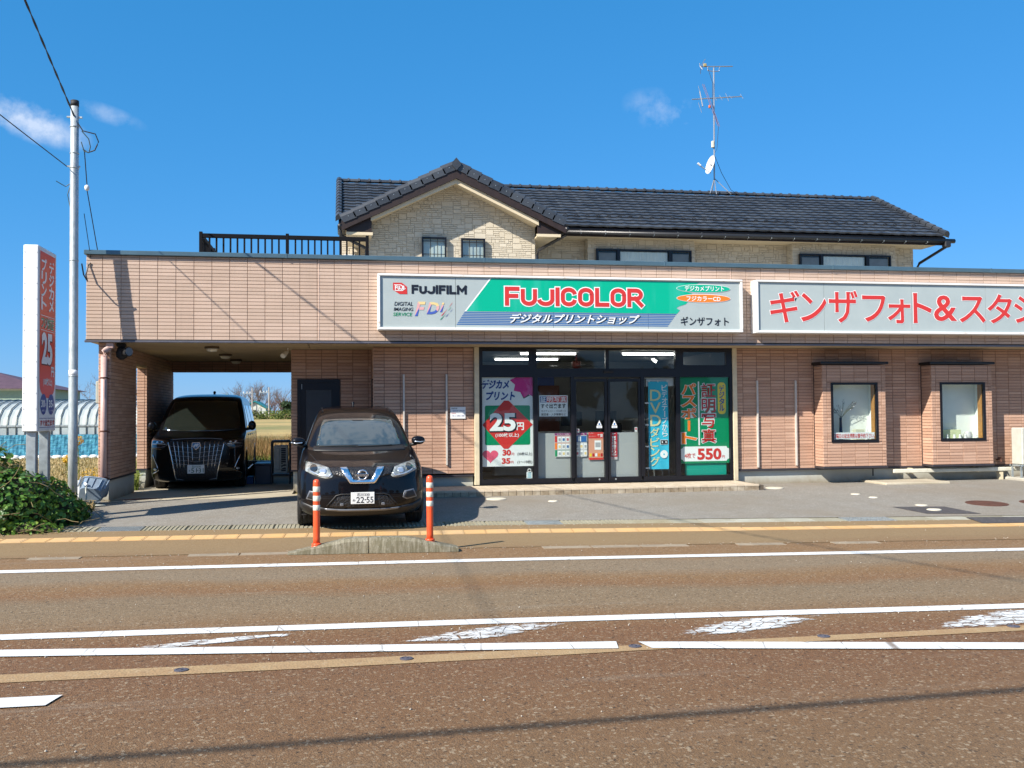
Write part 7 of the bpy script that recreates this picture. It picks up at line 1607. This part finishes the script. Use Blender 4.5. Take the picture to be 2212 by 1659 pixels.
simple('storage_box', MB().cbox(-1.80, 20.62, .205, -1.48, 21.4, .60, .01).cbox(-1.82, 20.60, .60, -1.47, 21.42, .64, .008), plain('dark_blue_grey_box', (.035, .05, .08), .4), 'dark storage box with a blue-grey lid left of the outdoor unit in the carport', 'box')
simple('blue_crate', MB().cbox(-1.98, 20.75, .205, -1.85, 21.0, .36, .006), plain('crate_blue', (.03, .10, .28), .5), 'small blue crate on the carport floor beside the van', 'crate')

# ================================================================== PLANTS
def leafy(b, c, r, n, size, rr, flat=.0, shape=None):
    for k in range(n):
        while True:
            p = Vector((rr.uniform(-1, 1), rr.uniform(-1, 1), rr.uniform(-1, 1)))
            if p.length < 1: break
        p = p.normalized()*p.length**.45; q = Vector((c[0]+p.x*r[0], c[1]+p.y*r[1], c[2]+p.z*r[2]))
        if q.z < .03: continue
        if shape and not shape(q): continue
        s = size*rr.uniform(.6, 1.35); d = (p+Vector((rr.uniform(-.7, .7), rr.uniform(-.7, .7), rr.uniform(-.3, .8)))).normalized(); t = d.orthogonal().normalized(); t = (Matrix.Rotation(rr.uniform(0, 2*pi), 3, d)@t); u = d.cross(t)
        bend = d*s*-.25
        b.add([q-t*s, q-t*s*.35+u*s*.75+bend*-.2, q+t*s*.35+u*s*.6, q+t*s*1.1+bend, q+t*s*.35-u*s*.6, q-t*s*.35-u*s*.75+bend*-.2], [(0, 1, 2, 3), (0, 3, 4, 5)])
M_ivy = leafmat('ivy_leaf', (.018, .06, .012), (.05, .14, .022), (.13, .26, .04), .22, .42); M_ivy2 = leafmat('bindweed_leaf', (.07, .17, .025), (.15, .30, .04), (.27, .36, .07), .3, .5)
M_twig = plain('dry_stem', (.20, .15, .07), .9, 0, .3, 10); M_darkin = plain('foliage_shade', (.03, .028, .015), .95)  # near-black core colour stands in for the shade deep inside the foliage
def stems(b, c, r, n, L, rr, rad=.004):
    for k in range(n):
        p = Vector((c[0]+rr.uniform(-1, 1)*r[0], c[1]+rr.uniform(-1, 1)*r[1], max(.05, c[2]+rr.uniform(-.6, .8)*r[2]))); d = Vector((rr.uniform(-1, 1), rr.uniform(-1, .6), rr.uniform(-.3, 1))).normalized(); pts = [p]
        for q in range(4): d = (d+Vector((rr.uniform(-.6, .6), rr.uniform(-.6, .6), rr.uniform(-.6, .3)))).normalized(); p = p+d*L/4; pts.append(p)
        b.tube(pts, rad, 4, caps=False)
rr = random.Random(11)
def bush(name, lumps, n, size, lab, mat, cat_='bush', nst=90):
    e = empty(name, (lumps[0][0][0], lumps[0][0][1], gz(lumps[0][0][1])), 0, lab, cat_); tot = sum(l[1][0]*l[1][2] for l in lumps); b = MB(); s = MB(); core = MB()
    for c, r in lumps:
        k = int(n*r[0]*r[2]/tot); leafy(b, c, r, k, size, rr); stems(s, c, r, int(nst*r[0]*r[2]/tot), .5, rr)
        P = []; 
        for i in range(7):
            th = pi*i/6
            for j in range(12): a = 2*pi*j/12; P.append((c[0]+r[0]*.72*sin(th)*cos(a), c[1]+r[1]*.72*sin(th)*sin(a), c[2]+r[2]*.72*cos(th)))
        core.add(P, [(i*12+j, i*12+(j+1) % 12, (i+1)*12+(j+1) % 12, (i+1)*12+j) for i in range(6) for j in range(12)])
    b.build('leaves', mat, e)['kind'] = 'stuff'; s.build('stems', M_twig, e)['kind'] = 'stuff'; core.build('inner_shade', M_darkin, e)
    return e
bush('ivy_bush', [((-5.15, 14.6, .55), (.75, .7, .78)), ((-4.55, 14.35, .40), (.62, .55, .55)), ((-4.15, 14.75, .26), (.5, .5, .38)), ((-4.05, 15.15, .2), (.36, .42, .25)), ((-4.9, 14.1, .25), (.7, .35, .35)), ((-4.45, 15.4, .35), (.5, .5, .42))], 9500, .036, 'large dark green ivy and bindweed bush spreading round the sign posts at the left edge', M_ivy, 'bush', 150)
bush('bindweed', [((-5.1, 14.25, .55), (.62, .42, .62)), ((-5.3, 13.95, .22), (.5, .25, .3)), ((-4.35, 14.0, .12), (.6, .16, .14))], 2600, .03, 'pale green bindweed scrambling over the front left of the ivy bush', M_ivy2, 'climbing plant', 160)
M_pur = plain('purple_petal', (.10, .06, .42), .6)
for x, z, w in ((-4.72, .80, 'left one'), (-4.63, .81, 'right one')):
    b = MB(); c = Vector((x, 13.83, z))
    for k in range(5): a = 2*pi*k/5; d = Vector((cos(a), -.25, sin(a))); t = Vector((-sin(a), 0, cos(a))); b.add([c, c+d*.02+t*.014, c+d*.034, c+d*.02-t*.014], [(0, 1, 2, 3)])
    simple('flower', b, M_pur, 'small purple morning-glory flower on the ivy bush, '+w+' of the pair', 'flower', 'purple flowers on the ivy bush')
# dry straw ground beyond the bush and weeds behind the carport
def blades(name, n, area, h, mat, rr, bend=.5, w=.006, zf=gz, kind='stuff', lean=1.0):
    b = MB()
    for k in range(n):
        x, y = area(rr); z = zf(y) if y < 34 else .17; a = rr.uniform(0, 2*pi); hh = h*rr.uniform(.5, 1.3); l = bend*hh*rr.uniform(.2, 1)*lean; d = Vector((cos(a), sin(a), 0)); t = Vector((-sin(a), cos(a), 0))*w*rr.uniform(.6, 1.5); p = Vector((x, y, z-.02))
        m = p+Vector((0, 0, hh*.55))+d*l*.3; e = p+Vector((0, 0, hh*(1-.35*bend)))+d*l; b.add([p-t, p+t, m+t*.8, m-t*.8, e], [(0, 1, 2, 3), (3, 2, 4)])
    o = b.build(name, mat); 
    if kind: o['kind'] = kind
    return o
M_straw = leafmat('straw', (.30, .20, .09), (.42, .31, .15), (.52, .42, .24), .2, .7); M_weed = leafmat('brown_weed', (.16, .08, .035), (.26, .15, .06), (.36, .25, .10), .2, .8); M_gweed = leafmat('green_weed', (.06, .10, .02), (.14, .18, .035), (.26, .27, .06), .3, .7)
u_ = rr.uniform
tag(blades('straw_stubble', 15000, lambda q: (lambda y: (q.uniform(-.40*y+.4, -.235*y-.1), y))(16.0+19*q.random()**1.6), .17, M_straw, rr, 1.0, .008), 'dry straw and stubble covering the field between the ivy bush and the greenhouse', 'straw')
tag(blades('brown_weeds', 16000, lambda q: (q.uniform(-5.2, .6), q.uniform(25.5, 33.5)), .85, M_weed, rr, .45, .007), 'tall dry brown weeds growing behind the carport', 'weeds')
tag(blades('green_weeds', 2600, lambda q: (q.uniform(-5.0, .2)*.6-1.8, q.uniform(24.2, 26.5)), .5, M_gweed, rr, .6, .009), 'green and yellow weeds along the rear kerb of the carport', 'weeds')
tag(blades('yellow_weeds', 3200, lambda q: (lambda y: (q.uniform(-.228*y, -.20*y), y))(q.uniform(19.5, 26)), .42, M_gweed, rr, .7, .010), 'yellow-green weeds seen through the side opening of the carport', 'weeds')
M_gold = leafmat('goldenrod_flower', (.45, .24, .01), (.62, .36, .02), (.70, .48, .05), .2, .7)
def goldenrod(x, y, h, lab, spread=.07, fl=60):
    e = empty('goldenrod', (x, y, gz(y)), 0, lab, 'wild flower', 'goldenrod plants in the field'); s = MB(); l = MB(); f = MB(); z0 = gz(y)
    s.tube([(x, y, z0), (x+.03, y, z0+h*.5), (x, y, z0+h)], .006, 5)
    for k in range(50):
        z = z0+h*rr.uniform(.25, .9); a = rr.uniform(0, 2*pi); d = Vector((cos(a), sin(a), .4)); p = Vector((x, y, z)); t = Vector((-sin(a), cos(a), 0))*.008; l.add([p-t, p+t, p+d*.09+t, p+d*.11], [(0, 1, 2, 3)])
    leafy(f, (x, y, z0+h), (spread*1.2, spread, spread), fl*5, .012, rr)
    s.build('stem', M_gweed, e); l.build('leaves', M_gweed, e); f.build('flower_head', M_gold, e)
goldenrod(-4.72, 18.4, 1.02, 'tallest goldenrod with an orange-yellow head, left of the pink downpipe', .09); goldenrod(-5.02, 18.9, .66, 'shorter goldenrod just right of the steel pole', .08)
goldenrod(-4.75, 19.6, .28, 'low spreading goldenrod clump right of the steel pole, near the ground', .2, 90); goldenrod(-2.55, 25.4, .78, 'goldenrod with yellow heads behind the right side of the van', .16, 90); goldenrod(-3.0, 26.3, .85, 'second goldenrod clump behind the van, a little to the left', .18, 70)
M_bsh = leafmat('field_bush_leaf', (.03, .05, .012), (.07, .10, .02), (.13, .15, .035), .2, .7)
def crown_tree(name, x, y, h, cr, cz, lab, mat, n=900, size=.25, trunk=.12, cat_='tree', limbs=6, group=None, z0=.17):
    e = empty(name, (x, y, z0), 0, lab, cat_, group); t = MB(); t.tube([(x, y, z0-.1), (x+.1*trunk, y, z0+h*.35), (x, y, z0+h*.7)], [trunk, trunk*.8, trunk*.4], 8); l = MB()
    for k in range(limbs):
        a = 2*pi*k/limbs+rr.uniform(-.3, .3); s0 = z0+h*rr.uniform(.3, .6); p1 = Vector((x+cr*.75*cos(a), y+cr*.75*sin(a), s0+h*.25)); t.tube([(x, y, s0), (x+cr*.35*cos(a), y+cr*.35*sin(a), s0+h*.1), p1], [trunk*.5, trunk*.3, trunk*.12], 6)
    for k in range(9):
        a = rr.uniform(0, 2*pi); q = rr.uniform(.15, .62)*cr; c = (x+q*cos(a), y+q*sin(a), z0+cz+rr.uniform(-.3, .35)*(h-cz)*.8); s = rr.uniform(.35, .55)*cr; leafy(l, c, (s, s, s*.8), n//9, size, rr)
    t.build('trunk', M_twig, e); l.build('crown', mat, e); return e
M_dk_l = leafmat('dark_evergreen', (.006, .018, .006), (.015, .035, .010), (.03, .06, .02), .1, .7); M_redl = leafmat('reddish_leaf', (.10, .03, .02), (.16, .06, .03), (.10, .12, .03), .25, .6)
# hedge of mixed scrub far behind
sc = [('scrub_bush', -11.0, 84, 1.9), ('scrub_bush', -9.3, 86, 1.5), ('scrub_bush', -7.7, 85, 1.7), ('scrub_bush', -6.2, 86, 1.4), ('scrub_bush', -4.7, 84, 1.6), ('scrub_bush', -13, 88, 1.7), ('scrub_bush', -3.0, 86, 1.5), ('scrub_bush', -15.2, 86, 1.8)]
for i, (nm, x, y, h) in enumerate(sc):
    e = empty(nm, (x, y, .17), 0, 'low green scrub bush on the far field edge, number %s from the left' % ['four', 'five', 'six', 'seven', 'eight'][0] if False else ['low green scrub bush at the far field edge hidden by the van roof', 'low green scrub bush at the far field edge just right of the van roof', 'low green scrub bush in front of the far green-roofed building', 'low green scrub bush at the far field edge right of the green-roofed building', 'yellowish scrub bush at the far field edge beside the carport right wall', 'low scrub bush at the far field edge behind the van windscreen', 'low scrub bush at the far field edge hidden by the side door wall', 'low scrub bush at the far field edge near the greenhouse end'][i], 'bush', 'scrub bushes at the far field edge')
    l = MB(); leafy(l, (x, y, 1.5), (1.2, .9, .25+h*.22), 420, .09, rr); l.build('leaves', M_bsh if i % 3 else M_gweed, e)
    st_ = MB(); stems(st_, (x, y, 1.5), (.8, .5, .4), 8, 1.0, rr, .02); st_.build('stems', M_twig, e)
M_bare = plain('bare_branch', (.16, .12, .10), .9, 0, .2, 2)
def bare_tree(x, y, h, r, lab, seed, mat=None, nb=9):
    e = empty('bare_tree', (x, y, .17), 0, lab, 'tree', 'leafless trees on the horizon'); q = random.Random(seed); t = MB(); tw = MB()
    t.tube([(x, y, 0), (x+.1, y, h*.3), (x, y, h*.6)], [.22, .16, .08], 8)
    def br(p, d, L, rad, lv):
        pts = [p]; 
        for k in range(3): d = (d+Vector((q.uniform(-.35, .35), q.uniform(-.35, .35), q.uniform(-.1, .3)))).normalized(); p = p+d*L/3; pts.append(p)
        tw.tube(pts, [rad, rad*.7, rad*.5, rad*.3], 4 if lv else 5, caps=False)
        if lv:
            for k in range(4): br(pts[q.randint(1, 3)], (d+Vector((q.uniform(-1, 1), q.uniform(-1, 1), q.uniform(-.3, .7)))).normalized(), L*q.uniform(.5, .75), rad*.5, lv-1)
    for k in range(nb): a = q.uniform(0, 2*pi); br(Vector((x, y, h*q.uniform(.22, .5))), Vector((cos(a)*r/h*1.5, sin(a)*r/h*1.5, 1)).normalized(), h*.42, .07, 3)
    t.build('trunk', mat or M_bare, e); tw.build('branches', mat or M_bare, e)
bare_tree(-11.2, 112, 4.4, 2.2, 'pale grey leafless tree just right of the van roof, leftmost of the far bare trees', 3); bare_tree(-9.6, 116, 4.6, 2.4, 'tall leafless tree above the left end of the green-roofed building', 5)
bare_tree(-8.2, 114, 3.6, 2.4, 'rounded brownish leafless tree behind the green-roofed building', 8, plain('brown_branch', (.17, .10, .08), .9)); bare_tree(-6.9, 118, 4.0, 1.6, 'thin leafless tree between the green-roofed building and the dark evergreen', 12)
bare_tree(-27.8, 120, 6.2, 2.6, 'grey leafless tree beyond the greenhouse just right of the steel pole', 21); bare_tree(-25.2, 124, 5.8, 2.8, 'grey leafless tree beyond the greenhouse left of the carport wall', 22)
crown_tree('evergreen_tree', -6.0, 112, 4.2, 1.3, 2.1, 'dark evergreen tree on the horizon beside the right edge of the carport opening', M_dk_l, 900, .16, .15)
crown_tree('evergreen_tree', -32.5, 130, 3.6, 2.2, 1.9, 'low dark evergreen just right of the roadside sign, beyond the greenhouse', M_dk_l, 500, .3, .2)
crown_tree('garden_shrub', -3.72, 31, 2.35, .42, 1.9, 'leafy green shrub whose top shows above the van roof', M_ivy2, 320, .055, .02, 'shrub'); crown_tree('garden_shrub', -4.75, 31.5, 2.1, .40, 1.75, 'reddish shrub whose top shows above the left part of the van roof', M_redl, 300, .05, .02, 'shrub')
crown_tree('round_tree', -9.9, 60, 2.5, .9, 1.4, 'dark round tree just right of the rear left carport wall', M_dk_l, 500, .1, .08)
# far poles
for x, y, h, lab in ((-26.4, 115, 7.6, 'distant concrete utility pole with a cross arm beyond the greenhouse'), (-20.3, 112, 7.0, 'distant utility pole at the left edge of the carport opening'), (-7.35, 100, 4.5, 'distant grey pole right of the green-roofed building'), (-9.0, 100, 4.4, 'distant pole in front of the green-roofed building')):
    e = empty('distant_pole', (x, y, .17), 0, lab, 'utility pole', 'distant utility poles'); MB().tube([(x, y, 0), (x, y, h)], [.085, .06], 8).build('shaft', plain('pole_concrete', (.36, .33, .30), .8), e)
    MB().box(x-.9, y-.05, h-.6, x+.1, y+.05, h-.52).build('cross_arm', M_galv, e)
    for k in (-.85, -.5, -.2): MB().cyl((x+k, y, h-.52), .05, .16, 6).build('insulator', M_white, e)
# green-roofed white building far away
fb = empty('distant_building', (-8.8, 104, .17), 0, 'distant white building with a teal metal roof beyond the fields', 'building'); M_fw = plain('far_white_wall', (.56, .58, .52), .8); M_teal = plain('teal_roof', (.02, .22, .22), .5)
MB().prism([(-10.1, .6), (-7.9, .6), (-7.9, 2.35), (-9.0, 3.0), (-10.1, 2.5)], 103, 110, 'y').build('wall', M_fw, fb)
MB().prism([(-10.2, 2.47), (-9.0, 3.04), (-7.75, 2.3), (-7.75, 2.4), (-9.0, 3.16), (-10.2, 2.58)], 102.8, 110.2, 'y').build('roof', M_teal, fb)
for x in (-9.75, -9.3, -8.85, -8.4): MB().box(x-.03, 102.96, .7, x+.03, 103, 2.4 if x in (-9.75, -8.4) else 2.7).build('wall_post', plain('far_grey', (.2, .2, .2), .8), fb)
MB().box(-9.15, 102.95, 1.9, -8.9, 103, 2.2).build('window', M_blackmat, fb)
MB().prism([(-9.6, .4), (-8.3, .4), (-8.3, 1.5), (-8.95, 1.85), (-9.6, 1.5)], 101.5, 102.9, 'y').build('porch', plain('far_beige', (.42, .36, .26), .8), fb); MB().prism([(-9.7, 1.48), (-8.95, 1.88), (-8.2, 1.48), (-8.2, 1.58), (-8.95, 1.98), (-9.7, 1.58)], 101.3, 102.9, 'y').build('porch_roof', plain('far_grey_roof', (.14, .13, .13), .7), fb)
# pale green house at the far left
fh = empty('distant_house', (-21, 62, .17), 0, 'distant pale green house with a dark purple roof at the left edge of the picture', 'house'); M_pg = plain('pale_green_wall', (.32, .42, .34), .8); M_pr = plain('purple_roof', (.10, .055, .07), .6, 0, .2, 3)
MB().box(-32, 60, 0, -17.3, 68, 3.35).build('wall', M_pg, fh); b = MB(); b.add([(-32.4, 59.6, 3.3), (-16.9, 59.6, 3.3), (-16.9, 68.4, 3.3), (-32.4, 68.4, 3.3), (-27.5, 64, 4.55), (-21.5, 64, 4.55)], [(0, 1, 5, 4), (1, 2, 5), (2, 3, 4, 5), (3, 0, 4), (3, 2, 1, 0)]); b.build('roof', M_pr, fh)
for x in (-20.6, -19.9, -19.2, -18.65, -22.5, -23.5): f_ = MB().box(x-.16, 59.95, 2.0, x+.16, 60, 2.65).build('window', M_blackmat, fh); MB().box(x-.11, 59.94, 2.06, x+.11, 59.948, 2.6).build('pane', M_pane2, f_)
MB().box(-32.1, 59.9, 3.2, -17.2, 60, 3.3).build('eave_trim', M_white, fh)
# greenhouse
gh = empty('greenhouse', (-10, 39, .17), 0, 'long low plastic-film tunnel greenhouse beyond the straw field', 'greenhouse')
M_film = MT('greenhouse_film'); _f = M_film.noise(1.2, 5, .7, sc=(1, 1, .3)); _t = M_film.n('ShaderNodeBsdfTranslucent'); _t.inputs[0].default_value = (.62, .68, .66, 1); M_film.pbr(M_film.mix(M_film.mr(_f, .35, .7, 0, 1), (.58, .64, .63), (.72, .77, .76)), .3, 0, _f, .5, .05)
_m = M_film.n('ShaderNodeMixShader'); _m.inputs[0].default_value = .35; M_film.l(M_film.p.outputs[0], _m.inputs[1]); M_film.l(_t.outputs[0], _m.inputs[2]); M_film.l(_m.outputs[0], M_film.o.inputs['Surface']); M_film = M_film.m
GX0, GX1, GY0, GY1 = -22.0, -7.05, 36.0, 42.0
arch = [(GY0, 1.32), (GY0+.12, 1.62), (GY0+.5, 1.92), (GY0+1.2, 2.13), (GY0+2.1, 2.24), (GY0+3, 2.28), (GY0+3.9, 2.24), (GY0+4.8, 2.13), (GY0+5.5, 1.92), (GY0+5.88, 1.62), (GY1, 1.32)]
b = MB(); n = len(arch); xs = [GX0+.29*i for i in range(int((GX1-GX0)/.29)+1)]
vs = [(x+.145*h_, y, z-(.025 if h_ else 0)) for x in xs[:-1] for h_ in (0, 1) for y, z in arch]+[(xs[-1], y, z) for y, z in arch]; m = len(vs)//n
b.add(vs, [(i*n+j, i*n+j+1, (i+1)*n+j+1, (i+1)*n+j) for i in range(m-1) for j in range(n-1)]); b.add([(GX1, y, z) for y, z in arch]+[(GX1, GY1, .15), (GX1, GY0, .15)], [tuple(range(n+2))]); b.build('film_cover', M_film, gh)
hb = MB().tube([(0, GY0-.02, .15)]+[(0, y-.02 if y < 39 else y+.02, z+.025) for y, z in arch]+[(0, GY1+.02, .15)], .017, 5).mesh('hoop', plain('hoop_steel', (.12, .14, .14), .5, .4))
for x in xs: link('hoop', hb, gh, Matrix.Translation((x, 0, 0)))
MB().box(GX0, GY0-.03, 1.30, GX1, GY0-.005, 1.36).build('side_rail', M_galv, gh)
M_sfilm = plain('side_film', (.38, .44, .46), .3, 0, .25, 2); MB().box(GX0, GY0, 1.02, GX1, GY0+.01, 1.30).build('side_film', M_sfilm, gh)
M_net = MT('blue_net'); _f = M_net.noise(3, 5, .7, sc=(.25, 1, 3)); _g = M_net.noise(26, 3, .6, sc=(.05, 1, 1)); M_net = M_net.pbr(M_net.mix(M_net.mr(_g, .38, .62, 0, 1), (.02, .15, .27), (.07, .32, .44)), .6, 0, _f, .6, .04)
b = MB(); ns = 160; vs = []
for i in range(ns+1):
    x = GX0+(GX1-GX0)*i/ns
    for j in range(6): vs.append((x, GY0-.04-.02*sin(i*1.7+j)-.01*j, .16+.86*j/5))
b.add(vs, [(i*6+j, (i+1)*6+j, (i+1)*6+j+1, i*6+j+1) for i in range(ns) for j in range(5)]); b.build('side_net', M_net, gh)
sb = MB(); sb.lathe((0, 0, 0), [(.05, 0), (.13, .03), (.15, .09), (.1, .15), (.01, .165)], 10); sbm = sb.mesh('sandbag', M_white, True)
for k in range(22):
    o = bpy.data.objects.new('sandbag', sbm); COL.objects.link(o); x = -13.2+k*.285+rr.uniform(-.04, .04); o.location = (x, GY0-.35, .16); o.scale = (rr.uniform(.8, 1.3), .8, rr.uniform(.8, 1.1))
    tag(o, 'white sandbag in the row along the foot of the blue greenhouse net', 'sandbag', 'white sandbags along the greenhouse')
# ---- opposite side of the street, behind the viewer (seen only as reflections)
ob = empty('opposite_house', (-2, -22, 0), 0, 'two-storey grey house on the far side of the street behind the viewer', 'house'); M_ow = plain('opposite_wall', (.22, .20, .18), .8); 
MB().box(-9, -26, 0, 4, -19, 5.2).build('wall', M_ow, ob); MB().prism([(-27, 5.1), (-18, 5.1), (-22.5, 7.6)], -9.6, 4.6, 'x').build('roof', M_pr, ob)
for x in (-7, -4, -1, 2):
    for z in (1.0, 3.4): MB().box(x-.8, -19, z, x+.8, -18.96, z+1.2).build('window', M_pane2, ob)
for i, (x, h) in enumerate(((-22, 4.5), (-14, 5.5), (8, 5), (13, 6), (19, 4.6), (27, 5.4))):
    crown_tree('street_tree', x, -20+(i % 3), h, 2.6, h*.62, 'dark leafy tree on the far side of the street, '+['far left', 'left of the grey house', 'right of the grey house', 'tallest on the right', 'second from the far right', 'far right'][i], M_dk_l, 500, .42, .2, z0=0, group='trees across the street')
hd = empty('opposite_hedge', (0, -15, 0), 0, 'clipped dark hedge along the far side of the street behind the viewer', 'hedge'); l = MB()
for k in range(4200):
    q = Vector((R.uniform(-26, 30), -15+R.uniform(-.4, .4), R.uniform(0, 1.3))); d = Vector((R.uniform(-1, 1), R.uniform(-1, 1), R.uniform(-1, 1))).normalized(); t = d.orthogonal().normalized(); u2 = d.cross(t); l.add([q-t*.14, q+u2*.09, q+t*.14, q-u2*.09], [(0, 1, 2, 3)])
MB().box(-26, -15.35, 0, 30, -14.65, 1.2).build('inner_mass', M_darkin, hd); l.build('leaves', M_dk_l, hd)['kind'] = 'stuff'
